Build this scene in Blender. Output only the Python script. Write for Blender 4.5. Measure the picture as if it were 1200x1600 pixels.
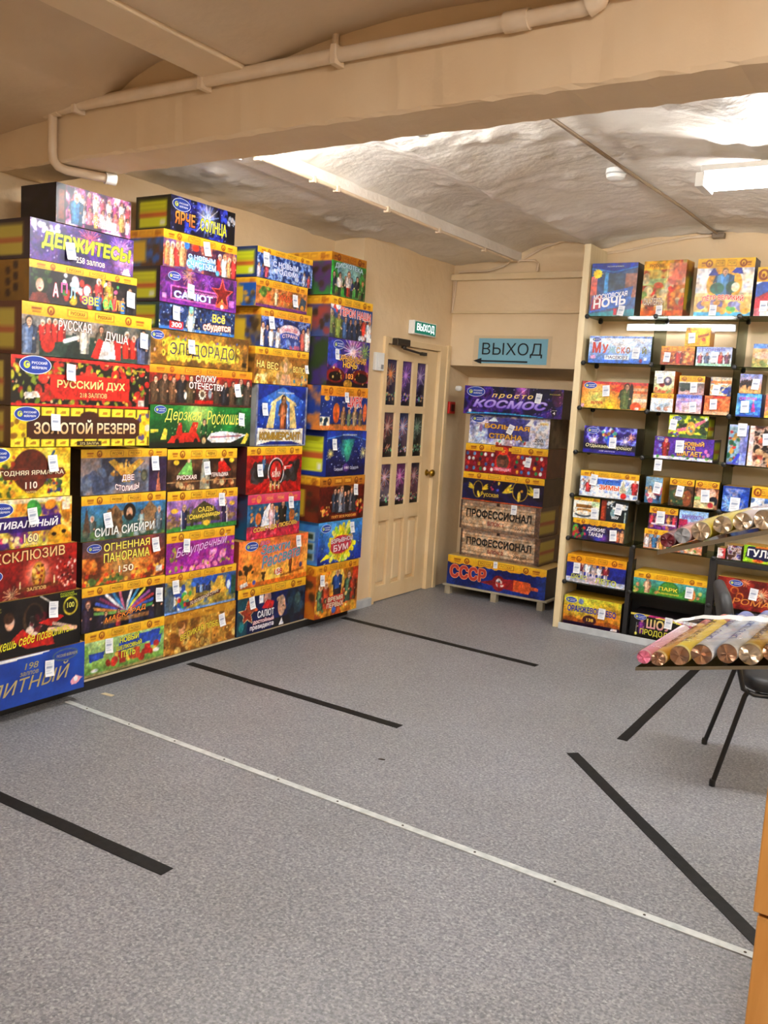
import bpy, bmesh, math, random
import numpy as np
from mathutils import Vector, Matrix
from mathutils.geometry import delaunay_2d_cdt

for _o in list(bpy.data.objects):
    bpy.data.objects.remove(_o, do_unlink=True)
SC = bpy.context.scene
COL = SC.collection

# ---------------------------------------------------------------- camera
cam_d = bpy.data.cameras.new('camera')
cam_d.sensor_fit = 'VERTICAL'; cam_d.sensor_height = 24.0
cam_d.lens = 1387.37 / 1600 * 24.0
cam_d.clip_start = 0.05; cam_d.clip_end = 60
cam = bpy.data.objects.new('camera', cam_d); COL.objects.link(cam)
PITCH, ROLL, YAW = math.radians(7.137), math.radians(3.439), math.radians(-32.379)
_fw = Vector((math.sin(YAW)*math.cos(PITCH), math.cos(YAW)*math.cos(PITCH), -math.sin(PITCH)))
_rt = Vector((math.cos(YAW), -math.sin(YAW), 0)); _up = _rt.cross(_fw)
_r2 = _rt*math.cos(ROLL) + _up*math.sin(ROLL); _u2 = -_rt*math.sin(ROLL) + _up*math.cos(ROLL)
_m = Matrix((_r2, _u2, -_fw)).transposed().to_4x4(); _m.translation = Vector((0, 0, 1.55))
cam.matrix_world = _m
SC.camera = cam

# ---------------------------------------------------------------- world, lamps, exposure
wd = bpy.data.worlds.new('world'); SC.world = wd; wd.use_nodes = True
wd.node_tree.nodes['Background'].inputs[0].default_value = (1, .95, .9, 1)
wd.node_tree.nodes['Background'].inputs[1].default_value = .05
SC.view_settings.view_transform = 'Standard'; SC.view_settings.look = 'None'
SC.view_settings.gamma = 1.0; SC.view_settings.exposure = 0.5
SC.view_settings.use_curve_mapping = False
# fluorescent ceiling lamps: (x, y, z, length along x, length along y, watts)
LAMPS = [(-2.45, 3.12, 2.69, 1.00, .18, 86), (-0.52, 4.27, 2.655, 1.15, .18, 64),
         (0.35, -.1, 2.74, 1.2, .18, 110), (1.6, 1.35, 2.74, .18, 1.2, 60), (1.2, 4.5, 2.74, 1.1, .18, 45)]
LAMP_COLOR = (.985, .99, 1.0)

# ---------------------------------------------------------------- helpers
def s2l(c):
    c = np.asarray(c, float)
    return np.where(c <= .04045, c/12.92, ((c+.055)/1.055)**2.4)
def hx(h):
    if isinstance(h, str):
        h = h.lstrip('#')
        if len(h) == 3: h = ''.join(q*2 for q in h)
        return np.array([int(h[i:i+2], 16)/255 for i in (0, 2, 4)])
    return np.asarray(h, float)
def lin(h): return tuple(s2l(hx(h))) + (1.0,)

def newmat(name, color='#888', rough=.5, metal=0., spec=.5):
    m = bpy.data.materials.new(name); m.use_nodes = True
    b = m.node_tree.nodes['Principled BSDF']
    b.inputs['Base Color'].default_value = lin(color)
    b.inputs['Roughness'].default_value = rough; b.inputs['Metallic'].default_value = metal
    b.inputs['Specular IOR Level'].default_value = spec
    return m
def nd(m, t, **kw):
    n = m.node_tree.nodes.new(t)
    for k, v in kw.items():
        if k in n.inputs: n.inputs[k].default_value = v
        else: setattr(n, k, v)
    return n
def lk(m, a, ao, b, bi): m.node_tree.links.new(a.outputs[ao], b.inputs[bi])
def BS(m): return m.node_tree.nodes['Principled BSDF']
def noisy(m, c1, c2, scale, detail=4., lo=.35, hi=.65, bump=0., bscale=None, bdist=.01, rough=None):
    tc = nd(m, 'ShaderNodeTexCoord')
    n = nd(m, 'ShaderNodeTexNoise', Scale=scale, Detail=detail); lk(m, tc, 'Object', n, 'Vector')
    r = nd(m, 'ShaderNodeValToRGB'); e = r.color_ramp.elements
    e[0].position = lo; e[0].color = lin(c1); e[1].position = hi; e[1].color = lin(c2)
    lk(m, n, 'Fac', r, 'Fac'); lk(m, r, 'Color', BS(m), 'Base Color')
    if bump:
        n2 = nd(m, 'ShaderNodeTexNoise', Scale=bscale or scale*3, Detail=6.); lk(m, tc, 'Object', n2, 'Vector')
        b = nd(m, 'ShaderNodeBump', Strength=bump, Distance=bdist); lk(m, n2, 'Fac', b, 'Height')
        lk(m, b, 'Normal', BS(m), 'Normal')
    return m

# printed colour comes with the sheet (colour attribute = ink)
def inkmat(name, rough, coat=0.):
    m = newmat(name, '#fff', rough)
    a = nd(m, 'ShaderNodeVertexColor', layer_name='ink'); lk(m, a, 'Color', BS(m), 'Base Color')
    BS(m).inputs['Coat Weight'].default_value = coat; BS(m).inputs['Coat Roughness'].default_value = .25
    return m
M = {}
M['ink'] = inkmat('printed_card', .5)
M['ink_gloss'] = inkmat('printed_glossy_card', .38)
M['paper'] = inkmat('printed_paper', .7)
M['wall'] = noisy(newmat('peach_wall_paint', '#e4cca3', .72), '#dec297', '#e8d1ac', 1.6, 5, .3, .7, .5, 14, .012)
M['beam'] = noisy(newmat('peach_beam_paint', '#e4caa6', .66), '#dec19a', '#e8d0ad', 2.1, 4, .3, .7, .3, 20, .008)
M['ceiling'] = noisy(newmat('rough_plaster', '#e6dfd3', .62), '#dfd6c8', '#eee7dc', 3., 5, .3, .7, .45, 20, .015)
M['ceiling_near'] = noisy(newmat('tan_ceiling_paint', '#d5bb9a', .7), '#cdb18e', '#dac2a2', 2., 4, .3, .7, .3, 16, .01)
M['trim'] = noisy(newmat('cream_trim_paint', '#e2cba0', .5), '#dcc397', '#e6d0a8', 6., 4, .3, .7)
M['door'] = noisy(newmat('cream_door_paint', '#e3c898', .42), '#dfc190', '#e7cea2', 4., 4, .3, .7)
M['pipe'] = noisy(newmat('painted_pipe', '#e2caab', .45), '#dcc2a0', '#e6d0b4', 9., 3, .3, .7)
M['black'] = newmat('black_paint', '#1b1a1a', .45)
M['tape'] = noisy(newmat('black_tape', '#0f0f0f', .6, 0, .2), '#0b0b0b', '#161616', 30, 3)
M['skirt'] = noisy(newmat('grey_vinyl_skirting', '#b9bec2', .4), '#b0b6ba', '#c3c8cb', 12, 3)
M['alu'] = noisy(newmat('aluminium_strip', '#c9cfce', .38, .25), '#bcc3c2', '#d6dbda', 25, 3)
M['white'] = newmat('white_plastic', '#eeeeea', .4)
M['red'] = newmat('red_plastic', '#c02a22', .4)
M['brass'] = newmat('brass', '#a8842f', .3, .9)
M['bronze'] = newmat('dark_bronze', '#3a3127', .45, .5)
M['steel'] = newmat('brushed_steel', '#a9a59c', .3, .9)
M['clip'] = newmat('black_clip_plastic', '#151515', .4)
M['pale'] = noisy(newmat('pale_board', '#d8c9a6', .6), '#cdbb94', '#e0d2b2', 10, 4)
M['pallet'] = noisy(newmat('grey_board', '#a39a84', .7), '#958b74', '#ada48e', 12, 4)
M['chair_frame'] = newmat('black_enamel', '#101010', .35)
M['chair_seat'] = noisy(newmat('charcoal_leatherette', '#1d1e20', .55), '#1b1c1e', '#232427', 40, 3, .3, .7, .2, 200, .002)
M['foil'] = newmat('silver_foil', '#c9b79f', .34, .9)
M['foil_brown'] = newmat('bronze_foil', '#b08a70', .34, .85)

def glassmat(name, tint, edge=.06, strength=.9, rough=.02):
    m = bpy.data.materials.new(name); m.use_nodes = True
    nt = m.node_tree; nt.nodes.clear()
    o = nd(m, 'ShaderNodeOutputMaterial'); mx = nd(m, 'ShaderNodeMixShader')
    t = nd(m, 'ShaderNodeBsdfTransparent', Color=lin(tint)); g = nd(m, 'ShaderNodeBsdfGlossy', Roughness=rough, Color=(1, 1, 1, 1))
    f = nd(m, 'ShaderNodeFresnel', IOR=1.45)
    a = nd(m, 'ShaderNodeMath', operation='MULTIPLY_ADD'); a.inputs[1].default_value = strength; a.inputs[2].default_value = edge
    lk(m, f, 'Fac', a, 0); lk(m, a, 0, mx, 0); lk(m, t, 0, mx, 1); lk(m, g, 0, mx, 2); lk(m, mx, 0, o, 'Surface')
    return m
M['glass'] = glassmat('shelf_glass', '#b9cabf', .02, .5)
M['tray_glass'] = glassmat('bronze_tray_glass', '#8d8266', .02, .25, .05)
M['glass_div'] = glassmat('divider_glass', '#b2bdb3', .02, .6)
M['laminate'] = glassmat('laminate_film', '#fbfbfb', .0, .35, .15)
M['film'] = glassmat('cellophane', '#fafaf8', .01, .55, .06)

def emit(name, color, strength):
    m = bpy.data.materials.new(name); m.use_nodes = True; m.node_tree.nodes.clear()
    o = nd(m, 'ShaderNodeOutputMaterial'); e = nd(m, 'ShaderNodeEmission', Color=tuple(color)+(1,), Strength=strength)
    lk(m, e, 0, o, 'Surface'); return m
M['tube_on'] = emit('lit_fluorescent_tube', (1, .96, .92), 9)

# wood for the counter
def woodmat(name, c1, c2, sc=(1.5, 14, 14)):
    m = newmat(name, c1, .42)
    tc = nd(m, 'ShaderNodeTexCoord'); mp = nd(m, 'ShaderNodeMapping'); mp.inputs['Scale'].default_value = sc
    n = nd(m, 'ShaderNodeTexNoise', Scale=2.2, Detail=6., Distortion=.6)
    r = nd(m, 'ShaderNodeValToRGB'); e = r.color_ramp.elements
    e[0].position = .3; e[0].color = lin(c1); e[1].position = .7; e[1].color = lin(c2)
    lk(m, tc, 'Object', mp, 'Vector'); lk(m, mp, 'Vector', n, 'Vector'); lk(m, n, 'Fac', r, 'Fac'); lk(m, r, 'Color', BS(m), 'Base Color')
    return m
M['wood'] = woodmat('beech_veneer', '#c4873f', '#d29850', (14, 14, 1.5))
M['wood_post'] = woodmat('pale_pine', '#dcc79a', '#e6d4ac', (14, 14, 1.2))

# speckled vinyl floor
fm = newmat('speckled_grey_vinyl', '#858585', .42)
tc = nd(fm, 'ShaderNodeTexCoord')
v1 = nd(fm, 'ShaderNodeTexVoronoi', Scale=150.); v2 = nd(fm, 'ShaderNodeTexNoise', Scale=95., Detail=3.); v3 = nd(fm, 'ShaderNodeTexNoise', Scale=1.1, Detail=4.)
for v in (v1, v2, v3): lk(fm, tc, 'Object', v, 'Vector')
r1 = nd(fm, 'ShaderNodeValToRGB'); e = r1.color_ramp.elements
e[0].position = .0; e[0].color = lin('#7c7e84'); e[1].position = 1.; e[1].color = lin('#b3b4b6')
e2 = r1.color_ramp.elements.new(.5); e2.color = lin('#96979c'); e3 = r1.color_ramp.elements.new(.86); e3.color = lin('#a2a3a5')
sx = nd(fm, 'ShaderNodeSeparateColor'); lk(fm, v1, 'Color', sx, 'Color'); lk(fm, sx, 'Red', r1, 'Fac')
r2 = nd(fm, 'ShaderNodeValToRGB'); e = r2.color_ramp.elements
e[0].position = .32; e[0].color = lin('#bcbcbe'); e[1].position = .68; e[1].color = lin('#ffffff')
lk(fm, v2, 'Fac', r2, 'Fac')
mx = nd(fm, 'ShaderNodeMix', data_type='RGBA', blend_type='MULTIPLY'); mx.inputs[0].default_value = 1.
lk(fm, r1, 'Color', mx, 'A'); lk(fm, r2, 'Color', mx, 'B')
r3 = nd(fm, 'ShaderNodeValToRGB'); e = r3.color_ramp.elements
e[0].position = .3; e[0].color = lin('#e2e2e0'); e[1].position = .7; e[1].color = lin('#fdfdff')
lk(fm, v3, 'Fac', r3, 'Fac')
mx2 = nd(fm, 'ShaderNodeMix', data_type='RGBA', blend_type='MULTIPLY'); mx2.inputs[0].default_value = 1.
# Mix node has several A/B sockets; the colour ones are indices 6 and 7
for mxx, sA, sB in ((mx, r1, r2), (mx2, None, r3)):
    for l in [l for l in fm.node_tree.links if l.to_node == mxx]: fm.node_tree.links.remove(l)
fm.node_tree.links.new(r1.outputs['Color'], mx.inputs[6]); fm.node_tree.links.new(r2.outputs['Color'], mx.inputs[7])
fm.node_tree.links.new(mx.outputs[2], mx2.inputs[6]); fm.node_tree.links.new(r3.outputs['Color'], mx2.inputs[7])
fm.node_tree.links.new(mx2.outputs[2], BS(fm).inputs['Base Color'])
M['floor'] = fm

# ---- mesh building
class MB:
    def __init__(s): s.v = []; s.f = []; s.sm = []
    def box(s, x0, x1, y0, y1, z0, z1, bev=0.):
        if bev <= 0:
            b = len(s.v)
            s.v += [(x0,y0,z0),(x1,y0,z0),(x1,y1,z0),(x0,y1,z0),(x0,y0,z1),(x1,y0,z1),(x1,y1,z1),(x0,y1,z1)]
            s.f += [tuple(b+i for i in q) for q in ((0,3,2,1),(4,5,6,7),(0,1,5,4),(1,2,6,5),(2,3,7,6),(3,0,4,7))]
        else:
            bm = bmesh.new(); bmesh.ops.create_cube(bm, size=1)
            for v in bm.verts: v.co = Vector(((x0+x1)/2+v.co.x*(x1-x0), (y0+y1)/2+v.co.y*(y1-y0), (z0+z1)/2+v.co.z*(z1-z0)))
            bmesh.ops.bevel(bm, geom=bm.edges[:], offset=bev, segments=2, affect='EDGES', profile=.5)
            s.addbm(bm)
        return s
    def addbm(s, bm):
        b = len(s.v); bm.verts.ensure_lookup_table()
        for i, v in enumerate(bm.verts): v.index = i
        s.v += [tuple(v.co) for v in bm.verts]; s.f += [tuple(b+v.index for v in f.verts) for f in bm.faces]; bm.free(); return s
    def tube(s, pts, r, n=10, cap=True, r1=None):
        pts = [Vector(p) for p in pts]; b = len(s.v); k = len(pts); prev = None
        for i, p in enumerate(pts):
            t = (pts[min(i+1,k-1)]-pts[max(i-1,0)]).normalized()
            if prev is None:
                a = t.orthogonal().normalized()
            else: a = (prev - t*prev.dot(t)).normalized()
            prev = a; c = t.cross(a); rr = r if r1 is None else r+(r1-r)*i/(k-1)
            for j in range(n):
                q = 2*math.pi*j/n; s.v.append(tuple(p+a*math.cos(q)*rr+c*math.sin(q)*rr))
        for i in range(k-1):
            for j in range(n):
                s.f.append((b+i*n+j, b+i*n+(j+1)%n, b+(i+1)*n+(j+1)%n, b+(i+1)*n+j))
        if cap:
            s.f.append(tuple(b+j for j in reversed(range(n)))); s.f.append(tuple(b+(k-1)*n+j for j in range(n)))
        return s
    def lathe(s, prof, n=20, mat=None):   # prof: (r, z)
        b = len(s.v); mat = mat or Matrix()
        for r, z in prof:
            for j in range(n):
                q = 2*math.pi*j/n; s.v.append(tuple(mat @ Vector((r*math.cos(q), r*math.sin(q), z))))
        for i in range(len(prof)-1):
            for j in range(n): s.f.append((b+i*n+j, b+i*n+(j+1)%n, b+(i+1)*n+(j+1)%n, b+(i+1)*n+j))
        s.f.append(tuple(b+j for j in reversed(range(n)))); s.f.append(tuple(b+(len(prof)-1)*n+j for j in range(n)))
        return s
    def prism(s, poly, z0, z1):
        b = len(s.v); n = len(poly)
        s.v += [(p[0], p[1], z0) for p in poly] + [(p[0], p[1], z1) for p in poly]
        s.f.append(tuple(b+i for i in reversed(range(n)))); s.f.append(tuple(b+n+i for i in range(n)))
        for i in range(n): s.f.append((b+i, b+(i+1)%n, b+n+(i+1)%n, b+n+i))
        return s
    def build(s, name, mat, parent=None, loc=(0,0,0), rotz=0., smooth=False):
        me = bpy.data.meshes.new(name); me.from_pydata(s.v, [], s.f); me.update()
        return link(name, me, mat, parent, loc, rotz, smooth)
def link(name, me, mat, parent=None, loc=(0,0,0), rotz=0., smooth=False):
    if mat is not None and not me.materials: me.materials.append(M[mat] if isinstance(mat, str) else mat)
    if smooth:
        me.polygons.foreach_set('use_smooth', [True]*len(me.polygons))
        try: me.set_sharp_from_angle(angle=math.radians(40))
        except Exception: pass
    o = bpy.data.objects.new(name, me); COL.objects.link(o)
    o.location = loc; o.rotation_euler = (0, 0, rotz)
    if parent: o.parent = parent
    return o
def empty(name, loc=(0,0,0), rotz=0.):
    o = bpy.data.objects.new(name, None); COL.objects.link(o); o.location = loc; o.rotation_euler = (0,0,rotz)
    o.empty_display_size = .05; return o
def tag(o, label, cat, group=None, kind=None):
    o['label'] = label; o['category'] = cat
    if group: o['group'] = group
    if kind: o['kind'] = kind
    return o
def struct(o, label=None):
    o['kind'] = 'structure'
    if label: o['label'] = label
    return o
def ink(me, cols):          # cols: per-vertex sRGB (n,3)
    a = me.color_attributes.new('ink', 'FLOAT_COLOR', 'POINT')
    c = np.ones((len(cols), 4)); c[:, :3] = s2l(np.clip(cols, 0, 1)); a.data.foreach_set('color', c.ravel())

def vnoise(x, y, seed=0):
    r = np.random.RandomState(seed).rand(64, 64)
    xi = np.floor(x).astype(int); yi = np.floor(y).astype(int); fx = x-xi; fy = y-yi
    fx = fx*fx*(3-2*fx); fy = fy*fy*(3-2*fy)
    g = lambda a, b: r[a % 64, b % 64]
    return (g(xi,yi)*(1-fx)+g(xi+1,yi)*fx)*(1-fy)+(g(xi,yi+1)*(1-fx)+g(xi+1,yi+1)*fx)*fy
def fbm(x, y, seed=0, o=4):
    t = 0; a = .5
    for i in range(o): t = t+a*vnoise(x*2**i, y*2**i, seed+i); a *= .5
    return t

# ---------------------------------------------------------------- lettering (one glyph outline cache)
_tc = {}
TRES = 3
def fill_outline(v, e):          # triangles with non-zero winding, so overlapping strokes stay filled
    if not len(v): return v, []
    r = delaunay_2d_cdt([Vector(q) for q in v], [tuple(int(i) for i in q) for q in e], [], 0, 1e-5)
    V = np.array([tuple(q) for q in r[0]]); F = np.array([t for t in r[2]])
    if not len(F): return v, []
    C = V[F].mean(1); A = v[e[:, 0]]; B = v[e[:, 1]]; keep = np.zeros(len(F), bool)
    for i, (x, y) in enumerate(C):
        up = (A[:, 1] <= y) & (B[:, 1] > y); dn = (B[:, 1] <= y) & (A[:, 1] > y); m = up | dn
        xs = A[m, 0]+(y-A[m, 1])/(B[m, 1]-A[m, 1])*(B[m, 0]-A[m, 0]); keep[i] = (np.where(up[m], 1, -1)*(xs > x)).sum() != 0
    return V, [tuple(int(q) for q in t) for t in F[keep]]
def glyphs(body, shear=0., space=1.):
    k = (body, shear, space)
    if k not in _tc:
        c = bpy.data.curves.new('lettering', 'FONT'); c.body = body; c.size = 1; c.resolution_u = TRES
        c.shear = shear; c.space_character = space; c.align_x = 'LEFT'; c.space_line = .9
        c.dimensions = '2D'; c.fill_mode = 'NONE'
        o = bpy.data.objects.new('lettering', c)
        me = bpy.data.meshes.new_from_object(o)
        v = np.empty(len(me.vertices)*3); me.vertices.foreach_get('co', v); v = v.reshape(-1, 3)[:, :2].copy()
        e = np.empty(len(me.edges)*2, np.int32); me.edges.foreach_get('vertices', e); e = e.reshape(-1, 2)
        bpy.data.meshes.remove(me); bpy.data.objects.remove(o); bpy.data.curves.remove(c)
        v, f = fill_outline(v, e)
        _tc[k] = (v, f)
    return _tc[k]
def fatten(v, f, r, n):          # heavier strokes: overprint the letters shifted round a ring
    if r <= 0: return v, f
    V, F = [], []
    for i in range(n):
        a = 2*math.pi*(i+.5)/n; V.append(v+r*np.array([math.cos(a), math.sin(a)])); F += [tuple(q+i*len(v) for q in t) for t in f]
    return np.concatenate(V), F
class Sheet:
    """flat printing lifted a hair off a face: x to the right, z up, facing -y"""
    def __init__(s): s.v = []; s.f = []; s.c = []; s.n = 0
    def add(s, v, f, col, y):
        s.v.append(np.column_stack([v[:, 0], np.zeros(len(v))+y, v[:, 1]])); s.f += [tuple(s.n+i for i in q) for q in f]
        s.c.append(np.tile(hx(col), (len(v), 1))); s.n += len(v)
    def text(s, body, x0, z0, x1, z1, col, out=None, ow=.05, bold=.012, shear=0., arch=0., slope=0., y=-.0016, space=1., col2=None):
        v0, f0 = glyphs(body, shear, space)
        if not len(v0): return s
        lo = v0.min(0)-bold; hi = v0.max(0)+bold; sc = np.array([x1-x0, z1-z0])/np.maximum(hi-lo, 1e-6)
        def place(v):
            p = (v-lo)*sc+np.array([x0, z0]); u = (p[:, 0]-x0)/max(x1-x0, 1e-6)
            p[:, 1] += arch*(z1-z0)*(1-(2*u-1)**2) + slope*(p[:, 0]-x0); return p
        if out is not None:
            v, f = fatten(v0, f0, bold+ow, 8); s.add(place(v), f, out, y+.0010-np.repeat(np.arange(len(v)//len(v0)), len(v0))*.00008)
        v, f = fatten(v0, f0, bold, 4); s.add(place(v), f, col, y-np.repeat(np.arange(len(v)//len(v0)), len(v0))*.00008)
        if col2 is not None:
            t = np.clip((v[:, 1]-lo[1])/(hi[1]-lo[1]), 0, 1)[:, None]; s.c[-1] = hx(col2)*(1-t)+hx(col)*t
        return s
    def ell(s, x, z, rx, rz, col, y=-.0008, n=28, rot=0.):
        a = np.linspace(0, 2*np.pi, n, endpoint=False); c, q = math.cos(rot), math.sin(rot)
        e = np.column_stack([rx*np.cos(a), rz*np.sin(a)]); e = np.column_stack([e[:, 0]*c-e[:, 1]*q+x, e[:, 0]*q+e[:, 1]*c+z])
        s.add(e, [tuple(range(n))], col, y); return s
    def poly(s, pts, col, y=-.0008): s.add(np.array(pts, float), [tuple(range(len(pts)))], col, y); return s
    def rect(s, x0, z0, x1, z1, col, y=-.0008): return s.poly([(x0,z0),(x1,z0),(x1,z1),(x0,z1)], col, y)
    def star(s, x, z, r, col, n=5, inner=.42, rot=0., y=-.0008):
        p = [(x+(r if i%2==0 else r*inner)*math.sin(math.pi*i/n+rot), z+(r if i%2==0 else r*inner)*math.cos(math.pi*i/n+rot)) for i in range(2*n)]
        return s.poly(p, col, y)
    def mesh(s, name):
        me = bpy.data.meshes.new(name); v = np.concatenate(s.v); me.from_pydata(v.tolist(), [], s.f); me.update(); ink(me, np.concatenate(s.c)); return me
    def build(s, name, parent, mat='ink', loc=(0,0,0), rotz=0.):
        if not s.v: return None
        return link(name, s.mesh(name), mat, parent, loc, rotz)

# ---------------------------------------------------------------- printed pictures on card
class Art:
    def __init__(s, w, h, cell, seed=0):
        s.nx = max(2, int(round(w/cell)))+1; s.ny = max(2, int(round(h/cell)))+1
        s.a = w/h; s.R = np.random.RandomState(seed); s.px = 1.0/(s.ny-1)
        x = np.linspace(0, s.a, s.nx); y = np.linspace(0, 1, s.ny); s.X, s.Y = np.meshgrid(x, y); s.c = np.zeros((s.ny, s.nx, 3))
        s.seed = seed
    def _win(s, x0, x1, y0, y1):
        i0 = max(0, int((x0)/s.a*(s.nx-1))-1); i1 = min(s.nx, int(x1/s.a*(s.nx-1))+3)
        j0 = max(0, int(y0*(s.ny-1))-1); j1 = min(s.ny, int(y1*(s.ny-1))+3)
        return (slice(j0, max(j1, j0)), slice(i0, max(i1, i0)))
    def _put(s, W, m, c):
        m = m[..., None]; s.c[W] = s.c[W]*(1-m)+hx(c)*m
    def fill(s, c): s.c[:] = hx(c); return s
    def grad(s, c0, c1, ang=90):       # c0 bottom/left, c1 top/right
        a = math.radians(ang); t = (s.X/s.a-.5)*math.cos(a)+(s.Y-.5)*math.sin(a)+.5; t = np.clip(t, 0, 1)[..., None]
        s.c[:] = hx(c0)*(1-t)+hx(c1)*t; return s
    def rad(s, x, y, r, c, al=1.):     # soft glow printed
        x *= s.a; d = np.hypot(s.X-x, s.Y-y)/r; m = np.clip(1-d, 0, 1)**1.3*al
        s._put((slice(None), slice(None)), m, c); return s
    def ell(s, x, y, rx, ry, c, rot=0., al=1.):
        x *= s.a; r = max(rx, ry); W = s._win(x-r, x+r, y-r, y+r)
        dx = s.X[W]-x; dy = s.Y[W]-y
        if rot: q, p = math.cos(rot), math.sin(rot); dx, dy = dx*q+dy*p, -dx*p+dy*q
        d = (np.sqrt((dx/rx)**2+(dy/ry)**2)-1)*min(rx, ry); m = np.clip(.5-d/s.px, 0, 1)*al; s._put(W, m, c); return s
    def rect(s, x0, y0, x1, y1, c, al=1.):
        x0 *= s.a; x1 *= s.a; W = s._win(x0, x1, y0, y1); X = s.X[W]; Y = s.Y[W]
        d = np.minimum(np.minimum(X-x0, x1-X), np.minimum(Y-y0, y1-Y)); s._put(W, np.clip(.5+d/s.px, 0, 1)*al, c); return s
    def poly(s, pts, c, al=1.):
        P = [(x*s.a, y) for x, y in pts]; xs = [p[0] for p in P]; ys = [p[1] for p in P]
        W = s._win(min(xs), max(xs), min(ys), max(ys)); X = s.X[W]; Y = s.Y[W]; m = np.zeros(X.shape, bool)
        for i in range(len(P)):
            (xa, ya), (xb, yb) = P[i], P[i-1]
            if ya == yb: continue
            m ^= ((ya > Y) != (yb > Y)) & (X < (xb-xa)*(Y-ya)/(yb-ya)+xa)
        s._put(W, m*float(al), c); return s
    def line(s, x0, y0, x1, y1, w, c, al=1.):
        x0 *= s.a; x1 *= s.a; W = s._win(min(x0, x1)-w, max(x0, x1)+w, min(y0, y1)-w, max(y0, y1)+w)
        X = s.X[W]; Y = s.Y[W]; dx, dy = x1-x0, y1-y0; L = dx*dx+dy*dy+1e-9
        t = np.clip(((X-x0)*dx+(Y-y0)*dy)/L, 0, 1); d = np.hypot(X-x0-t*dx, Y-y0-t*dy)-w/2
        s._put(W, np.clip(.5-d/s.px, 0, 1)*al, c); return s
    def blobs(s, n, pal, r0, r1, x0=0, x1=1, y0=0, y1=1, al=.9, asp=1.):
        for i in range(n):
            r = s.R.uniform(r0, r1); s.ell(s.R.uniform(x0, x1), s.R.uniform(y0, y1), r*s.R.uniform(.7, 1.3)*asp, r*s.R.uniform(.7, 1.3), pal[s.R.randint(len(pal))], s.R.uniform(0, 3), al)
        return s
    def sparks(s, n, pal, x0=0, x1=1, y0=0, y1=1, r=.012): return s.blobs(n, pal, r*.6, r*1.5, x0, x1, y0, y1, .95)
    def burst(s, x, y, r, pal, n=16, w=.02, al=.85, core=None):
        for i in range(n):
            a = 2*math.pi*(i+s.R.uniform(-.3, .3))/n; q = r*s.R.uniform(.7, 1.05)
            s.line(x+.15*q*math.cos(a)/s.a, y+.15*q*math.sin(a), x+q*math.cos(a)/s.a, y+q*math.sin(a), w, pal[i % len(pal)], al)
        if core: s.rad(x, y, r*.5, core, .9)
        return s
    def rays(s, x, y, n, c, al=.5, r=3.):
        for i in range(n):
            a = 2*math.pi*i/n; b = a+math.pi/n*.95
            s.poly([(x, y), (x+r*math.cos(a)/s.a, y+r*math.sin(a)), (x+r*math.cos(b)/s.a, y+r*math.sin(b))], c, al)
        return s
    def star(s, x, y, r, c, n=5, inner=.42, al=1.):
        return s.poly([(x+(r if i % 2 == 0 else r*inner)*math.sin(math.pi*i/n)/s.a, y+(r if i % 2 == 0 else r*inner)*math.cos(math.pi*i/n)) for i in range(2*n)], c, al)
    def wash(s, pal, sc=3., seed=None, al=1., lo=.35, hi=.62, y0=-1, y1=2):   # marbled ink
        t = fbm(s.X*sc+7, s.Y*sc+3, (s.seed if seed is None else seed), 4); t = np.clip((t-lo)/(hi-lo), 0, .9999)*(len(pal)-1)
        i = t.astype(int); f = (t-i)[..., None]; P = np.array([hx(c) for c in pal]); col = P[i]*(1-f)+P[np.minimum(i+1, len(pal)-1)]*f
        m = (((s.Y >= y0) & (s.Y <= y1))*al)[..., None]; s.c = s.c*(1-m)+col*m; return s
    def man(s, x, y, h, cloth, hair='#3a2416', skin='#e0a888', wd=1., arms=None, legs=None):
        u = 1/s.a; ck = hx(cloth); dk = ck*.6; lt = np.minimum(ck*1.25+.04, 1); q = h*wd*u
        if legs:
            s.rect(x-.11*q, y, x-.01*q, y+.42*h, legs); s.rect(x+.01*q, y, x+.11*q, y+.42*h, hx(legs)*.8)
        b = y+.38*h if legs else y
        s.poly([(x-.18*q, b), (x+.18*q, b), (x+.23*q, y+.73*h), (x+.09*h*u, y+.83*h), (x-.09*h*u, y+.83*h), (x-.23*q, y+.73*h)], dk)
        s.poly([(x-.15*q, b), (x+.06*q, b), (x+.1*q, y+.72*h), (x+.04*h*u, y+.81*h), (x-.08*h*u, y+.81*h), (x-.19*q, y+.72*h)], ck)
        s.poly([(x-.1*q, b+.1*h), (x-.05*q, b+.1*h), (x-.02*q, y+.7*h), (x-.1*q, y+.72*h)], lt, .7)
        s.poly([(x-.05*h*u, y+.8*h), (x+.05*h*u, y+.8*h), (x, y+.66*h)], hx(skin)*.85)
        s.line(x-.2*q, y+.7*h, x-.25*q, y+.45*h, .07*h, dk); s.line(x+.2*q, y+.7*h, x+.12*q, y+.42*h, .07*h, ck*.75)
        s.ell(x+.12*q, y+.42*h, .04*h, .035*h, skin); s.ell(x-.25*q, y+.43*h, .04*h, .035*h, skin)
        s.ell(x, y+.89*h, .12*h, .14*h, hair); s.ell(x+.004*u, y+.865*h, .082*h, .108*h, skin); s.ell(x+.03*h*u, y+.85*h, .05*h, .085*h, hx(skin)*.86, 0, .7)
        for e in (-.032, .032): s.ell(x+e*h*u, y+.88*h, .015*h, .011*h, '#2a1a14')
        s.ell(x, y+.815*h, .024*h, .01*h, '#a04038'); return s
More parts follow.
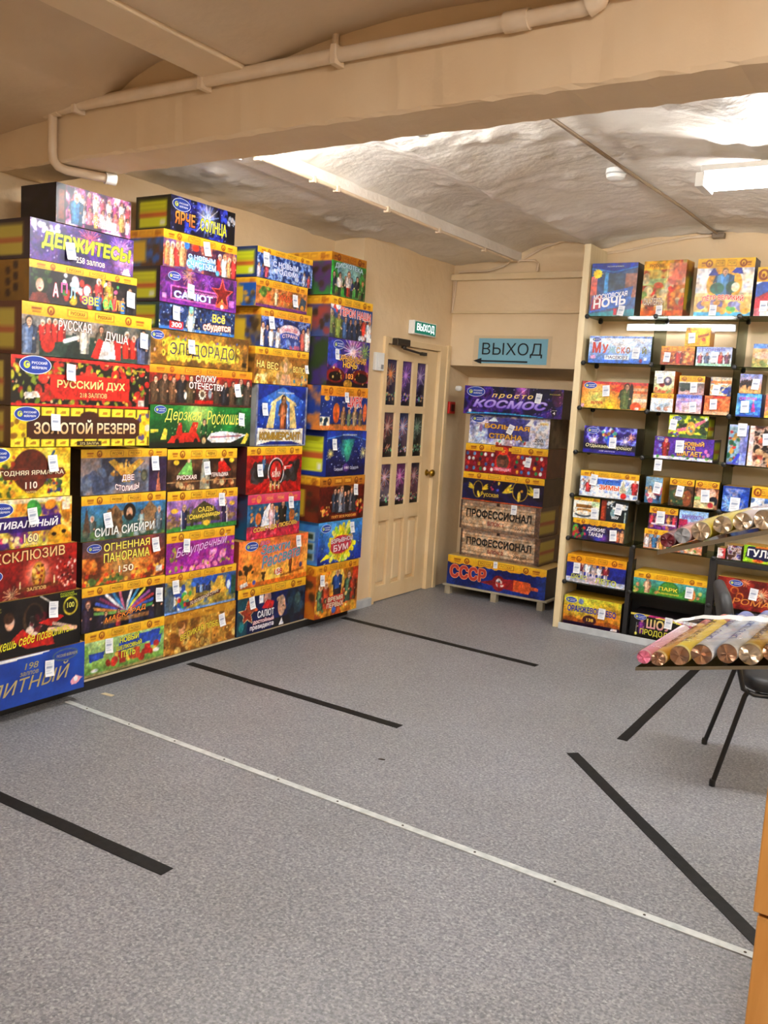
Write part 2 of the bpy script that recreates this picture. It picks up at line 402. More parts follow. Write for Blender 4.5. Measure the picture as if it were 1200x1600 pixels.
    def folk(s, n, x0, x1, y, h, cloths, hairs=('#3a2416', '#1c1410', '#8a5a2a'), skins=('#e3b090', '#d79c7c'), wd=1., jit=.1, legs=None):
        for i in range(n):
            s.man(x0+(x1-x0)*(i+.5)/n, y+s.R.uniform(-jit, jit)*.3, h*s.R.uniform(1-jit, 1+jit), cloths[i % len(cloths)], hairs[i % len(hairs)], skins[i % len(skins)], wd, None, legs)
        return s
    def band(s, h=.2, c='#e8a81c', c2='#f3c431', mark='#8a3a10', wavy=.0, x0=0., x1=1.):
        t = (s.Y-(1-h))/h; wv = wavy*.5*(np.sin(s.X*9+s.seed)+np.sin(s.X*23+1)) if wavy else 0
        m = (s.Y > 1-h+wv) & (s.X >= x0*s.a) & (s.X <= x1*s.a); t = np.clip(t, 0, 1)[..., None]
        col = hx(c)*(1-t)+hx(c2)*t; s.c[m] = np.broadcast_to(col, s.c.shape)[m]
        y = 1-h*.52
        for x in (.2, .8):
            s.ell(x, y, h*.36, h*.38, mark); s.ell(x, y+.02*h, h*.2, h*.24, c2); s.ell(x, y-.05*h, h*.1, h*.14, mark)
        for x in (.1, .9): s.rect(x-.035, y-.03*h, x+.035, y+.16*h, mark, .75); s.rect(x-.03, y-.26*h, x+.03, y-.14*h, mark, .6)
        for xa in (.33, .54):
            s.rect(xa-.012, y-.28*h, xa+.142, y+.34*h, mark, .55); s.rect(xa-.004, y-.2*h, xa+.134, y+.26*h, c2)
        return s
    def detail(s, k=.3):        # busy photographic print: mottled light and dark
        Y = s.Y; n = (fbm(s.X*7+s.seed, Y*7, s.seed+21, 3)-.44)*1.6+(vnoise(s.X*26, Y*26+5, s.seed+31)-.5)*.9
        m = np.ones_like(Y); s.c *= (1+k*n*m)[..., None]
        h = (vnoise(s.X*13+3, Y*13, s.seed+41)-.5)*k*.5; s.c[..., 0] *= 1+h; s.c[..., 2] *= 1-h; s.c = np.clip(s.c, 0, 1); return s
    def grain(s, k=.05, sc=40):
        s.c *= (1+k*(vnoise(s.X*sc, s.Y*sc, 11)-.5)*2)[..., None]; return s

def grid_patch(nx, ny, P):      # P(u,v) -> (n,3) ; returns verts, quads
    u, v = np.meshgrid(np.linspace(0, 1, nx), np.linspace(0, 1, ny)); V = P(u.ravel(), v.ravel())
    i = np.arange((ny-1)*(nx-1)); r = i//(nx-1); c = i % (nx-1); a = r*nx+c
    return V, np.column_stack([a, a+1, a+nx+1, a+nx])
def quads_mesh(name, Vs, Fs, Cs):
    V = np.concatenate(Vs); off = np.cumsum([0]+[len(v) for v in Vs[:-1]]); F = np.concatenate([f+o for f, o in zip(Fs, off)])
    me = bpy.data.meshes.new(name); me.vertices.add(len(V)); me.vertices.foreach_set('co', V.ravel().astype(np.float32))
    me.loops.add(F.size); me.loops.foreach_set('vertex_index', F.ravel().astype(np.int32))
    me.polygons.add(len(F)); me.polygons.foreach_set('loop_start', (np.arange(len(F))*4).astype(np.int32))
    me.update(calc_edges=True); me.validate(); ink(me, np.concatenate(Cs)); return me

def side_art(kind, d, h, cols, seed):
    a = Art(d, h, .012, seed); c1, c2 = cols
    a.fill(c1)
    if kind == 'lime':
        a.rect(.1, .1, .88, .86, '#c9cf26'); a.rect(.1, .38, .88, .52, '#b5532a'); a.rect(.14, .6, .84, .62, '#9aa020'); a.rect(.14, .7, .84, .72, '#9aa020'); a.rect(.7, .14, .84, .28, '#dfe3d0')
    elif kind == 'limedark':
        a.rect(.0, .1, .8, .86, '#bfb24c'); a.rect(.0, .4, .8, .52, '#b0603a')
    elif kind == 'band':
        a.wash([c1, c2], 3.); a.band(.2, '#d8941c', '#e8b02a'); a.rect(.06, .12, .5, .7, '#c8a52a'); a.blobs(10, [c2, '#3a2a1a'], .05, .1, .55, .95, .1, .7)
    elif kind == 'thumbs':
        a.wash([c1, c2], 3.)
        for i in range(3): a.rect(.55, .1+.24*i, .85, .28+.24*i, '#d8d8b0'); a.rect(.58, .12+.24*i, .82, .26+.24*i, '#2a3a2a')
    elif kind == 'dots':
        a.wash([c1, c2], 3.)
        for i in range(3): a.ell(.4, .2+.27*i, .1, .1, '#2a1010'); a.ell(.62, .33+.27*i, .1, .1, '#2a1010')
    else: a.wash([c1, c2], 4.)
    return a

TAG_ME = None
def price_tag_mesh():
    global TAG_ME
    if TAG_ME is None:
        a = Art(.05, .075, .005); a.fill('#eef0f2')
        for y in (.82, .7, .42, .3, .18): a.rect(.12, y, .12+.7*(.6+.4*((y*37) % 1)), y+.05, '#b4bccc')
        a.rect(.15, .5, .8, .62, '#8f9ab4')
        V, F = grid_patch(a.nx, a.ny, lambda u, v: np.column_stack([(u-.5)*.05, -.0035-.010*(1-v)**2*1.0, (v-.5)*.075]))
        TAG_ME = quads_mesh('price_tag', [V], [F], [a.c.reshape(-1, 3)]); TAG_ME.materials.append(M['paper'])
        TAG_ME.polygons.foreach_set('use_smooth', [True]*len(TAG_ME.polygons))
    return TAG_ME
LOGO_ME = None
def logo_mesh():
    global LOGO_ME
    if LOGO_ME is None:
        s = Sheet(); s.ell(0, 0, .5, .25, '#dfe8f4', -.0016); s.ell(0, 0, .475, .228, '#173a9c', -.002)
        s.ell(-.27, 0, .1, .1, '#c9d83a', -.0023); s.ell(-.25, .01, .06, .06, '#173a9c', -.0026); s.ell(-.24, .0, .04, .04, '#e3e86a', -.0029)
        s.text('РУССКИЙ', -.12, .02, .36, .11, '#f2f4f8', y=-.0024, bold=.02); s.text('ФЕЙЕРВЕРК', -.12, -.11, .36, -.02, '#f2f4f8', y=-.0024, bold=.02)
        LOGO_ME = s.mesh('logo'); LOGO_ME.materials.append(M['ink_gloss'])
    return LOGO_ME
BAND_WORD = 'РУССКАЯ'

def carton(loc, rotz, w, d, h, label, art, texts=(), logo=None, tagpos=None, side=('plain', '#333', '#222'), top='#b98b3a', cell=.0045, band=None, group=None, seed=1, name='firework_carton', gloss=True, tagrot=None, detail=.38):
    """a printed card box: front at y=0 facing -y, base at z=0"""
    a = Art(w, h, cell, seed); art(a)
    if detail:
        keep = a.c.copy(); a.detail(detail)
        if band: m_ = a.Y > 1-band[0]; a.c[m_] = keep[m_]*.75+a.c[m_]*.25
    g_ = a.c.mean(2, keepdims=True); a.c = np.clip(((g_+(a.c-g_)*.9)-.5)*1.12+.47, 0, 1); a.grain(.03)
    Vs, Fs, Cs = [], [], []
    V, F = grid_patch(a.nx, a.ny, lambda u, v: np.column_stack([(u-.5)*w, u*0, v*h])); Vs.append(V); Fs.append(F); Cs.append(a.c.reshape(-1, 3))
    sd = side_art(side[0], d, h, side[1:3], seed+5)
    V, F = grid_patch(sd.nx, sd.ny, lambda u, v: np.column_stack([u*0-w/2, (1-u)*d, v*h])); Vs.append(V); Fs.append(F); Cs.append(sd.c.reshape(-1, 3))
    V, F = grid_patch(sd.nx, sd.ny, lambda u, v: np.column_stack([u*0+w/2, u*d, v*h])); Vs.append(V); Fs.append(F); Cs.append(sd.c.reshape(-1, 3))
    V, F = grid_patch(2, 2, lambda u, v: np.column_stack([(u-.5)*w, v*d, u*0+h])); Vs.append(V); Fs.append(F); Cs.append(np.tile(hx(top), (4, 1)))
    V, F = grid_patch(2, 2, lambda u, v: np.column_stack([(.5-u)*w, u*0+d, v*h])); Vs.append(V); Fs.append(F); Cs.append(np.tile(hx('#a88a5a'), (4, 1)))
    V, F = grid_patch(2, 2, lambda u, v: np.column_stack([(u-.5)*w, (1-v)*d, u*0])); Vs.append(V); Fs.append(F); Cs.append(np.tile(hx('#a88a5a'), (4, 1)))
    me = quads_mesh(name, Vs, Fs, Cs); o = link(name, me, 'ink_gloss' if gloss else 'ink', None, loc, rotz)
    tag(o, label, 'box', group)
    for t in texts:
        body, x0, z0, x1, z1, col = t[:6]; kw = t[6] if len(t) > 6 else {}
        Sheet().text(body, (x0-.5)*w, z0*h, (x1-.5)*w, z1*h, col, **kw).build('lettering', o, 'ink_gloss')
    if band:
        bh, bc = band; y = (1-bh*.52)*h
        for xa in (.34, .55): Sheet().text(BAND_WORD, (xa-.5)*w, y-.12*bh*h, (xa+.11-.5)*w, y+.18*bh*h, bc, bold=.02).build('lettering', o, 'ink_gloss')
    if logo:
        l = bpy.data.objects.new('logo', logo_mesh()); COL.objects.link(l); l.parent = o
        l.location = ((logo[0]-.5)*w, 0, logo[1]*h); l.scale = (logo[2], 1, logo[2])
    if tagpos:
        sc = tagpos[2] if len(tagpos) > 2 else 1.
        l = bpy.data.objects.new('price_tag', price_tag_mesh()); COL.objects.link(l); l.parent = o
        l.location = ((tagpos[0]-.5)*w, -.001, tagpos[1]*h); l.scale = (sc, 1, sc)
        l.rotation_euler = (0, random.Random(seed).uniform(-.12, .12) if tagrot is None else tagrot, 0)
    return o

# ================================================================ THE ROOM
struct(MB().box(-4.3, 2.8, -2.8, 7.3, -.1, 0).build('floor', 'floor'))
w = MB()
w.box(-4.3, -3.88, -2.8, 5.25, 0, 3.1)            # recess behind the cartons
w.box(-4.3, -3.62, 5.25, 5.575, 0, 3.1)           # pier beside the door
w.box(-3.62, -3.60, 5.25, 5.365, 0, 2.28)
w.box(-4.3, -3.62, 5.575, 6.41, 2.005, 3.1)       # over the door
w.box(-4.3, -3.62, 6.41, 7.3, 0, 3.1)
struct(w.build('wall_left', 'wall'))
w = MB()
w.box(-3.62, -2.30, 6.58, 7.3, 1.875, 2.305); w.box(-3.62, -2.30, 6.565, 7.3, 2.305, 3.1)
w.box(-3.62, -2.30, 6.95, 7.3, 0, 1.875); w.box(-2.30, 2.8, 6.34, 7.3, 0, 3.1)
b = len(w.v); w.v += [(-3.62, 6.58, 1.8745), (-2.30, 6.58, 1.8745), (-2.30, 6.95, 1.80), (-3.62, 6.95, 1.80), (-3.62, 6.95, 1.875), (-2.30, 6.95, 1.875)]
w.f += [(b, b+3, b+2, b+1), (b, b+1, b+5, b+4), (b+3, b+4, b+5, b+2), (b, b+4, b+3), (b+1, b+2, b+5)]
struct(w.build('wall_back', 'wall'))
struct(MB().box(2.6, 2.8, -2.8, 7.3, 0, 3.1).build('wall_right', 'wall'))
struct(MB().box(-4.3, 2.8, -3.0, -2.8, 0, 3.1).build('wall_front', 'wall'))

def ceil_z(x):
    x = np.asarray(x, float); z = np.full(x.shape, 2.71)
    def vault(a, b, base, rise):
        t = (x-a)/(b-a); m = (t >= 0) & (t <= 1); z[m] = base+rise*np.sin(np.pi*np.clip(t[m], 0, 1))**.8
    m = x < -3.1; z[m] = 2.66+.055*np.clip((x[m]+3.88)/.7, 0, 1)
    vault(-3.1, -2.33, 2.72, .115); vault(-2.33, -.85, 2.715, .09); vault(-.85, .63, 2.715, .09); vault(.63, 2.11, 2.715, .09)
    return z
def ceiling(name, x0, x1, y0, y1, rough, seed, cell=.03, mat='ceiling'):
    nx = int((x1-x0)/cell)+1; ny = int((y1-y0)/cell)+1
    def P(u, v):
        x = x0+u*(x1-x0); y = y0+v*(y1-y0); n = fbm(x*2.3+5, y*2.3, seed, 5)-.47; l = np.clip(fbm(x*9, y*9+4, seed+9, 3)-.52, 0, 1)
        return np.column_stack([x, y, ceil_z(x)+rough*(n*.05-l*.10)])
    V, F = grid_patch(nx, ny, P); F = F[:, ::-1]
    me = bpy.data.meshes.new(name); me.from_pydata(V.tolist(), [], F.tolist()); me.update()
    return struct(link(name, me, mat, smooth=True))
ceiling('ceiling', -3.9, 2.62, 2.80, 6.9, .75, 3)
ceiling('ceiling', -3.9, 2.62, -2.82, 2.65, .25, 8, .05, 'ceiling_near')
struct(MB().box(-4.3, 2.8, -2.8, 7.3, 3.0, 3.1).build('ceiling', 'ceiling'))

# cross beam with ragged plastered arrises
bm_v, bm_f = [], []
rr = random.Random(4); N = 150
for i in range(N+1):
    x = -3.9+6.5*i/N; j = lambda k=.006: rr.uniform(-k, k)
    bm_v += [(x, 2.60, 3.0), (x, 2.60+j(.002), 2.512+j()), (x, 2.609+j(.003), 2.50+j(.003)), (x, 2.842+j(.004), 2.50+j(.003)), (x, 2.852+j(.003), 2.511+j()), (x, 2.85, 3.0)]
    if i:
        a = (i-1)*6; c = i*6
        for k in range(5): bm_f.append((a+k, a+k+1, c+k+1, c+k))
me = bpy.data.meshes.new('ceiling_beam'); me.from_pydata(bm_v, [], bm_f); me.update(); struct(link('ceiling_beam', me, 'beam'), 'plastered cross beam under the ceiling')
# steel flanges running along the vaults
f = MB()
for k in range(40):
    y = 2.86+3.7*k/39
f.box(-3.2, -3.03, 2.852, 6.57, 2.695, 2.76); o = f.build('ceiling_beam', 'ceiling'); struct(o, 'painted steel flange under the far vault')
struct(MB().box(-2.55, -2.34, -2.8, 2.598, 2.715, 2.80, .006).build('ceiling_beam', 'beam'), 'painted steel flange before the cross beam')
# trims on the end wall
struct(MB().box(-3.62, -2.305, 6.515, 6.564, 2.555, 2.605, .004).build('trim_1', 'trim'))
struct(MB().box(-3.62, -2.305, 6.553, 6.579, 2.296, 2.312, .003).build('trim_2', 'trim'))
struct(MB().box(-3.619, -3.588, 5.252, 5.556, 0, .06).box(-3.88, -3.588, 5.238, 5.249, 0, .06).build('baseboard_left', 'skirt'))
struct(MB().box(-2.25, .6, 5.972, 5.992, 0, .047, .003).build('baseboard_back', 'skirt'))

# ---------------------------------------------------------------- door
dr = empty('door_1', (-3.62, 5.575, 0)); dr['kind'] = 'structure'; dr['label'] = 'cream wooden door with nine firework panes'
def dbox(mb, y0, y1, z0, z1, x0, x1, b=.003): return mb.box(x0, x1, y0, y1, z0, z1, b)
L0, L1 = .03, .82
fr = MB(); dbox(fr, -.018, .03, 0, 2.02, -.02, .022); dbox(fr, L1, L1+.135, 0, 2.02, -.02, .022); dbox(fr, .03, L1, 1.972, 2.02, -.02, .022); dbox(fr, L1+.1, L1+.15, 0, 2.03, -.02, .034)
fr.build('door_frame', 'door', dr)
LW = L1-L0; cols = [(.055, .25), (.335, .53), (.615, .805)]; cols = [(L0+a*LW, L0+b*LW) for a, b in cols]
rows = [(1.52, 1.86), (1.124, 1.463), (.745, 1.07)]
lf = MB(); xs = [L0+.002]+[v for c in cols for v in c]+[L1-.002]
for i in range(0, 8, 2): dbox(lf, xs[i], xs[i+1], .04, 1.968, -.045, -.008, .002)      # stiles
for c in cols:
    zz = [.04, .125, .634, .745, 1.07, 1.124, 1.463, 1.52, 1.86, 1.968]
    for i in range(0, 10, 2): dbox(lf, c[0], c[1], zz[i], zz[i+1], -.045, -.0085, .0015)
lf.box(-.044, -.01, L0+.002, L1-.002, .006, .045); lf.build('door_leaf', 'door', dr)
for c in cols:
    p = MB(); p.box(-.044, -.038, c[0]-.002, c[1]+.002, .123, .636)
    bmx = bmesh.new(); bmesh.ops.create_cube(bmx, size=1)
    for v in bmx.verts:
        t = .034 if v.co.x > 0 else .018
        v.co = Vector((-.039 if v.co.x < 0 else -.012, (c[0]+t) if v.co.y < 0 else (c[1]-t), (.125+t) if v.co.z < 0 else (.634-t)))
    p.addbm(bmx); p.build('door_panel', 'door', dr)
PN = [(('#140f22', '#3a2a5a'), ['#e8b060', '#ff8a3a', '#f0e0b0']), (('#1a1030', '#4a2a70'), ['#d070e0', '#f0b0ff', '#8a70ff']), (('#120f1e', '#2a2050'), ['#a070d0', '#e0d0f0', '#7060b0']),
      (('#0e0c14', '#241a2a'), ['#e08a70', '#f0d0c0', '#c04a40']), (('#0c0c1a', '#1e2850'), ['#ff9aa0', '#f0f0ff', '#70a0ff']), (('#0c0e0e', '#1c2420'), ['#b0c0b0', '#70a080', '#d0e0d0']),
      (('#141020', '#4a2a50'), ['#ffffff', '#ffd0f0', '#ffb060']), (('#120a1c', '#4a1a4a'), ['#d050c0', '#ff90e0', '#ffffff']), (('#10101c', '#302a40'), ['#e06070', '#d0b0c0', '#ffd0a0'])]
k = 0
for (z0, z1) in rows:
    for c in cols:
        a = Art(c[1]-c[0], z1-z0, .006, 40+k); (g0, g1), pal = PN[k]
        a.grad(g0, g1, 80).wash([g0, g1, pal[0]], 3., al=.25); a.burst(.5, .68, .24, pal, 18, .018, .8, pal[1]); a.burst(.25, .45, .14, pal, 12, .015, .6)
        a.rect(0, 0, 1, .12, '#0c0a10'); a.sparks(26, pal+['#ffd070', '#60e0a0'], 0, 1, .1, .28, .016)
        V, F = grid_patch(a.nx, a.ny, lambda u, v: np.column_stack([u*0-.026, c[0]-.003+u*(c[1]-c[0]+.006), z0-.003+v*(z1-z0+.006)]))
        me = quads_mesh('pane', [V], [F], [a.c.reshape(-1, 3)]); link('pane', me, 'ink_gloss', dr); k += 1
kb = MB().lathe([(.026, 0), (.026, .006), (.012, .012), (.011, .03), (.026, .042), (.030, .055), (.024, .068), (.008, .073)], 20, Matrix.Translation((-.008, L1-.06, .985)) @ Matrix.Rotation(math.pi/2, 4, 'Y'))
kb.build('door_knob', 'brass', dr, smooth=True)
cl = MB().box(.022, .075, .07, .25, 1.965, 2.015, .006); cl.lathe([(.02, 0), (.02, .02)], 14, Matrix.Translation((.048, .2, 1.948)))
clo = cl.build('door_closer', 'bronze', dr)
MB().tube([(.048, .2, 1.948), (.052, .5, 1.925)], .009, 8).tube([(.052, .5, 1.925), (.0, .56, 1.935)], .008, 8).box(-.006, .02, .53, .6, 1.92, 1.945).build('closer_arm', 'bronze', clo)

# ---------------------------------------------------------------- signs and fittings on the walls
def sheet_at(sh, name, parent, mat, rotz, loc): return sh.build(name, parent, mat, loc, rotz)
ex = empty('exit_sign', (-3.62, 6.07, 2.122)); tag(ex, 'lit green exit sign box above the cream door', 'sign')
MB().box(.0, .052, -.17, .17, -.052, .052, .004).build('housing', 'white', ex)
gl = emit('exit_green', (.02, .16, .10), .8); gw = emit('exit_white', (.9, 1, .95), 1.3)
MB().box(.0521, .0535, -.158, .158, -.044, .044).build('sign_face', gl, ex)
s = Sheet().text('ВЫХОД', -.135, -.034, .135, .034, '#fff', bold=.03, y=-.055); me = s.mesh('lettering'); link('lettering', me, gw, ex, (0, 0, 0), math.pi/2)

pp = empty('paper_sign', (-3.055, 6.58, 2.0)); tag(pp, 'laminated blue paper exit sign with black arrow taped over the niche', 'sign')
MB().box(-.30, .30, -.0025, -.001, -.10, .10).build('paper', newmat('blue_paper', '#86bfd2', .55), pp)
MB().box(-.345, .335, -.0045, -.003, -.118, .122).build('laminate', 'laminate', pp)
s = Sheet().text('ВЫХОД', -.265, -.05, .26, .065, '#101418', bold=.0, y=-.0056)
s.poly([(-.34, -.082), (-.265, -.058), (-.265, -.106)], '#101418', -.0056); s.rect(-.27, -.088, .14, -.075, '#101418', -.0056); s.build('lettering', pp, 'paper')

sw = empty('wall_switch', (-3.62, 5.49, 1.83)); tag(sw, 'white light switch box on the pier beside the door', 'switch')
MB().box(0, .03, -.055, .055, -.065, .065, .005).build('housing', 'white', sw); MB().box(.03, .036, -.03, .005, -.045, .02, .002).build('rocker', 'white', sw)
MB().box(.0301, .0315, .012, .045, -.052, -.02).build('label_strip', newmat('grey_print', '#8a8a8a', .6), sw)
fa = empty('fire_alarm', (-3.62, 6.61, 1.525)); tag(fa, 'red fire alarm call point in the niche corner', 'alarm')
MB().box(0, .045, -.05, .05, -.05, .05, .005).build('housing', 'red', fa); MB().box(.045, .049, -.028, .028, -.028, .028).build('push_plate', newmat('dark_red', '#4a1512', .4), fa)
tag(MB().lathe([(.02, 0), (.024, .02), (.022, .04), (.012, .05)], 16, Matrix.Rotation(math.pi/2, 4, 'Y')).build('wall_sensor', 'white', None, (-3.62, 6.74, 1.69), 0, True), 'small white round sensor above the fire alarm', 'sensor')

# ---------------------------------------------------------------- pipes, conduits, cables
def arc_pts(c, r, a0, a1, ex, ez, n=7):
    return [tuple(np.array(c)+r*(math.cos(a0+(a1-a0)*i/n)*np.array(ex)+math.sin(a0+(a1-a0)*i/n)*np.array(ez))) for i in range(n+1)]
pr_ = empty('beam_pipe', (-3.88, 2.572, 2.71)); tag(pr_, 'peach painted pipe along the front of the cross beam', 'pipe')
def rel(pts, o): return [(p[0]-o[0], p[1]-o[1], p[2]-o[2]) for p in pts]
O = (-3.88, 2.572, 2.71)
MB().tube(rel([(-3.88, 2.572, 2.71), (-1.06, 2.572, 2.71)] + arc_pts((-1.06, 2.572, 2.775), .065, -math.pi/2, 0, (1, 0, 0), (0, 0, 1)) + [(-.995, 2.572, 2.84)], O), .024, 14).build('pipe_run', 'pipe', pr_, smooth=True)
MB().tube(rel([(-1.30, 2.572, 2.71), (-1.22, 2.572, 2.71)], O), .031, 14).build('coupling', 'pipe', pr_, smooth=True)
MB().tube(rel([(-1.04, 2.572, 2.711), (-1.01, 2.572, 2.724), (-.995, 2.572, 2.76), (-.995, 2.572, 2.80)], O), .031, 14).build('elbow', 'pipe', pr_, smooth=True)
MB().tube(rel([(-3.45, 2.572, 2.74), (-3.45, 2.572, 2.54)] + [(-3.45, 2.578, 2.505), (-3.445, 2.60, 2.482), (-3.44, 2.64, 2.474), (-3.37, 2.80, 2.474)], O), .02, 12).build('branch_pipe', 'pipe', pr_, smooth=True)
MB().tube(rel([(-3.50, 2.572, 2.71), (-3.40, 2.572, 2.71)], O), .03, 12).build('tee', 'pipe', pr_, smooth=True)
MB().tube(rel([(-3.372, 2.795, 2.474), (-3.355, 2.84, 2.474)], O), .027, 14).build('end_cap', 'white', pr_, smooth=True)
for x in (-3.28, -2.55, -1.93): MB().box(x-3*0+3.88-.012, x+3.88+.012, -.03, .028, -.036, .03, .003).build('pipe_clip', 'pipe', pr_)
tag(MB().tube([(-1.95, 2.585, 2.735), (-1.95, 2.585, 2.84)], .012, 8).build('riser_conduit', 'pipe', None), 'short vertical conduit rising from the beam pipe', 'conduit')

cd = empty('ceiling_conduit', (-3.0, 2.86, 2.69)); tag(cd, 'pale conduit clipped along the steel flange', 'conduit')
MB().tube([(0, 0, 0), (-.03, 1.6, 0), (-.06, 3.6, 0)], .011, 8).build('conduit_run', 'pipe', cd, smooth=True)
for y in (.55, 1.0, 1.22, 1.75, 2.4, 3.1): MB().box(-.018-y*.017, .016-y*.017, y-.012, y+.012, -.02, .014, .003).build('conduit_clip', 'pipe', cd)
c2 = empty('ceiling_cable', (-1.60, 2.86, 2.79)); tag(c2, 'thin brown cable along the middle vault to the end wall', 'cable')
MB().tube([(-.03, 0, -.012), (0, 1.0, -.006), (.03, 1.7, -.006), (.08, 2.6, -.006), (.10, 3.46, -.006)], .009, 8).build('cable_run', newmat('brown_cable', '#8d7860', .5), c2, smooth=True)
MB().box(.07, .15, 3.42, 3.47, -.035, .0, .004).build('cable_end_box', newmat('brown_box', '#83705a', .5), c2)
wc = [(-2.25, 6.325, 2.69), (-2.1, 6.325, 2.705), (-1.9, 6.325, 2.745), (-1.7, 6.325, 2.772), (-1.52, 6.325, 2.78)]
tag(MB().tube(wc, .009, 8).build('wall_cable', 'pipe', None, smooth=True), 'cream cable following the vault over the glass shelves', 'cable')
tag(MB().tube([(-3.05, 6.55, 2.69), (-2.97, 6.55, 2.73), (-2.85, 6.55, 2.79), (-2.7, 6.55, 2.83), (-2.5, 6.55, 2.825), (-2.32, 6.55, 2.8)], .009, 8).build('wall_cable', 'pipe', None, smooth=True), 'cream cable following the vault over the niche', 'cable')
tag(MB().tube([(-3.10, 6.535, 2.70), (-3.16, 6.535, 2.66), (-3.3, 6.535, 2.625), (-3.56, 6.535, 2.625)], .009, 8).tube([(-3.10, 6.535, 2.70), (-2.9, 6.535, 2.695), (-2.87, 6.535, 2.67), (-2.875, 6.535, 2.61)], .009, 8).build('wall_conduit', 'pipe', None, smooth=True), 'bent conduit above the ledge of the end wall', 'conduit')
tag(MB().tube([(-3.585, 6.545, 2.56), (-3.59, 6.545, 2.45), (-3.605, 6.545, 2.30)], .007, 8).tube([(-3.605, 6.545, 2.56), (-3.61, 6.55, 2.30)], .005, 6).build('wall_conduit', 'pipe', None, smooth=True), 'thin conduit dropping down the corner above the door', 'conduit')
sd = empty('smoke_detector', (-1.63, 4.6, 2.80)); tag(sd, 'white smoke detector on the vaulted ceiling', 'smoke detector')
MB().lathe([(.05, 0), (.052, -.02), (.046, -.045), (.03, -.055)], 24).build('housing', 'white', sd, smooth=True); MB().lathe([(.051, -.022), (.0535, -.026), (.051, -.03)], 24).build('vent_ring', newmat('detector_grey', '#b8b8b4', .5), sd)

# ---------------------------------------------------------------- ceiling lamps
LB = ['fluorescent ceiling lamp just behind the cross beam', 'bright fluorescent ceiling lamp under the far vault', 'fluorescent ceiling lamp over the near floor', 'fluorescent ceiling lamp over the counter side', 'fluorescent ceiling lamp beyond the shelf unit']
for (x, y, z, lx, ly, wt), lab in zip(LAMPS, LB):
    t = empty('ceiling_lamp', (x, y, z)); tag(t, lab, 'lamp', 'fluorescent ceiling lamps')
    al = lx > ly; L_ = max(lx, ly)
    def bb(l0, l1, w0, w1, z0, z1): return (l0, l1, w0, w1, z0, z1) if al else (w0, w1, l0, l1, z0, z1)
    hw = .09 if y > 4 else .035
    MB().box(*bb(-L_/2, L_/2, -hw, hw, -.012, .015), .004).build('lamp_body', 'white', t)
    for q in (-1, 1): MB().box(*bb(q*L_/2-.02, q*L_/2+.02, -.09, .09, -.075, -.0125), .004).build('lamp_holder', 'white', t)
    em = emit('lit_lamp', LAMP_COLOR, wt/(2*math.pi*math.pi*.016*(L_-.06)*2)*1.0)
    for q in (-.06, .06):
        p = [(-L_/2+.03, q, -.05), (L_/2-.03, q, -.05)] if al else [(q, -L_/2+.03, -.05), (q, L_/2-.03, -.05)]
        MB().tube(p, .016, 8).build('lamp_tube', em, t, smooth=True)

# ---------------------------------------------------------------- floor markings
def strip(name, a, b, wd, h, mat, label, cat, group=None):
    a = Vector((a[0], a[1], 0)); b = Vector((b[0], b[1], 0)); n = (b-a).normalized(); q = Vector((-n.y, n.x, 0))*wd/2
    m = MB(); k = max(2, int((b-a).length/.15)); pts = [a+(b-a)*i/k for i in range(k+1)]
    R_ = random.Random(int(a.x*977)); le = [p+q+q*R_.uniform(-.06, .06) for p in pts]; re = [p-q+q*R_.uniform(-.06, .06) for p in pts]
    m.prism([(p.x-a.x, p.y-a.y) for p in re]+[(p.x-a.x, p.y-a.y) for p in reversed(le)], .0005, h)
    return tag(m.build(name, mat, None, (a.x, a.y, 0)), label, cat, group)
G = 'black tape lines on the grey floor'
strip('floor_tape', (-3.52, 5.09), (-1.99, 4.985), .055, .002, 'tape', 'black floor tape running out from the last carton column near the door', 'tape', G)
strip('floor_tape', (-3.52, 3.58), (-2.085, 3.545), .052, .002, 'tape', 'black floor tape running out from the middle of the carton wall', 'tape', G)
strip('floor_tape', (-3.3, 1.915), (-1.975, 1.94), .055, .002, 'tape', 'black floor tape on the near side of the metal strip', 'tape', G)
strip('floor_tape', (-1.20, 5.66), (-1.18, 4.12), .05, .002, 'tape', 'short black floor tape pointing towards the glass shelves', 'tape', G)
strip('floor_tape', (-1.31, 3.80), (-.30, 2.735), .055, .002, 'tape', 'slanting black floor tape running to the wooden counter', 'tape', G)
ms = empty('floor_strip', (-3.495, 2.73, 0)); tag(ms, 'thin aluminium joint strip screwed across the vinyl floor', 'floor strip')
m = MB(); n = Vector((3.24, -.058, 0)).normalized(); q = Vector((-n.y, n.x, 0))*.016; e = n*3.24
m.prism([(-q.x, -q.y), (e.x-q.x, e.y-q.y), (e.x+q.x, e.y+q.y), (q.x, q.y)], 0, .004); m.build('strip_rail', 'alu', ms)
for i in range(11):
    p = n*(.15+.3*i); MB().lathe([(.005, .004), (.004, .0052)], 8).build('screw', 'bronze', ms, (p.x, p.y, 0))
tag(MB().prism([(0, 0), (.07, .01), (.066, .035), (.004, .028)], .0004, .002).build('paper_scrap', 'pale', None, (-3.47, 2.91, 0)), 'small beige paper scrap on the floor by the platform', 'scrap')
tag(MB().prism([(0, 0), (.022, .006), (.026, .014), (.006, .012)], .0004, .004).build('debris_crumb', 'bronze', None, (-1.95, 3.15, 0)), 'tiny brown crumb lying on open grey floor', 'crumb')

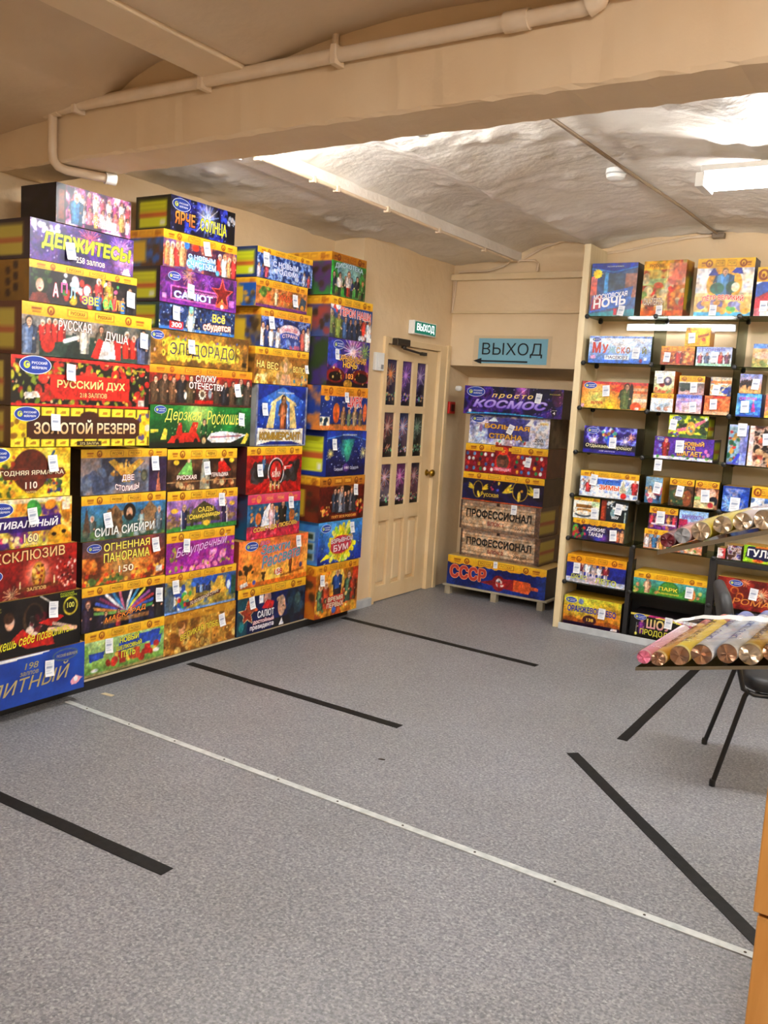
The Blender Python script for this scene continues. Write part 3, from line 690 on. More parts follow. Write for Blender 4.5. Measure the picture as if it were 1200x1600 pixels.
# ================================================================ PLATFORM AND THE CARTON WALL
pf = empty('display_platform', (-3.7, 3.6, 0)); tag(pf, 'low black platform with a pale board under the carton wall', 'platform')
MB().box(-.17, .14, -2.2, 1.6, 0, .052).build('plinth', 'black', pf)
MB().box(-.17, .15, -2.2, 1.6, .0525, .064).build('deck_board', 'pale', pf)
GL = 'firework cartons stacked along the left wall'
_n = [100]
def left(X, y0, y1, z0, z1, label, art, texts=(), d=.25, **kw):
    _n[0] += 1; rj = random.Random(_n[0]); j = rj.uniform(-.004, .004)
    return carton((X+j, (y0+y1)/2, z0), math.pi/2, y1-y0, d, z1-z0-.0015, label, art, texts, group=GL, seed=_n[0], **kw)
XA, XB, XD, XE = -3.46, -3.54, -3.53, -3.47
Y1c, W1 = '#f0d820', '#f4f2ee'
BB = (.2, '#7a3210')

# --- nearest column, upper part
left(XA, 2.603, 3.025, 2.249, 2.421, 'dark carton printed with a crowd in fur hats, topmost of the nearest stack',
     lambda a: a.wash(['#3a1a40', '#a04a80', '#e0a0c0', '#f0d0d8'], 4.).folk(9, .2, 1., .45, .45, ['#c04a60', '#e8d0d8', '#a03a70', '#f0f0f0'], ('#f0e8e0', '#6a3a2a', '#d8c8c0'))
       .folk(8, .3, 1., .1, .45, ['#f4e8e8', '#d07080', '#e8b060', '#f0c0d0']).rect(0, 0, .12, 1, '#2a1410').rect(.03, .1, .1, .85, '#7a3a1c').man(.26, .05, .75, '#3a78a8', '#e8e4e0', '#c89070', 1.3).rect(.6, .1, .8, .32, '#f2dcd8').sparks(30, ['#fff', '#ffd0e0'], .2, 1, .6, 1),
     [('С НОВЫМ\nГОДОМ', .48, .12, .7, .36, '#f2f0ee', dict(out='#c83a3a'))], side=('plain', '#17151e', '#211d2c'), top='#1c1822')
left(XA, 2.475, 3.05, 2.072, 2.247, 'purple carton with big yellow slanted title and white splash',
     lambda a: a.grad('#2a1552', '#5a3590', 20).wash(['#22124a', '#4a2a80', '#6a4098'], 3., al=.7).burst(.55, .75, .4, ['#e04a6a', '#f08090'], 26, .02).burst(.85, .7, .45, ['#8a60c0', '#b090e0'], 26, .02).blobs(16, ['#e8e8ee', '#d0d0dc'], .04, .1, .02, .28, .72, .95).rad(.9, .4, .7, '#f0b0d0', .8).sparks(40, ['#e0d0f0'], 0, 1, 0, 1, .015).poly([(.88, .02), (.97, .02), (.95, .2), (.9, .16)], '#eae0f0'),
     [('ДЕРЖИТЕСЬ!', .10, .30, .97, .74, '#ece22a', dict(out='#4a6a18', ow=.04, bold=.04, shear=.12)), ('258 залпов', .42, .1, .70, .26, '#f0d8c8', dict(bold=.02))], tagpos=(.36, .36), side=('limedark', '#2a1a2e', '#3a2038'), top='#241640')
left(XA, 2.468, 3.07, 1.89, 2.07, 'carton with gold band, woman in green wreath and rainbow letters on black',
     lambda a: a.fill('#1e1a1c').wash(['#1a1618', '#2a2428', '#3a3030'], 4.).blobs(40, ['#e04030', '#3a80d0', '#40a050', '#e8c030', '#e870b0', '#f0f0f0'], .04, .1, .3, .85, .1, .75).ell(.09, .5, .26, .3, '#20301c').blobs(14, ['#2f4a22', '#3f5a2a'], .04, .07, .01, .2, .5, .8).ell(.09, .42, .11, .16, '#e0b098').ell(.09, .34, .035, .02, '#b02a3a').poly([(.0, 0), (.18, 0), (.14, .24), (.03, .22)], '#7a3a30').ell(.4, .55, .12, .18, '#e8eaf0').ell(.51, .42, .15, .2, '#c82a2a').ell(.51, .45, .11, .13, '#f0f0f0').man(.62, .2, .6, '#d03a3a', '#f0f0f0').man(.72, .2, .6, '#e8b040', '#8a3a1a').folk(5, .5, .9, .0, .45, ['#d04040', '#4080c0', '#e0a040']).man(.93, 0, .7, '#2a2a3a').band(*BB[:1]),
     [('А', .2, .18, .25, .52, '#f0f0f0', dict(out='#c03040', bold=.03)), ('П', .27, .3, .33, .56, '#f060a0', dict(bold=.03)), ('Л', .35, .2, .4, .5, '#a0d0f0', dict(bold=.03)), ('ЭВЕ', .46, .1, .62, .32, '#e8d840', dict(bold=.03, out='#2050a0')), ('СА', .66, .06, .76, .32, '#60c060', dict(bold=.03)), ('ЛЕ', .78, .06, .87, .34, '#f0a040', dict(bold=.03))], band=BB, tagpos=(.93, .4), side=('dots', '#7a5a1e', '#8a6420'))
left(XA, 2.434, 3.17, 1.658, 1.888, 'wide gold-banded carton with a red accordion and white headline letters',
     lambda a: a.fill('#4a4a46').wash(['#3a4440', '#6a645a', '#8a8078'], 3.).rect(.12, 0, .95, .45, '#1f3a30', .8).folk(4, .12, .3, .3, .42, ['#d8281e', '#c82820'], ('#d8c8c0',)).ell(.18, .25, .16, .18, '#d03020').man(.05, .02, .7, '#5a6a88', '#2a2624', '#e0b89a', 1.2).poly([(.3, .0), (.5, .0), (.46, .38), (.36, .5)], '#26332e').man(.45, .1, .6, '#c8c0b0', '#3a3a38').man(.58, .12, .58, '#5a5244', '#2a1a10').poly([(.5, .05), (.56, .45), (.6, .4), (.56, .02)], '#c82a22').poly([(.56, .02), (.6, .4), (.68, .42), (.7, .05)], '#d8d4d4').poly([(.68, .45), (.74, .42), (.74, .03), (.7, .02)], '#c02a26').folk(2, .76, .88, .08, .55, ['#d02a1e'], ('#e0d8d0',)).man(.93, 0, .72, '#5a6080', '#22201e', '#e0b090', 1.2).line(.3, .32, .4, .42, .08, '#d8d4c8').band(.24),
     [('РУССКАЯ', .255, .52, .50, .72, '#f2ede2', dict(out='#6a3a2a', arch=.1)), ('ДУША', .61, .40, .80, .62, '#f2ede2', dict(out='#6a3a2a', slope=-.1))], band=(.24, '#7a3210'), tagpos=(.93, .5), side=('limedark', '#5a2a1c', '#7a3a24'))
left(XA, 2.383, 3.167, 1.434, 1.656, 'wide red and black carton with folk flowers and a red title panel',
     lambda a: a.fill('#1a1a14').blobs(90, ['#c82a20', '#d83a2a', '#a81c18'], .05, .11).blobs(110, ['#c8c030', '#8aa028', '#e0d850', '#5a7a20'], .02, .05, asp=1.6).blobs(40, ['#e8604a', '#f0d0a0'], .012, .03).rect(0, .93, 1, 1, '#d02a24').rect(0, 0, 1, .05, '#d02a24').rect(.255, .16, .835, .66, '#d8281e').poly([(.09, .14), (.19, .18), (.17, .3), (.08, .26)], '#e8dcd0').rect(.91, .06, .96, .2, '#e0d8d0'),
     [('РУССКИЙ ДУХ', .30, .36, .80, .60, '#f0d488', dict(bold=.03, out='#8a5a14', ow=.02)), ('218 ЗАЛПОВ', .46, .21, .66, .31, '#f0d488'), ('РУССКИЙ', .89, .83, .96, .87, '#e8c840')], logo=(.155,.82,.165), tagpos=(.39, .72), side=('limedark', '#3a2018', '#4a2a18'))
left(XA, 2.385, 3.176, 1.252, 1.432, 'wide yellow carton with gold bars and a brown title plaque',
     lambda a: (a.fill('#e8cc20'), [(a.poly([(x, y), (x+.075, y), (x+.085, y+.2), (x+.01, y+.2)], '#f2dc3a'), a.poly([(x+.02, y+.03), (x+.06, y+.05), (x+.065, y+.12), (x+.03, y+.1)], '#b8801c'), a.line(x+.09, y, x+.09, y+.2, .05, '#3a1e10')) for x in np.arange(.0, 1, .1) for y in (.02, .8)], a.blobs(8, ['#c89a20', '#8a5a18'], .05, .09, .0, .12, .2, .75), a.blobs(10, ['#c89a20', '#d8d0c0', '#4a3a80'], .05, .09, .9, .99, .1, .85), a.ell(.53, .8, .3, .12, '#4a2414'), a.poly([(.1, .25), (.14, .18), (.88, .18), (.92, .3), (.92, .68), (.87, .78), (.18, .78), (.1, .6)], '#4a2414'), a.rect(.44, .02, .62, .14, '#3a2010')),
     [('ЗОЛОТОЙ РЕЗЕРВ', .145, .32, .885, .70, '#f6f0d8', dict(bold=.03, out='#2a140c', ow=.03, col2='#d8a868')), ('272 ЗАЛПА', .46, .045, .60, .11, '#e0d090')], logo=(.1, .82, .13), tagpos=(.285, .62), side=('limedark', '#5a3a18', '#3a2412'), top='#c8a020', detail=.14)
# --- nearest column, lower part (runs out of the picture)
left(XA, 2.18, 2.701, 1.0225, 1.25, 'yellow carton with round brown fair signboard, nearest stack above the carnival masks',
     lambda a: a.wash(['#d8a818', '#f0d028', '#f4dc50'], 5.).ell(.6, .55, .42, .42, '#5a2416').blobs(30, ['#3a5a2a', '#a83a1c', '#e0a030', '#d86a2a'], .03, .06, .3, .45, .05, .9).blobs(24, ['#3a5a2a', '#a8301c', '#2a3a80', '#e0b040'], .03, .06, .74, .92, .1, .35).poly([(.3, .58), (.34, .38), (.9, .36), (.96, .46), (.92, .6)], '#6a2a18').ell(.6, .25, .2, .16, '#6a2a18').rect(.86, .7, .98, .9, '#e0c040', .6).line(.78, .75, .83, .92, .05, '#2a4a80'),
     [('НОВОГОДНЯЯ ЯРМАРКА', .10, .44, .93, .55, '#f4e8c8', dict(bold=.02, out='#2a1008')), ('110', .54, .18, .66, .32, '#f4ecd8', dict(bold=.03, slope=.03)), ('ЗАЛПОВ', .55, .1, .65, .14, '#f0d890')], logo=(.27, .86, .13), tagpos=(.81, .68), side=('plain', '#6a4418', '#4a2a12'))
left(XA, 2.18, 2.714, .798, 1.021, 'carnival carton with gold masks on yellow and purple, nearest stack',
     lambda a: a.grad('#e8c020', '#f0d840', 0).wash(['#5a2a78', '#e8c830', '#f0e080', '#e89020'], 2.6).rect(0, .9, 1, 1, '#f0f0e8', .6).ell(.62, .78, .16, .2, '#3f9a40', .5).ell(.78, .85, .14, .1, '#e88a20', .3).poly([(.15, .66), (.88, .62), (.9, .3), (.13, .34)], '#3a1a70').ell(.86, .2, .26, .2, '#d89a20', .4).ell(.82, .22, .06, .04, '#2a1410').ell(.92, .26, .06, .04, '#2a1410').ell(.93, .7, .1, .24, '#c87a1a', .3).blobs(14, ['#7a2a80', '#c83a6a', '#f0e0a0'], .04, .08, .3, .55, .02, .26).rect(.9, .72, .98, .9, '#e8e0d0', .9),
     [('ФЕСТИВАЛЬНЫЙ', .08, .40, .86, .60, '#f4f2f6', dict(bold=.03, shear=.18, out='#2a1458')), ('160', .52, .1, .66, .28, '#f4e8a0', dict(bold=.03, out='#5a2a60')), ('ЗАЛПОВ', .53, .04, .65, .08, '#f4e8c0')], logo=(.3, .80, .13), tagpos=(.60, .64), side=('plain', '#4a2a14', '#3a1a12'))
left(XA, 2.18, 2.746, .568, .7965, 'dark red carton with a glowing jewelled egg',
     lambda a: a.grad('#6a0e10', '#a81e18', 60).rad(.63, .45, .55, '#ff9a70', .95).rad(.63, .45, .3, '#fff0e0', 1).ell(.63, .42, .16, .27, '#a8741a').ell(.63, .44, .13, .23, '#d8a030').blobs(18, ['#8a1a1c', '#f0d070', '#5a3010'], .02, .045, .58, .68, .25, .62).line(.44, .16, .82, .2, .09, '#7a3a18').line(.46, .2, .46, .32, .03, '#f0e0a0').line(.78, .22, .78, .36, .03, '#f0e0a0').blobs(60, ['#f0d0c0', '#c84a3a', '#e8a080', '#3a0a10'], .012, .03, .8, 1, .1, .7).burst(.38, .08, .2, ['#ffe0a0'], 14, .015),
     [('ЭКСКЛЮЗИВ', .14, .72, .88, .93, '#e8c080', dict(out='#5a1a10', bold=.015, slope=.03)), ('ЗАЛПОВ', .52, .12, .7, .19, '#f0d080')], logo=(.2, .5, .12), side=('plain', '#3a100e', '#2a0c0c'))
left(XA, 2.18, 2.770, .302, .5665, 'black carton with a reclining woman in red dress and yellow script',
     lambda a: a.fill('#141414').wash(['#100f10', '#221c1c'], 2.).ell(.56, .6, .22, .3, '#4a3424').ell(.56, .64, .16, .22, '#171212').ell(.35, .62, .09, .14, '#e0b098').ell(.34, .7, .1, .1, '#4a2a18').blobs(30, ['#e8dcd0', '#5a1020', '#24181a'], .03, .07, .52, .66, .3, .66).poly([(.36, .3), (.5, .1), (.75, .08), (.72, .36), (.55, .3), (.46, .46)], '#c8241c').poly([(.6, .52), (.8, .6), (.84, .56), (.72, .42)], '#c8241c').line(.7, .36, .95, .3, .08, '#e0b498').line(.74, .46, .9, .34, .06, '#d8a890').ell(.2, .2, .2, .16, '#5a1420').burst(.2, .9, .2, ['#e8e060'], 12, .015).ell(.9, .72, .16, .17, '#c8b830').ell(.9, .72, .125, .135, '#17180c').line(.62, .99, .78, .75, .03, '#d8d8d0', .8),
     [('Ты можешь себе позволить...', .06, .10, .93, .28, '#e8e030', dict(shear=.25, slope=.08)), ('100', .865, .69, .935, .79, '#dcd860', dict(bold=.02)), ('РУССКИЙ\nФЕЙЕРВЕРК', .80, .90, .96, .99, '#b8c830')], tagpos=(.73, .72), side=('plain', '#1a1414', '#120f10'))
left(XA, 2.18, 2.798, .068, .300, 'royal blue carton with gold script and a torn white top edge, bottom of nearest stack',
     lambda a: a.grad('#123a96', '#1c4eb0', 100).wash(['#12378e', '#1a48a8', '#2152b4'], 2., al=.6).poly([(0, .97), (.3, .93), (.66, .97), (.7, 1), (0, 1)], '#e6e4e0').poly([(.3, .96), (.6, .95), (.68, 1), (.3, 1)], '#f2f0ec').ell(.82, .82, .3, .12, '#8a8a50').ell(.82, .82, .285, .105, '#163f9c').poly([(.88, .12), (.94, .14), (.98, .24), (.92, .32), (.87, .22)], '#e8a0b0').ell(.92, .24, .05, .06, '#f0f0f4'),
     [('ЭЛИТНЫЙ', .06, .20, .86, .56, '#b8a468', dict(shear=.3, slope=.06, bold=.005)), ('198', .46, .70, .58, .83, '#a89a68', dict(shear=.2)), ('залпов', .42, .58, .58, .66, '#a89a68', dict(shear=.25)), ('РУССКИЙ ФЕЙЕРВЕРК', .74, .78, .93, .86, '#b0a878')], tagpos=(.67, .62), side=('plain', '#16307a', '#10245c'), gloss=False, detail=.06)
# --- second column, lower
left(XB, 2.823, 3.380, 1.0025, 1.2305, 'gold-banded carton with a golden double eagle over two grey cities',
     lambda a: a.wash(['#3a3e50', '#6a7488', '#8a7a78'], 3.).rect(.78, 0, 1, .78, '#3a2a48').blobs(10, ['#5a6880', '#46506a'], .08, .16, .05, .35, .1, .5).poly([(.87, 0), (.9, .5), (.93, 0)], '#b06a50').rect(.6, 0, .75, .35, '#5a5a66').ell(.72, .38, .1, .14, '#3a3a30').ell(.72, .38, .07, .1, '#6a6a50').poly([(.5, .3), (.3, .72), (.36, .78), (.5, .55), (.66, .78), (.72, .72)], '#c89838').poly([(.46, .25), (.5, .75), (.56, .25)], '#d8a840').blobs(18, ['#e8c060', '#a87020'], .03, .05, .35, .68, .4, .75).band(*BB[:1]),
     [('ДВЕ', .455, .26, .60, .42, '#f6f0ee', dict(out='#8a2a1c', bold=.03)), ('СТОЛИЦЫ', .38, .08, .66, .23, '#f6f0ee', dict(out='#8a2a1c', bold=.03, arch=-.4))], band=BB, tagpos=(.845, .66), side=('dots', '#2a1c12', '#3a2a16'))
left(XB, 2.833, 3.384, .772, 1.0, 'gold-banded carton with Siberian wooden towers and bearded man, white letters',
     lambda a: a.grad('#3a5a40', '#3a80c8', 90).poly([(.3, .1), (.3, .6), (.38, .78), (.46, .6), (.46, .1)], '#7a5a3a').poly([(.72, .1), (.72, .6), (.8, .8), (.9, .6), (.9, .1)], '#8a6a48').blobs(20, ['#a07850', '#5a4028'], .03, .06, .3, .5, .2, .7).ell(.55, .58, .18, .2, '#2a2018').ell(.55, .55, .09, .13, '#d8a888').ell(.55, .46, .07, .07, '#3a2a1c').man(.12, .05, .5, '#4a5a5a', '#c8ccd0').man(.7, .2, .4, '#8aa0a0').man(.92, .1, .55, '#5a6a78', '#a0a8b0').poly([(.02, .2), (.06, .78), (.1, .2)], '#5a4030').blobs(20, ['#5a7a3a', '#6a6a58', '#9aa0a0'], .04, .08, 0, 1, 0, .2).band(.22),
     [('СИЛА СИБИРИ', .15, .07, .86, .27, '#eef0ee', dict(out='#3a4a3a', slope=.03, bold=.02))], band=(.22, '#7a3210'), tagpos=(.29, .44), side=('dots', '#3a2a18', '#2a2418'))
left(XB, 2.843, 3.386, .542, .770, 'carton of red flowers under fiery purple sky with yellow stacked letters',
     lambda a: a.grad('#c05a1c', '#4a3a4a', 90).wash(['#5a2a1a', '#d87020', '#f0a840', '#6a2a20'], 3.2, y1=.62, al=.8).rad(.8, .75, .5, '#c83a2a', .8).rad(.45, .35, .7, '#ffd070', .7).blobs(40, ['#c8301c', '#e04a20', '#f0c040'], .03, .06, 0, 1, .0, .28).blobs(20, ['#3a5a28', '#5a7a3a'], .03, .06, .05, .45, 0, .16).rect(.89, .1, .97, .24, '#e0d8d0'),
     [('ОГНЕННАЯ', .24, .74, .80, .92, '#f0e458', dict(out='#3a2a2a', bold=.02, slope=.02)), ('ПАНОРАМА', .24, .48, .80, .70, '#f0e458', dict(out='#3a2a2a', bold=.02, slope=.02)), ('150', .42, .22, .60, .38, '#f4ecd0', dict(out='#8a4a20', bold=.02))], logo=(.13, .84, .09), tagpos=(.87, .76), side=('plain', '#3a2028', '#4a2818'))
left(XB, 2.840, 3.388, .310, .540, 'gold-banded carton with fan of coloured brushes on black',
     lambda a: (a.fill('#1e1c2a').wash(['#16161e', '#3a2a3a', '#2a3050'], 4.), [a.line(.5, .3, .5+.42*math.cos(t)*.95, .32+.55*math.sin(t), .07, c) for t, c in zip(np.linspace(.1, 3.0, 15), ['#4a9a50', '#3a60c0', '#c04040', '#8a50a0', '#d8d040', '#4090c0', '#e0e0e0', '#303040', '#c06080', '#3a80b0', '#d0d0d8', '#8a3a60', '#4a60c0', '#d89040', '#70a050'])], a.folk(4, .2, .8, .0, .4, ['#2a2a3a', '#a03040', '#3a4a80']), a.man(.07, 0, .7, '#3a2a40', '#6a3a2a'), a.man(.93, 0, .72, '#2a2624', '#3a2a20'), a.rect(.25, .1, .8, .2, '#f0a030', .5), a.band(*BB[:1])),
     [('МАСКАРАД', .26, .11, .76, .25, '#f0902a', dict(shear=.2, slope=.12, out='#2a1010'))], band=BB, tagpos=(.92, .55), side=('dots', '#2a1a18', '#3a2a1c'))
left(XB, 2.862, 3.394, .074, .308, 'green and blue gold-banded carton with red houses and boats',
     lambda a: a.grad('#6a9a3a', '#c0d8a0', 90).blobs(16, ['#7ab048', '#a8c878', '#e0e8d0'], .06, .14, 0, 1, .4, .75).poly([(.06, .32), (.22, .36), (.24, .52), (.05, .5)], '#2a4aa8').poly([(.4, .4), (.92, .52), (.95, .74), (.42, .7)], '#2c4cb0').poly([(.8, .36), (.95, .4), (.97, .6), (.82, .54)], '#3558b8').blobs(16, ['#c02a24', '#a02018', '#e8c040'], .05, .09, .25, .9, .15, .4).rect(.42, .14, .5, .42, '#a82a20').rect(.58, .16, .68, .42, '#c8502a').rect(.74, .2, .82, .44, '#c02a24').ell(.12, .12, .1, .04, '#e8e8ea').ell(.9, .24, .1, .05, '#e8e8ec').rect(0, 0, 1, .06, '#9a8a58').band(.22),
     [('НОВЫЙ', .42, .60, .66, .76, '#e8e440', dict(out='#3a4a20', bold=.03, slope=.05)), ('ШЕЛКОВЫЙ', .38, .44, .70, .56, '#e8e440', dict(out='#3a4a20', bold=.03, slope=.05)), ('ПУТЬ', .44, .25, .62, .42, '#e8e440', dict(out='#3a4a20', bold=.03, slope=.05))], band=(.22, '#7a3210'), tagpos=(.28, .62), side=('dots', '#5a4a20', '#6a5a2a'))
# --- third column, lower
left(XB, 3.388, 3.936, .994, 1.223, 'gold-banded brown carton with two dancers in green and red dresses',
     lambda a: a.wash(['#2a1a16', '#4a2e20', '#6a4a30'], 3.).poly([(.14, .38), (.26, .68), (.32, .74), (.35, .4), (.36, .36)], '#7ac060').ell(.29, .72, .05, .06, '#d8a888').poly([(.72, .36), (.72, .66), (.78, .74), (.92, .44), (.82, .4)], '#c8241c').ell(.77, .73, .05, .06, '#e0b090').poly([(.45, .0), (.48, .7), (.53, .95), (.58, .7), (.6, .0)], '#8a8a7a').ell(.53, .42, .1, .2, '#b8c0b8').blobs(26, ['#c8a070', '#e0c890', '#8a4a2a'], .04, .08, .1, .95, .02, .22).line(.0, .2, 1, .22, .02, '#c89a60').ell(.12, .68, .09, .06, '#e0c030').ell(.92, .7, .09, .06, '#e0c030').band(.24, c='#eab020', c2='#f6cc38'),
     [('РУССКАЯ', .13, .26, .40, .37, '#f4eee8', dict(out='#7a2a20', bold=.03)), ('ГЕРАЛЬДИКА', .62, .28, .87, .40, '#f4eee8', dict(out='#7a2a20', bold=.03))], band=(.24, '#7a3210'), tagpos=(.54, .52), side=('plain', '#3a2418', '#2a1a10'))
left(XB, 3.391, 3.949, .766, .992, 'purple gold-banded carton with garden terraces and green lawn',
     lambda a: a.grad('#5a4a80', '#b070c0', 90).wash(['#6a5088', '#a878c0', '#d8a0c8'], 2.5, y0=.4, al=.6).rect(0, 0, 1, .12, '#3a8a38').poly([(.26, .2), (.34, .5), (.5, .72), (.66, .55), (.76, .2)], '#5a5030').blobs(40, ['#6a6a38', '#8a8040', '#3a3a20'], .03, .06, .28, .76, .12, .55).blobs(24, ['#7a5a40', '#a08050'], .03, .06, .02, .18, .1, .4).blobs(20, ['#7a5a40', '#a08050'], .03, .06, .82, .98, .2, .45).man(.23, .05, .6, '#2a3058', '#c8a060', '#e0b090', .8).line(.2, .02, .19, .5, .03, '#e0e0e0').man(.81, .12, .6, '#3a2a50', '#d0a060', '#e8c0a0', .7).line(.85, .12, .84, .55, .03, '#e0e0e0').ell(.1, .52, .12, .06, '#e0b030').ell(.92, .6, .1, .06, '#e0b030').ell(.55, .15, .12, .07, '#e8b030').band(.24),
     [('САДЫ', .42, .42, .64, .57, '#f0d850', dict(out='#3a3410', bold=.02)), ('Семирамиды', .3, .24, .74, .40, '#f0d850', dict(out='#3a3410', bold=.02, slope=.05))], band=(.24, '#7a3210'), tagpos=(.75, .72), side=('dots', '#4a3a2a', '#3a2a38'))
left(XB, 3.393, 3.935, .534, .764, 'magenta gold-banded carton with pale lilac script and pink roses',
     lambda a: a.fill('#9a2a94').wash(['#8a2488', '#a8309c', '#9a2a94'], 2.).blobs(14, ['#e070a8', '#f090b8', '#d05a98'], .05, .1, .25, .75, .02, .2).blobs(10, ['#e878b0', '#f4a0c4'], .05, .1, .55, .85, .15, .4).blobs(14, ['#7a9a40', '#5a7a30', '#c8c040'], .03, .05, .02, .95, .02, .2).blobs(8, ['#c8b040', '#7a9a40'], .03, .06, .03, .14, .3, .6).blobs(6, ['#c8b040', '#7a9a40'], .03, .06, .86, .98, .4, .7).band(.24),
     [('Безупречный', .13, .32, .88, .62, '#e8c8f0', dict(shear=.35, slope=.12, bold=.0))], band=(.24, '#7a3210'), tagpos=(.27, .66), side=('plain', '#6a4a20', '#5a2a4a'))
left(XB, 3.395, 3.965, .304, .532, 'gold carton with blue peacock feathers, wheat and banner',
     lambda a: a.wash(['#8a7030', '#c8a838', '#3a5a90'], 2.5).blobs(30, ['#2a50b8', '#3a70d0', '#e8e8f0'], .05, .11, .08, .3, .1, .6).blobs(14, ['#c8281e', '#3a9a40', '#e8c030'], .05, .08, .18, .36, .12, .45).folk(4, .42, .62, .4, .38, ['#2a3a60', '#8aa0c0', '#3a4a78']).blobs(16, ['#3a70d8', '#2a58c0'], .05, .09, .38, .7, .65, .78).poly([(.62, .3), (.72, .75), (.8, .75), (.85, .3)], '#d8a838').blobs(14, ['#e8c050', '#c89830'], .03, .06, .6, .85, .3, .7).ell(.89, .55, .12, .2, '#2a50b8').ell(.89, .48, .07, .12, '#e0e4f0').rect(.93, .2, 1, .7, '#2f5a48').poly([(.3, .1), (.5, .22), (.76, .3), (.78, .4), (.5, .32), (.28, .22)], '#5a1a2a').rect(0, 0, 1, .06, '#6a90d0').rect(0, .06, .12, .7, '#4a5a68', .8).band(.2, c='#dca020'),
     [('ПО ВОЛШЕБНОЙ СТРАНЕ', .34, .14, .74, .24, '#f4e8d0', dict(slope=.2))], band=BB, tagpos=(.13, .68), side=('band', '#5a4a20', '#2a4a80'))
left(XB, 3.396, 3.978, .068, .302, 'golden brown carton of cogs and amber coins with curved yellow title, bottom row',
     lambda a: a.wash(['#7a4a18', '#b07a2a', '#d0a040', '#8a5a20'], 3.).blobs(30, ['#c89038', '#8a5a1c', '#e0b860'], .05, .1, 0, 1, .0, .35).ell(.52, .55, .18, .3, '#a07028').ell(.52, .55, .13, .22, '#c89a40').ell(.52, .15, .11, .14, '#8a6020').ell(.52, .15, .08, .1, '#d0a048').ell(.24, .58, .11, .22, '#d8a070').ell(.22, .74, .13, .14, '#8a5a20').ell(.81, .72, .08, .14, '#e0b080').ell(.8, .84, .1, .1, '#9a6a28').rect(0, .8, 1, 1, '#d89a20', .55).blobs(20, ['#f0d080', '#6a3a10'], .02, .04),
     [('ВЕЛИКАЯ ПОБЕДА', .22, .26, .84, .44, '#f0e040', dict(out='#5a3a10', arch=.35, bold=.02, slope=.1))], band=(.2, '#8a5210'), tagpos=(.79, .58), side=('plain', '#6a4418', '#5a3814'))
# --- second stack upper (between columns)
left(XB, 3.358, 3.843, 2.364, 2.541, 'black and electric blue carton with yellow letters, topmost and highest of all',
     lambda a: a.grad('#101030', '#1a1a60', 20).wash(['#101028', '#20208a', '#3a50d0', '#14143a'], 3.).rad(.55, .6, .55, '#e0e8ff', 1.).burst(.55, .55, .6, ['#6a8aff', '#a0c0ff', '#ffffff'], 18, .02).rect(.0, 0, .1, 1, '#17162a', .7).rect(.87, 0, 1, 1, '#14141c').blobs(6, ['#b0b0b8'], .05, .08, .89, .98, .6, .8).sparks(30, ['#d0e0ff']),
     [('ЯРЧЕ', .06, .20, .36, .58, '#e8a040', dict(bold=.03, out='#201020', col2='#b05a20')), ('СОЛНЦА', .44, .12, .86, .56, '#e8e030', dict(bold=.02, out='#3a5a20', ow=.03))], logo=(.15, .77, .13), side=('lime', '#20201a', '#1a1a16'), top='#151520', d=.26)
left(XB, 3.317, 3.871, 2.174, 2.362, 'gold-banded carton of children in red with icy blue letters',
     lambda a: a.wash(['#4a2a4a', '#c06a50', '#6a4a80'], 3.).folk(4, .02, .28, .05, .65, ['#e08050', '#f0c090', '#d03a3a', '#e8a070'], ('#f0d0a0', '#f4e8e0')).folk(4, .72, 1, .05, .62, ['#d03a30', '#f0f0f0', '#e09a60', '#c83a3a'], ('#f4f0ee', '#d8a060')).ell(.3, .7, .1, .12, '#3a80e0').ell(.42, .68, .13, .1, '#d03a28').blobs(30, ['#6ab8f0', '#8ad0f8', '#4a98e0'], .06, .1, .3, .7, .12, .42).ell(.73, .1, .08, .08, '#5ab0e8').sparks(30, ['#fff', '#ffe0a0'], 0, 1, .05, .75, .015).band(.24),
     [('С НОВЫМ', .32, .34, .69, .48, '#d8f0ff', dict(out='#3a88d8', bold=.03)), ('СЧАСТЬЕМ', .30, .12, .70, .30, '#d8f0ff', dict(out='#3a88d8', bold=.03))], band=(.24, '#9a4210'), tagpos=(.56, .72), side=('band', '#4a2a1a', '#2a5ab0'), d=.26)
left(XB, 3.294, 3.872, 1.992, 2.172, 'violet carton with a red star neon frame',
     lambda a: a.grad('#6a1a80', '#4a2a70', 90).wash(['#5a1a70', '#8a3a98', '#3a2a50'], 3., y0=.3, al=.8).rect(0, 0, 1, .1, '#7a2a90').burst(.35, .85, .3, ['#f0a050', '#f0d080'], 20, .015).burst(.6, .8, .25, ['#c070e0'], 18, .015).rect(.13, .12, .78, .52, '#d870c0').rect(.145, .16, .765, .48, '#5a1a5a').star(.8, .5, .52, '#e05a50').star(.8, .5, .42, '#7a1c1c').poly([(.76, .1), (.8, .38), (.83, .1)], '#f0a040').poly([(.72, .1), (.78, .3), (.88, .1)], '#d8602a').ell(.8, .12, .07, .07, '#f0e8e0').rect(.9, .15, .97, .36, '#c070c8').rect(.03, .12, .08, .26, '#e0a0e0'),
     [('МОСКОВСКИЙ', .3, .36, .72, .45, '#e890d0', dict()), ('САЛЮТ', .17, .17, .67, .38, '#f0f0fa', dict(out='#5060b0', bold=.04))], logo=(.17, .78, .09), tagpos=(.37, .42), side=('lime', '#20182a', '#1a1420'), d=.26)
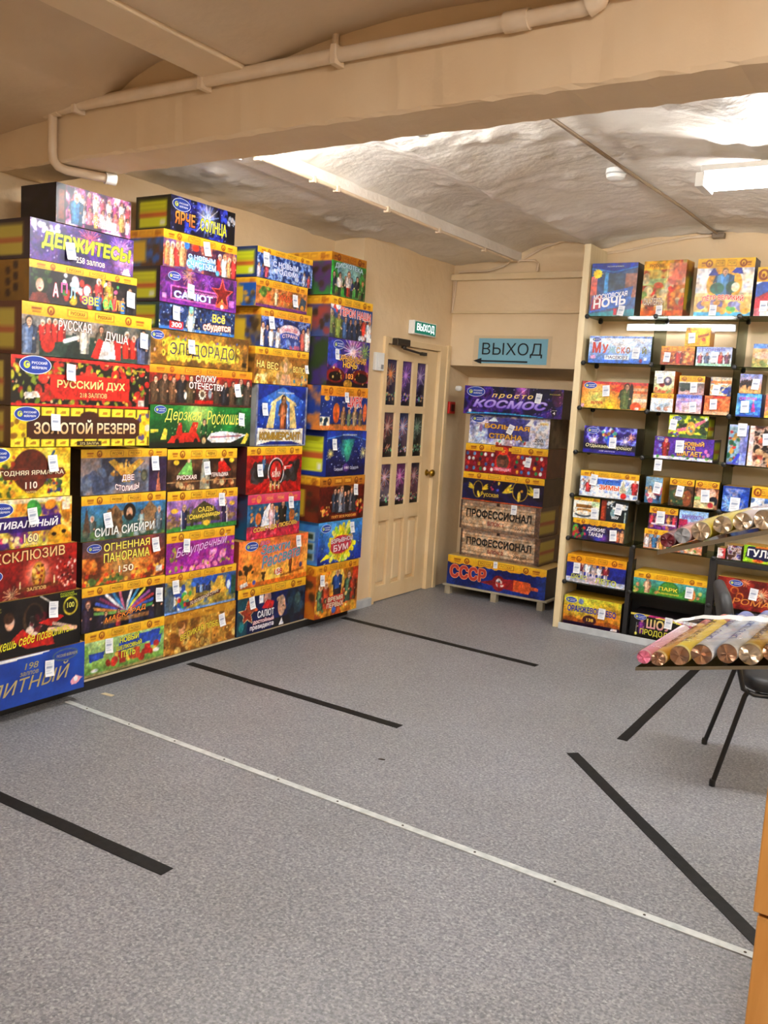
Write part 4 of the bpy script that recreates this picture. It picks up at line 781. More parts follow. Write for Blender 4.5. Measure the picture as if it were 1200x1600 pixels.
left(XB, 3.294, 3.867, 1.8555, 1.990, 'thin navy carton with a snow maiden and yellow-white letters',
     lambda a: a.grad('#14204a', '#1a2a5a', 90).wash(['#101a3a', '#2a4a80', '#14204a'], 4.).rect(0, 0, 1, .12, '#3a70b8').man(.4, -.3, 1.2, '#c8e0f0', '#c8a060', '#e8c0a0', .8).ell(.4, .9, .12, .2, '#7ac0b8').rect(.13, .05, .3, .34, '#d02a30').sparks(60, ['#e0f0ff', '#f0e080', '#a0c0f0'], 0, 1, 0, 1, .03),
     [('300', .15, .1, .28, .3, '#fff', dict(bold=.03)), ('Всё', .68, .5, .86, .86, '#f0e040', dict(out='#3a3a80', bold=.03)), ('сбудется', .56, .08, .94, .44, '#f8f4e0', dict(out='#e0702a', bold=.03, slope=.03))], logo=(.25, .82, .06), tagpos=(.2, .65), side=('lime', '#1a3a3a', '#122'), d=.26)
left(XB, 3.244, 3.997, 1.672, 1.853, 'wide amber carton with jewelled yellow nameplate and dark violet letters',
     lambda a: a.wash(['#6a4a1c', '#9a6c28', '#b8842e', '#7a5420'], 2.).rad(.5, .8, .8, '#d8a040', .5).rect(.16, .2, .85, .72, '#ddd040').blobs(16, ['#e0d448', '#c8b830'], .06, .1, .13, .88, .18, .25).blobs(16, ['#e0d448', '#c8b830'], .06, .1, .13, .88, .68, .76).ell(.12, .62, .07, .1, '#d8cc40').ell(.12, .34, .07, .1, '#d8cc40').ell(.88, .6, .07, .1, '#d8cc40').ell(.88, .32, .07, .1, '#d8cc40').ell(.12, .62, .03, .045, '#5a4410').ell(.12, .34, .03, .045, '#5a4410').ell(.88, .6, .03, .045, '#5a4410').blobs(10, ['#c050a0', '#4a60c0', '#50a050'], .025, .04, .15, .9, .74, .84).ell(.04, .4, .04, .05, '#d8a0a0').rect(.93, .1, .98, .25, '#3a2a14'),
     [('ЭЛЬДОРАДО', .18, .24, .84, .66, '#3a2450', dict(bold=.0))], logo=(.06, .82, .092), tagpos=(.38, .58), side=('plain', '#5a3c18', '#4a3014'), d=.26)
left(XB, 3.242, 4.043, 1.4615, 1.670, 'wide gold-banded red carton with soldiers round a table and white letters',
     lambda a: a.grad('#4a2a24', '#a8281e', 90).wash(['#5a2820', '#b03020', '#8a2420'], 3., al=.5, y0=.45).rect(0, 0, 1, .12, '#5a2a20').folk(5, .02, .42, .05, .72, ['#5a4632', '#4a3a2c', '#6a4a30', '#2a2a2e', '#54452e'], ('#3a3428', '#5a4a34'), wd=1.3).folk(5, .6, 1, .05, .7, ['#4a3c30', '#2a2c34', '#5a4632', '#3a4a3a', '#4a4038'], ('#26262c', '#3a3a34'), wd=1.3).star(.49, .3, .16, '#d0c8b0', 12, .7).ell(.49, .3, .08, .08, '#5a4a3a').ell(.565, .32, .07, .12, '#7a8a9a').rect(.42, .05, .6, .14, '#c02018').ell(.33, .25, .05, .1, '#e8e0d0').blobs(6, ['#e85a20'], .05, .08, .05, .9, .6, .75).band(.2, c='#dd8c1c', c2='#eaa82a'),
     [('СЛУЖУ', .42, .62, .62, .80, '#f4f0ea', dict(bold=.03, out='#6a1a14', slope=.02)), ('ОТЕЧЕСТВУ', .36, .44, .70, .62, '#f4f0ea', dict(bold=.03, out='#6a1a14', slope=-.02))], band=(.2, '#7a3210'), tagpos=(.84, .46), side=('band', '#5a2a18', '#7a3a1c'), d=.26)
left(XB, 3.25, 4.036, 1.232, 1.460, 'wide green carton with red sports car, white yacht and gold script',
     lambda a: a.grad('#12301c', '#1e7a34', 90).rad(.45, .85, .7, '#d8f080', 1.).rad(.75, .5, .5, '#2aa048', .8).rect(0, 0, 1, .14, '#101c14', .8).poly([(.16, .1), (.2, .26), (.32, .36), (.44, .34), (.48, .14)], '#c82a1e').poly([(.24, .3), (.26, .58), (.29, .6), (.3, .3)], '#b02018').poly([(.36, .34), (.4, .62), (.45, .6), (.43, .32)], '#d83a26').ell(.25, .13, .07, .08, '#181414').ell(.43, .14, .07, .08, '#181414').poly([(.54, .2), (.58, .34), (.7, .4), (.9, .33), (.96, .3), (.8, .12), (.6, .1)], '#e8eaee').line(.58, .24, .9, .28, .03, '#a03048').man(.51, .12, .56, '#1c5a30', '#2a1a14', '#e0b898', .8).ell(.51, .16, .12, .15, '#1c1a14').ell(.51, .16, .07, .08, '#b8a070').poly([(.9, .08), (.96, .35), (.99, .3), (.95, .06)], '#d8c040').poly([(.01, .35), (.08, .37), (.08, .44), (.01, .42)], '#c8b838').poly([(.1, .2), (.13, .46), (.16, .42), (.15, .18)], '#e0c840').sparks(40, ['#f0ffc0', '#ffe060'], .1, .95, .3, .95, .012),
     [('Дерзкая', .13, .58, .48, .92, '#f0e060', dict(shear=.25, bold=.0)), ('Роскошь', .53, .56, .87, .90, '#f0e060', dict(shear=.25, bold=.0))], logo=(.09, .89, .085), tagpos=(.89, .70), side=('plain', '#14281a', '#101c14'), d=.26)
# --- fourth column
left(XD, 4.03, 4.556, 2.223, 2.399, 'blue icy gold-banded carton, topmost of the fourth stack',
     lambda a: a.grad('#1a3a80', '#2a58a8', 90).wash(['#1a3470', '#5a80c8', '#a8c0e8', '#2a4a98'], 5.).folk(3, .0, .2, .0, .5, ['#d0c0d0', '#3a4a90', '#c05060']).folk(2, .8, .98, 0, .5, ['#c0c8e0', '#c05050']).blobs(20, ['#c8d8f4', '#90a8e0', '#e0e8fa'], .05, .1, .25, .75, .2, .65).band(.2),
     [('С НОВЫМ', .27, .45, .72, .64, '#dfe6fa', dict(out='#4a5aa8', bold=.03)), ('ГОДОМ!', .33, .2, .72, .40, '#dfe6fa', dict(out='#4a5aa8', bold=.03))], band=BB, tagpos=(.14, .62, 1.1), side=('lime', '#20305a', '#101828'), d=.2)
left(XD, 4.03, 4.517, 2.057, 2.221, 'orange gold-banded carton with palm tree and purple base stripe',
     lambda a: a.wash(['#8a5a2a', '#c88040', '#b06a30'], 3.).ell(.14, .55, .18, .2, '#5a7a30').blobs(8, ['#3a6a28', '#7a9a40'], .05, .09, .05, .25, .45, .75).ell(.24, .35, .12, .16, '#e0602a').man(.38, .12, .62, '#e8c8a0', '#c08a4a', '#e0b088', .8).blobs(10, ['#c05a28', '#d8842c'], .05, .1, .45, .68, .15, .7, asp=.5).man(.75, .12, .58, '#4a5a6a').poly([(.82, .12), (.96, .12), (.98, .5), (.88, .6)], '#3a4a5a').ell(.9, .2, .1, .1, '#e0a030').rect(0, 0, 1, .1, '#6a2a7a').band(.26, c='#dd961c', c2='#ecb42a'),
     [('УЙДИ', .42, .3, .72, .6, '#d8582a', dict(bold=.03, out='#6a2a14'))], band=(.26, '#7a3210'), tagpos=(.74, .42), side=('band', '#1a4a90', '#c8902a'), d=.2)
left(XD, 4.088, 4.566, 1.828, 2.055, 'gold-banded carton of students under blue spangles with pink-white title',
     lambda a: a.wash(['#1a2a68', '#3a5ab0', '#8aa0d8', '#22306a'], 6.).folk(3, .0, .25, .02, .55, ['#e8dcd8', '#2a3a70', '#e8e8ec']).man(.34, .0, .55, '#e8e4e8', '#2a2a40', '#d8a890').man(.85, 0, .6, '#c05a50').man(.95, 0, .66, '#e8e0e0').ell(.57, .48, .45, .17, '#e8c8cc').ell(.57, .33, .42, .12, '#3a50a8').blobs(12, ['#4a60b8', '#8aa0d8', '#c05a70'], .05, .08, .4, .75, .02, .2).band(.22, c='#dd961c', c2='#ecb42a'),
     [('С НОВЫМ ГОДОМ', .42, .44, .72, .54, '#c83a4a', dict(arch=.3, bold=.02)), ('СТРАНА', .42, .28, .74, .38, '#f0d0d0', dict(bold=.02, arch=.3))], band=(.22, '#7a3210'), tagpos=(.19, .64), side=('band', '#8a6a2a', '#2a3a70'), d=.24)
left(XD, 4.046, 4.562, 1.608, 1.826, 'golden brown carton with long-haired woman in profile and pale gold letters',
     lambda a: a.grad('#b88030', '#8a5a24', 90).wash(['#7a4a1c', '#b07a2c', '#d8a848'], 3., y1=.4).ell(.56, .4, .17, .42, '#b88a48').poly([(.42, 0), (.46, .6), (.56, .78), (.68, .6), (.74, 0)], '#c09450').ell(.56, .5, .09, .15, '#e0b088').poly([(.46, .0), (.5, .3), (.64, .3), (.68, 0)], '#d8a078').ell(.42, .2, .07, .14, '#d8b080').blobs(30, ['#e8c860', '#c89030', '#f0e0a0'], .03, .06, .02, .4, .0, .25).blobs(20, ['#c88a60', '#e0b050', '#3a8ab0'], .03, .06, .72, 1, .02, .25).band(.2),
     [('НА ВЕС', .03, .44, .42, .64, '#f2dc78', dict(out='#5a3410', bold=.03, slope=-.04)), ('ВОЛЮ', .70, .38, .93, .56, '#f2dc78', dict(out='#5a3410', bold=.03, slope=-.04))], band=BB, tagpos=(.955, .5, .7), side=('band', '#6a4418', '#8a5a20'), d=.24)
left(XD, 4.075, 4.568, 1.2325, 1.606, 'tall blue carton with ancient temple columns and a silver edge',
     lambda a: a.grad('#14287a', '#1c50b8', 90).rad(.5, .72, .6, '#70b0f0', .9).sparks(40, ['#a0c8ff'], 0, 1, .3, .85, .012).poly([(.0, .72), (.5, .98), (1, .72), (1, 1), (0, 1)], '#16308c').poly([(.2, .3), (.3, .72), (.38, .76), (.34, .3)], '#d8c07a').poly([(.66, .3), (.64, .76), (.72, .74), (.8, .3)], '#d8c07a').poly([(.26, .66), (.5, .8), (.78, .66), (.76, .72), (.5, .86), (.28, .72)], '#e8d490').man(.52, .28, .55, '#a86038', '#2a2418', '#c08a60', .8).line(.62, .3, .6, .62, .03, '#c8d8f0').poly([(.03, .02), (.04, .3), (.3, .27), (.7, .27), (.93, .3), (.93, .02), (.7, .08), (.3, .08)], '#e4e0d4').rect(0, 0, 1, .02, '#9a9a9a').rect(.965, 0, 1, 1, '#8a8a94').rect(0, 0, .03, 1, '#7a7c88'),
     [('КОММЕРСАНТ', .08, .10, .88, .23, '#b08a30', dict(out='#5a4010', bold=.04)), ('РУССКИЙ ФЕЙЕРВЕРК', .40, .865, .72, .90, '#e0e8f8', dict())], tagpos=(.15, .6), side=('plain', '#8a8a88', '#70706c'), top='#8a8a88', d=.22)
left(XD, 4.011, 4.54, .942, 1.230, 'red sunburst carton with a round red star emblem and black smoke',
     lambda a: a.fill('#b81e1c').rays(.5, .42, 22, '#8a1214', .8).blobs(26, ['#2a2422', '#3a3a3c', '#4a4a50'], .06, .11, .1, .38, .28, .6).blobs(26, ['#2a2422', '#3a3a3c', '#4a4a50'], .06, .11, .62, .92, .28, .6).ell(.52, .45, .27, .31, '#d8d0cc').ell(.52, .45, .245, .285, '#2a1818').ell(.52, .46, .19, .23, '#c02420').line(.46, .36, .58, .36, .03, '#f0e0d0').line(.52, .34, .52, .54, .03, '#f0e0d0').poly([(.63, .48), (.8, .52), (.82, .6), (.64, .58)], '#c82a24').poly([(.3, .2), (.42, .24), (.4, .32), (.32, .3)], '#c82a24').man(.3, .5, .3, '#3a5a80').folk(3, .4, .62, .06, .2, ['#d8a060'], ('#c07a40',)).band(.18),
     [('Г', .66, .5, .79, .57, '#f0d8d0', dict(bold=.04)), ('АТАКА', .44, .38, .6, .46, '#f4e8dc', dict(bold=.02))], band=(.18, '#7a3210'), tagpos=(.22, .5), side=('plain', '#3a2428', '#4a1c1c'), d=.24)
left(XD, 4.033, 4.543, .662, .940, 'pink-banded carton with bride in white veil and groom',
     lambda a: a.grad('#c8283c', '#1e5a80', 90).wash(['#14486a', '#2a7098', '#1c587c'], 4., y0=.28, al=.9).blobs(30, ['#c87a3a', '#e0a050', '#4a90b0'], .03, .05, .05, .95, .3, .72).poly([(.24, .2), (.3, .6), (.4, .78), (.5, .7), (.52, .24)], '#dfe0ec').man(.45, .2, .58, '#e8b8c0', '#3a2018', '#e8b8a0', .8).man(.66, .2, .62, '#22201e', '#3a2416', '#e0a888').ell(.2, .45, .1, .14, '#c06a30').ell(.84, .45, .1, .14, '#c06a30').blobs(40, ['#d8304a', '#e86078', '#b01c38'], .03, .06, 0, 1, 0, .2).band(.22, c='#c82858', c2='#d84a70', mark='#e0a030'),
     [('СОВЕТ ДА ЛЮБОВЬ', .12, .13, .95, .25, '#e8c850', dict(out='#7a1a20', bold=.02, slope=.06))], band=(.22, '#f0c040'), tagpos=(.8, .76), side=('dots', '#5a2030', '#1a4a6a'), d=.24)
left(XD, 3.972, 4.647, .362, .660, 'orange sunset carton with teal and pink slanted letters and palms',
     lambda a: a.grad('#f0b030', '#d8503a', 90).wash(['#e88a30', '#f0b840', '#e06a34'], 1.6, al=.5).rad(.5, .2, .6, '#ffe060', .9).rect(0, 0, 1, .1, '#d87020').blobs(12, ['#3a2a1c', '#4a3a20'], .03, .06, .02, .2, .3, .45).line(.12, .08, .11, .38, .025, '#4a3018').blobs(8, ['#4a3018'], .02, .05, .3, .38, .1, .3).man(.74, .14, .42, '#6a3014', '#5a2a10', '#8a4a20', .5).poly([(.6, .12), (.95, .18), (.95, .24), (.6, .16)], '#8a4a20', .7).ell(.56, .24, .1, .08, '#f0e8e0').poly([(.04, .02), (.14, .06), (.12, .14), (.03, .1)], '#e8e4e0').ell(.22, .1, .05, .05, '#4a5ab0').ell(.9, .3, .05, .06, '#3a3a7a'),
     [('Зажги', .30, .66, .72, .86, '#3a98a0', dict(out='#d86a90', bold=.02, slope=.05, shear=.15)), ('до', .28, .86, .42, .95, '#c05a98', dict(bold=.03)), ('Рассвета', .32, .36, .88, .62, '#3a98a0', dict(out='#d86a90', bold=.02, slope=.12, shear=.15)), ('158', .50, .19, .62, .30, '#c82a20', dict(bold=.03))], logo=(.17, .87, .12), tagpos=(.84, .84), side=('plain', '#8a3a2a', '#6a2a2a'), d=.25)
left(XD, 3.984, 4.65, .068, .360, 'navy carton with red star, bald man in suit and white letters, bottom row',
     lambda a: a.grad('#101c48', '#1a2a6a', 0).rect(0, 0, .14, .8, '#1c4a5a').rect(.72, 0, 1, .78, '#14283a').blobs(20, ['#1a3a58', '#2a4a60', '#0e1a30'], .06, .12, .72, 1, .05, .8).star(.14, .45, .3, '#e0c890').star(.14, .45, .27, '#a03a20').poly([(.14, .75), (.14, .45), (.3, .48)], '#c05a30').ell(.06, .2, .08, .12, '#2a8a90').poly([(.48, .0), (.52, .2), (.76, .22), (.78, 0)], '#1c1c24').poly([(.6, .02), (.64, .18), (.68, .02)], '#e8e8ec').ell(.635, .46, .13, .24, '#d0a080').ell(.6, .62, .1, .06, '#b89878').ell(.69, .4, .035, .06, '#b88868').ell(.66, .45, .03, .02, '#3a2a20').ell(.42, .7, .12, .16, '#c09080').poly([(.34, .5), (.42, .68), (.52, .6), (.5, .45)], '#c02a2a').rect(.83, .2, .93, .62, '#2a4a5a').ell(.88, .55, .09, .14, '#4a6a6a').rect(.3, .62, .36, .8, '#e8e4ec').band(.2),
     [('САЛЮТ', .28, .30, .52, .46, '#f0f0f4', dict(bold=.03)), ('достойный', .22, .17, .52, .28, '#f0d8dc', dict(out='#a02a30', bold=.03)), ('президента', .18, .04, .52, .15, '#f4f4f8', dict(out='#5a2a60', bold=.03))], band=BB, tagpos=(.19, .68), side=('plain', '#101a30', '#182848'), d=.25)
# --- fifth column, next to the door
left(XE, 4.677, 5.072, 2.205, 2.475, 'green red-topped carton of dancers, topmost beside the door pier',
     lambda a: a.wash(['#2a6a28', '#3a9a3a', '#5a8a48', '#6a5a40'], 4.).ell(.5, .62, .5, .22, '#7aa8a8').folk(6, .0, 1., .02, .5, ['#22304a', '#e8e0dc', '#2a3a30', '#3a4a80', '#2a2c40', '#4a7a3a'], legs='#26242a').man(.5, .02, .6, '#e8dcd8', '#8a4a2a', '#e0b090', 1, None, '#c02430').rect(0, 0, .05, 1, '#38c048').band(.2, c='#a86a1c', c2='#c8841e', mark='#6a1a14'),
     [('ДИСКОТЕКА', .1, .62, .9, .76, '#cfe8f0', dict(out='#2a5a80', bold=.02, arch=.3))], band=(.2, '#6a1a10'), side=('band', '#2a6a2a', '#4a2a5a'), top='#8a6a2a', d=.36)
left(XE, 4.694, 5.178, 1.939, 2.203, 'blue gold-banded carton of cut-out men in uniform with red-white letters',
     lambda a: a.grad('#3a4a58', '#2a50a8', 90).blobs(14, ['#d83a30', '#3a70d0', '#f0f0f4'], .05, .1, 0, .35, .6, .8).man(.04, .1, .55, '#7a8a50', '#c0a070').man(.2, .0, .62, '#7a8840', '#6a4a30', '#c8956e', 1.3).folk(6, .3, 1., .0, .55, ['#3a5a88', '#22304a', '#2a3a58', '#1c2438', '#c83a2c', '#e0e0e6'], wd=1.2).blobs(12, ['#2a3048', '#e8e8ee'], .03, .06, .4, 1, .02, .25).band(.2),
     [('ГЕРОИ НАШИ', .22, .56, .96, .76, '#e84a40', dict(out='#f0f0f4', bold=.03, slope=-.02))], band=BB, side=('band', '#3a4a7a', '#8a3a30'), d=.3)
left(XE, 4.678, 5.16, 1.629, 1.937, 'purple carnival carton with dark mask eyes and amber night title',
     lambda a: a.grad('#3a1a2a', '#3a2a90', 90).wash(['#2a2080', '#7a3aa0', '#c05aa0', '#2a1a60'], 2.4, al=.7).burst(.58, .75, .4, ['#f0e8f0', '#e0a0d0'], 26, .02, .9, '#ffffff').burst(.88, .78, .25, ['#7ac050', '#c0e060'], 18, .02).poly([(.0, .9), (.2, .99), (.34, .6), (.1, .4), (0, .45)], '#2a50c0', .8).rect(0, 0, 1, .1, '#2a120c').ell(.2, .22, .34, .16, '#7a1c18').ell(.2, .2, .24, .1, '#140c0c').ell(.8, .22, .34, .16, '#7a1c18').ell(.82, .2, .24, .1, '#140c0c').ell(.5, .05, .16, .1, '#c89030').blobs(20, ['#e8b040', '#f0d070'], .012, .03, 0, 1, .05, .4),
     [('КАРНАВАЛЬНАЯ', .24, .54, .92, .68, '#e8b040', dict(out='#2a1010', bold=.03, slope=-.04)), ('НОЧЬ', .36, .40, .70, .53, '#f0c040', dict(out='#2a1010', bold=.04, slope=-.02)), ('103', .44, .16, .62, .28, '#f0a040', dict(out='#4a1010', bold=.03))], logo=(.24, .87, .12), tagpos=(.2, .66, .9), side=('plain', '#2a3a1c', '#3a2a60'), d=.24)
left(XE, 4.63, 5.172, 1.336, 1.627, 'dark blue gold-banded carton with red tall letters and orange characters in a row',
     lambda a: a.grad('#c8742a', '#16307a', 90).rect(0, .14, 1, .85, '#183680').sparks(50, ['#c8d8f0', '#f0e8c0'], 0, 1, .2, .8, .014).ell(.33, .42, .13, .2, '#d86a28').ell(.33, .3, .11, .14, '#c85a20').folk(4, .42, .92, .06, .45, ['#8a6a48', '#6a8060', '#a08a68', '#7a6a4a'], ('#5a4028', '#c08a50')).ell(.95, .42, .08, .22, '#d0622a').rect(.0, .1, .2, .3, '#e8dcc0').blobs(6, ['#1a3a50'], .04, .07, .02, .18, .12, .26).rect(0, 0, 1, .1, '#d07a3a').ell(.13, .72, .1, .06, '#e0a030').band(.22, c='#d8841c', c2='#e8a028'),
     [('ЦИРК', .56, .5, .88, .78, '#d82a30', dict(out='#f0e0d8', bold=.03))], band=(.22, '#7a3210'), tagpos=(.52, .76, .9), side=('plain', '#16307a', '#c8742a'), d=.24)
left(XE, 4.722, 5.182, 1.028, 1.334, 'deep blue carton with green aurora, beside the door pier',
     lambda a: a.grad('#12164a', '#163a8a', 90).sparks(60, ['#c0d0ff'], 0, 1, .2, .8, .01).poly([(.36, .8), (.5, .3), (.56, .34), (.7, .82)], '#2a8a78', .8).rad(.5, .6, .3, '#4ad0a0', .9).poly([(.3, .7), (.42, .4), (.46, .78)], '#2a7a80', .6).poly([(0, .8), (.5, .92), (1, .78), (1, 1), (0, 1)], '#1a3aa0').line(.0, .82, .5, .93, .02, '#4a8ad8').line(.5, .93, 1, .8, .02, '#4a8ad8').burst(.1, .5, .12, ['#f0d860'], 14, .015).burst(.93, .5, .14, ['#f0e080'], 14, .015).rect(0, 0, 1, .2, '#141a50').ell(.5, .18, .12, .09, '#5a3a8a'),
     [('СИЯНИЕ', .2, .13, .42, .19, '#d0d8f0', dict(arch=-.3)), ('181', .46, .15, .56, .21, '#f0f0f4', dict(bold=.02)), ('СЕВЕРА', .6, .15, .82, .21, '#d0d8f0', dict(arch=-.3)), ('РУССКИЙ ФЕЙЕРВЕРК', .38, .89, .74, .935, '#e8f0e0', dict())], tagpos=(.17, .7), side=('lime', '#162a80', '#12205a'), d=.24)
left(XE, 4.663, 5.19, .724, 1.026, 'dark maroon carton with a choir of men in suits and gold ornaments',
     lambda a: a.grad('#4a1410', '#6a1c14', 90).rect(0, .78, 1, 1, '#8a4a18').ell(.55, .48, .5, .36, '#7a4a20').ell(.55, .46, .47, .33, '#2a1c1c').folk(7, .3, .82, .18, .56, ['#3a4250', '#2a3040', '#8a8a90', '#4a5060', '#2a2a34', '#5a5a64', '#30343e'], wd=1.).blobs(20, ['#c82a28', '#e0b050', '#8a2018'], .03, .06, .05, .25, .15, .35).blobs(20, ['#c82a28', '#e0b050', '#8a2018'], .03, .06, .82, 1, .15, .4).rect(.24, .04, .86, .15, '#7a2a18').band(.2, c='#a8661c', c2='#c88824', mark='#5a1a0c'),
     [('ПОЁТ ВСЯ РОССИЯ', .28, .06, .82, .13, '#e8b050', dict(bold=.02))], band=(.2, '#f0c050'), tagpos=(.78, .68), side=('band', '#4a1c14', '#6a2a18'), d=.24)
left(XE, 4.682, 5.196, .432, .722, 'bright blue carton with yellow burst and red lettering splash',
     lambda a: a.grad('#142a90', '#3a90d8', 90).rad(.5, .5, .8, '#8ac8f0', .7).burst(.52, .45, .55, ['#f0e020', '#e8d818', '#a8d030', '#f4ec60'], 18, .12, 1.).ell(.52, .42, .5, .26, '#e8d020').ell(.52, .44, .42, .2, '#c82a48').ell(.48, .36, .36, .16, '#d03a50').ell(.46, .12, .07, .09, '#d8b028').poly([(.05, .08), (.3, .14), (.2, .24)], '#e8e020').sparks(30, ['#e0f0ff', '#f0f080'], 0, 1, 0, .9, .014),
     [('ВЗРЫВНОЙ', .28, .46, .78, .60, '#f0e8ec', dict(out='#8a1a38', bold=.02, slope=.04)), ('БУМ', .34, .26, .68, .42, '#f4d8dc', dict(out='#8a1a38', bold=.03, slope=.04))], logo=(.16, .85, .115), tagpos=(.74, .8), side=('thumbs', '#1a3a98', '#3a80c0'), d=.24)
left(XE, 4.674, 5.172, .066, .430, 'orange gold carton with robed figures like an icon, bottom beside the door',
     lambda a: a.wash(['#a8641c', '#d08a24', '#e0a830', '#b8501c'], 3.).ell(.5, .66, .22, .28, '#d8b048').man(.5, .36, .52, '#2a4a88', '#d8d0c0', '#d0a078', 1.3).rect(.41, .36, .59, .5, '#3a2a30').folk(2, .06, .3, .16, .55, ['#6a8a58', '#c04a28'], ('#e0d0b0',)).folk(2, .72, .94, .2, .55, ['#4a6a50', '#a83a20'], ('#8a5a30',)).rect(.86, .6, 1, .9, '#c8341c', .8).blobs(20, ['#4a6a48', '#c83a20', '#e8d080', '#3a3a40'], .03, .05, .08, .92, .12, .45).rect(.27, .14, .66, .38, '#c8301c').ell(.44, .1, .07, .07, '#3a5aa8').band(.14, c='#e0981c', c2='#e8ac28'),
     [('ВРЕМЯ', .29, .27, .64, .36, '#f4e0c0', dict(out='#7a1a10', bold=.03)), ('ПЕРВЫХ', .27, .15, .66, .25, '#f4e0c0', dict(out='#7a1a10', bold=.03))], band=(.14, '#8a4210'), tagpos=(.13, .72), side=('band', '#a8481c', '#c8701c'), d=.24)

# ================================================================ NICHE STACK
GN = 'firework cartons stacked in the niche'
def niche(x0, x1, yf, z0, z1, label, art, texts=(), d=.38, **kw):
    _n[0] += 1
    return carton(((x0+x1)/2, yf, z0), random.Random(_n[0]).uniform(-.006, .006), x1-x0, d, z1-z0-.0015, label, art, texts, group=GN, seed=_n[0], **kw)
pl = empty('pallet', (-2.97, 6.38, 0)); tag(pl, 'low pale pallet with short legs under the niche stack', 'pallet')
MB().box(-.46, .46, 0, .46, .07, .084, .002).build('deck', 'pallet', pl)
for x in (-.42, 0, .40):
    for y in (.03, .4): MB().box(x-.025, x+.025, y-.02, y+.03, 0, .0695, .002).build('leg', 'pallet', pl)
niche(-3.407, -2.536, 6.40, .0845, .328, 'blue carton with big red Soviet letters on the pallet at the niche foot',
      lambda a: a.fill('#16307e').wash(['#12286c', '#1a3a90'], 2.).band(.26, wavy=.03).ell(.54, .3, .24, .26, '#8a1c24', .2).poly([(.34, .24), (.5, .4), (.5, .18)], '#8a2028').poly([(.58, .46), (.74, .52), (.72, .12), (.6, .14)], '#8a1c24').ell(.54, .32, .1, .15, '#e8dcd4').ell(.55, .3, .05, .09, '#2a2a3a').blobs(8, ['#c0281e', '#e8e0d8'], .03, .05, .5, .6, .15, .4).poly([(.69, .5), (.85, .48), (.86, .36), (.93, .35), (.93, .25), (.86, .25), (.84, .1), (.69, .12)], '#d8602e'),
      [('СССР', .03, .24, .41, .70, '#b83a2c', dict(out='#e89a6a', ow=.035, bold=.05)), ('КРУТО\nБЫЛО', .71, .16, .83, .44, '#c84a20', dict(bold=.02))], band=(.26, '#8a3210'), tagpos=(.5, .9, .7), side=('plain', '#1c1a24', '#22202c'), top='#c8a868')
PROF = lambda a: (a.wash(['#c2a484', '#d6b896', '#ab8e70'], 2.2), [a.line(0, y, 1, y+.01, .02, '#6a5038', .7) for y in (.2, .42, .62, .8)], a.rect(0, .88, 1, 1, '#8f7464', .85), a.rect(0, 0, 1, .1, '#7a6252', .85), a.rect(0, 0, .025, 1, '#5a463c'), a.rect(.94, 0, 1, 1, '#6a5244'), a.rect(.46, .9, .5, 1, '#3a2c26'), a.rect(.05, .66, .2, .78, '#8a6a4c', .7))
niche(-3.336, -2.635, 6.46, .3295, .551, 'wooden-crate print carton with black capitals, lower of the two alike in the niche',
      PROF, [('ПРОФЕССИОНАЛ', .08, .42, .90, .74, '#16110e', dict(bold=.05)), ('БЛОК 2', .36, .2, .56, .34, '#8a2420', dict(bold=.03)), ('200 зал.', .68, .16, .86, .28, '#4a3428')], side=('limedark', '#5a4434', '#6a543c'), top='#8a7050')
niche(-3.358, -2.653, 6.465, .5525, .788, 'wooden-crate print carton with black capitals, upper of the two alike in the niche',
      PROF, [('ПРОФЕССИОНАЛ', .08, .42, .90, .74, '#16110e', dict(bold=.05)), ('БЛОК 1', .36, .2, .56, .34, '#8a2420', dict(bold=.03)), ('200 зал.', .70, .16, .88, .28, '#4a3428')], tagpos=(.68, .85), side=('limedark', '#5a4434', '#6a543c'), top='#8a7050')
niche(-3.356, -2.644, 6.47, .7895, 1.020, 'dark violet gold-banded carton with two golden firebirds',
      lambda a: (a.wash(['#16122a', '#2a1e48', '#1a2050'], 3.), a.ell(.2, .42, .2, .3, '#b89420'), a.ell(.2, .42, .17, .27, '#1a1630'), [a.ell(.2+sx*.09, .45+.05*k, .12, .035, '#d8b428', sx*(.2+.25*k)) for sx in (-1, 1) for k in range(3)], a.ell(.21, .25, .05, .12, '#e8c840', .3), a.ell(.72, .5, .3, .36, '#b89420'), a.ell(.72, .5, .27, .33, '#1a1630'), [a.ell(.72+sx*.15, .42+.07*k, .2, .045, '#e0c030', -sx*(.2+.3*k)) for sx in (-1, 1) for k in range(3)], a.ell(.71, .3, .06, .18, '#e8cc48'), a.ell(.74, .5, .05, .05, '#a87820'), a.blobs(8, ['#3a50c0', '#e0c840', '#c03a50'], .02, .04, .36, .46, .4, .75), a.rect(0, 0, 1, .04, '#d05a20'), a.band(.22)),
      [('Русская', .24, .14, .46, .34, '#e0c030', dict(bold=.01))], band=(.22, '#7a3210'), tagpos=(.92, .5), side=('plain', '#3a2a1c', '#2a2018'))
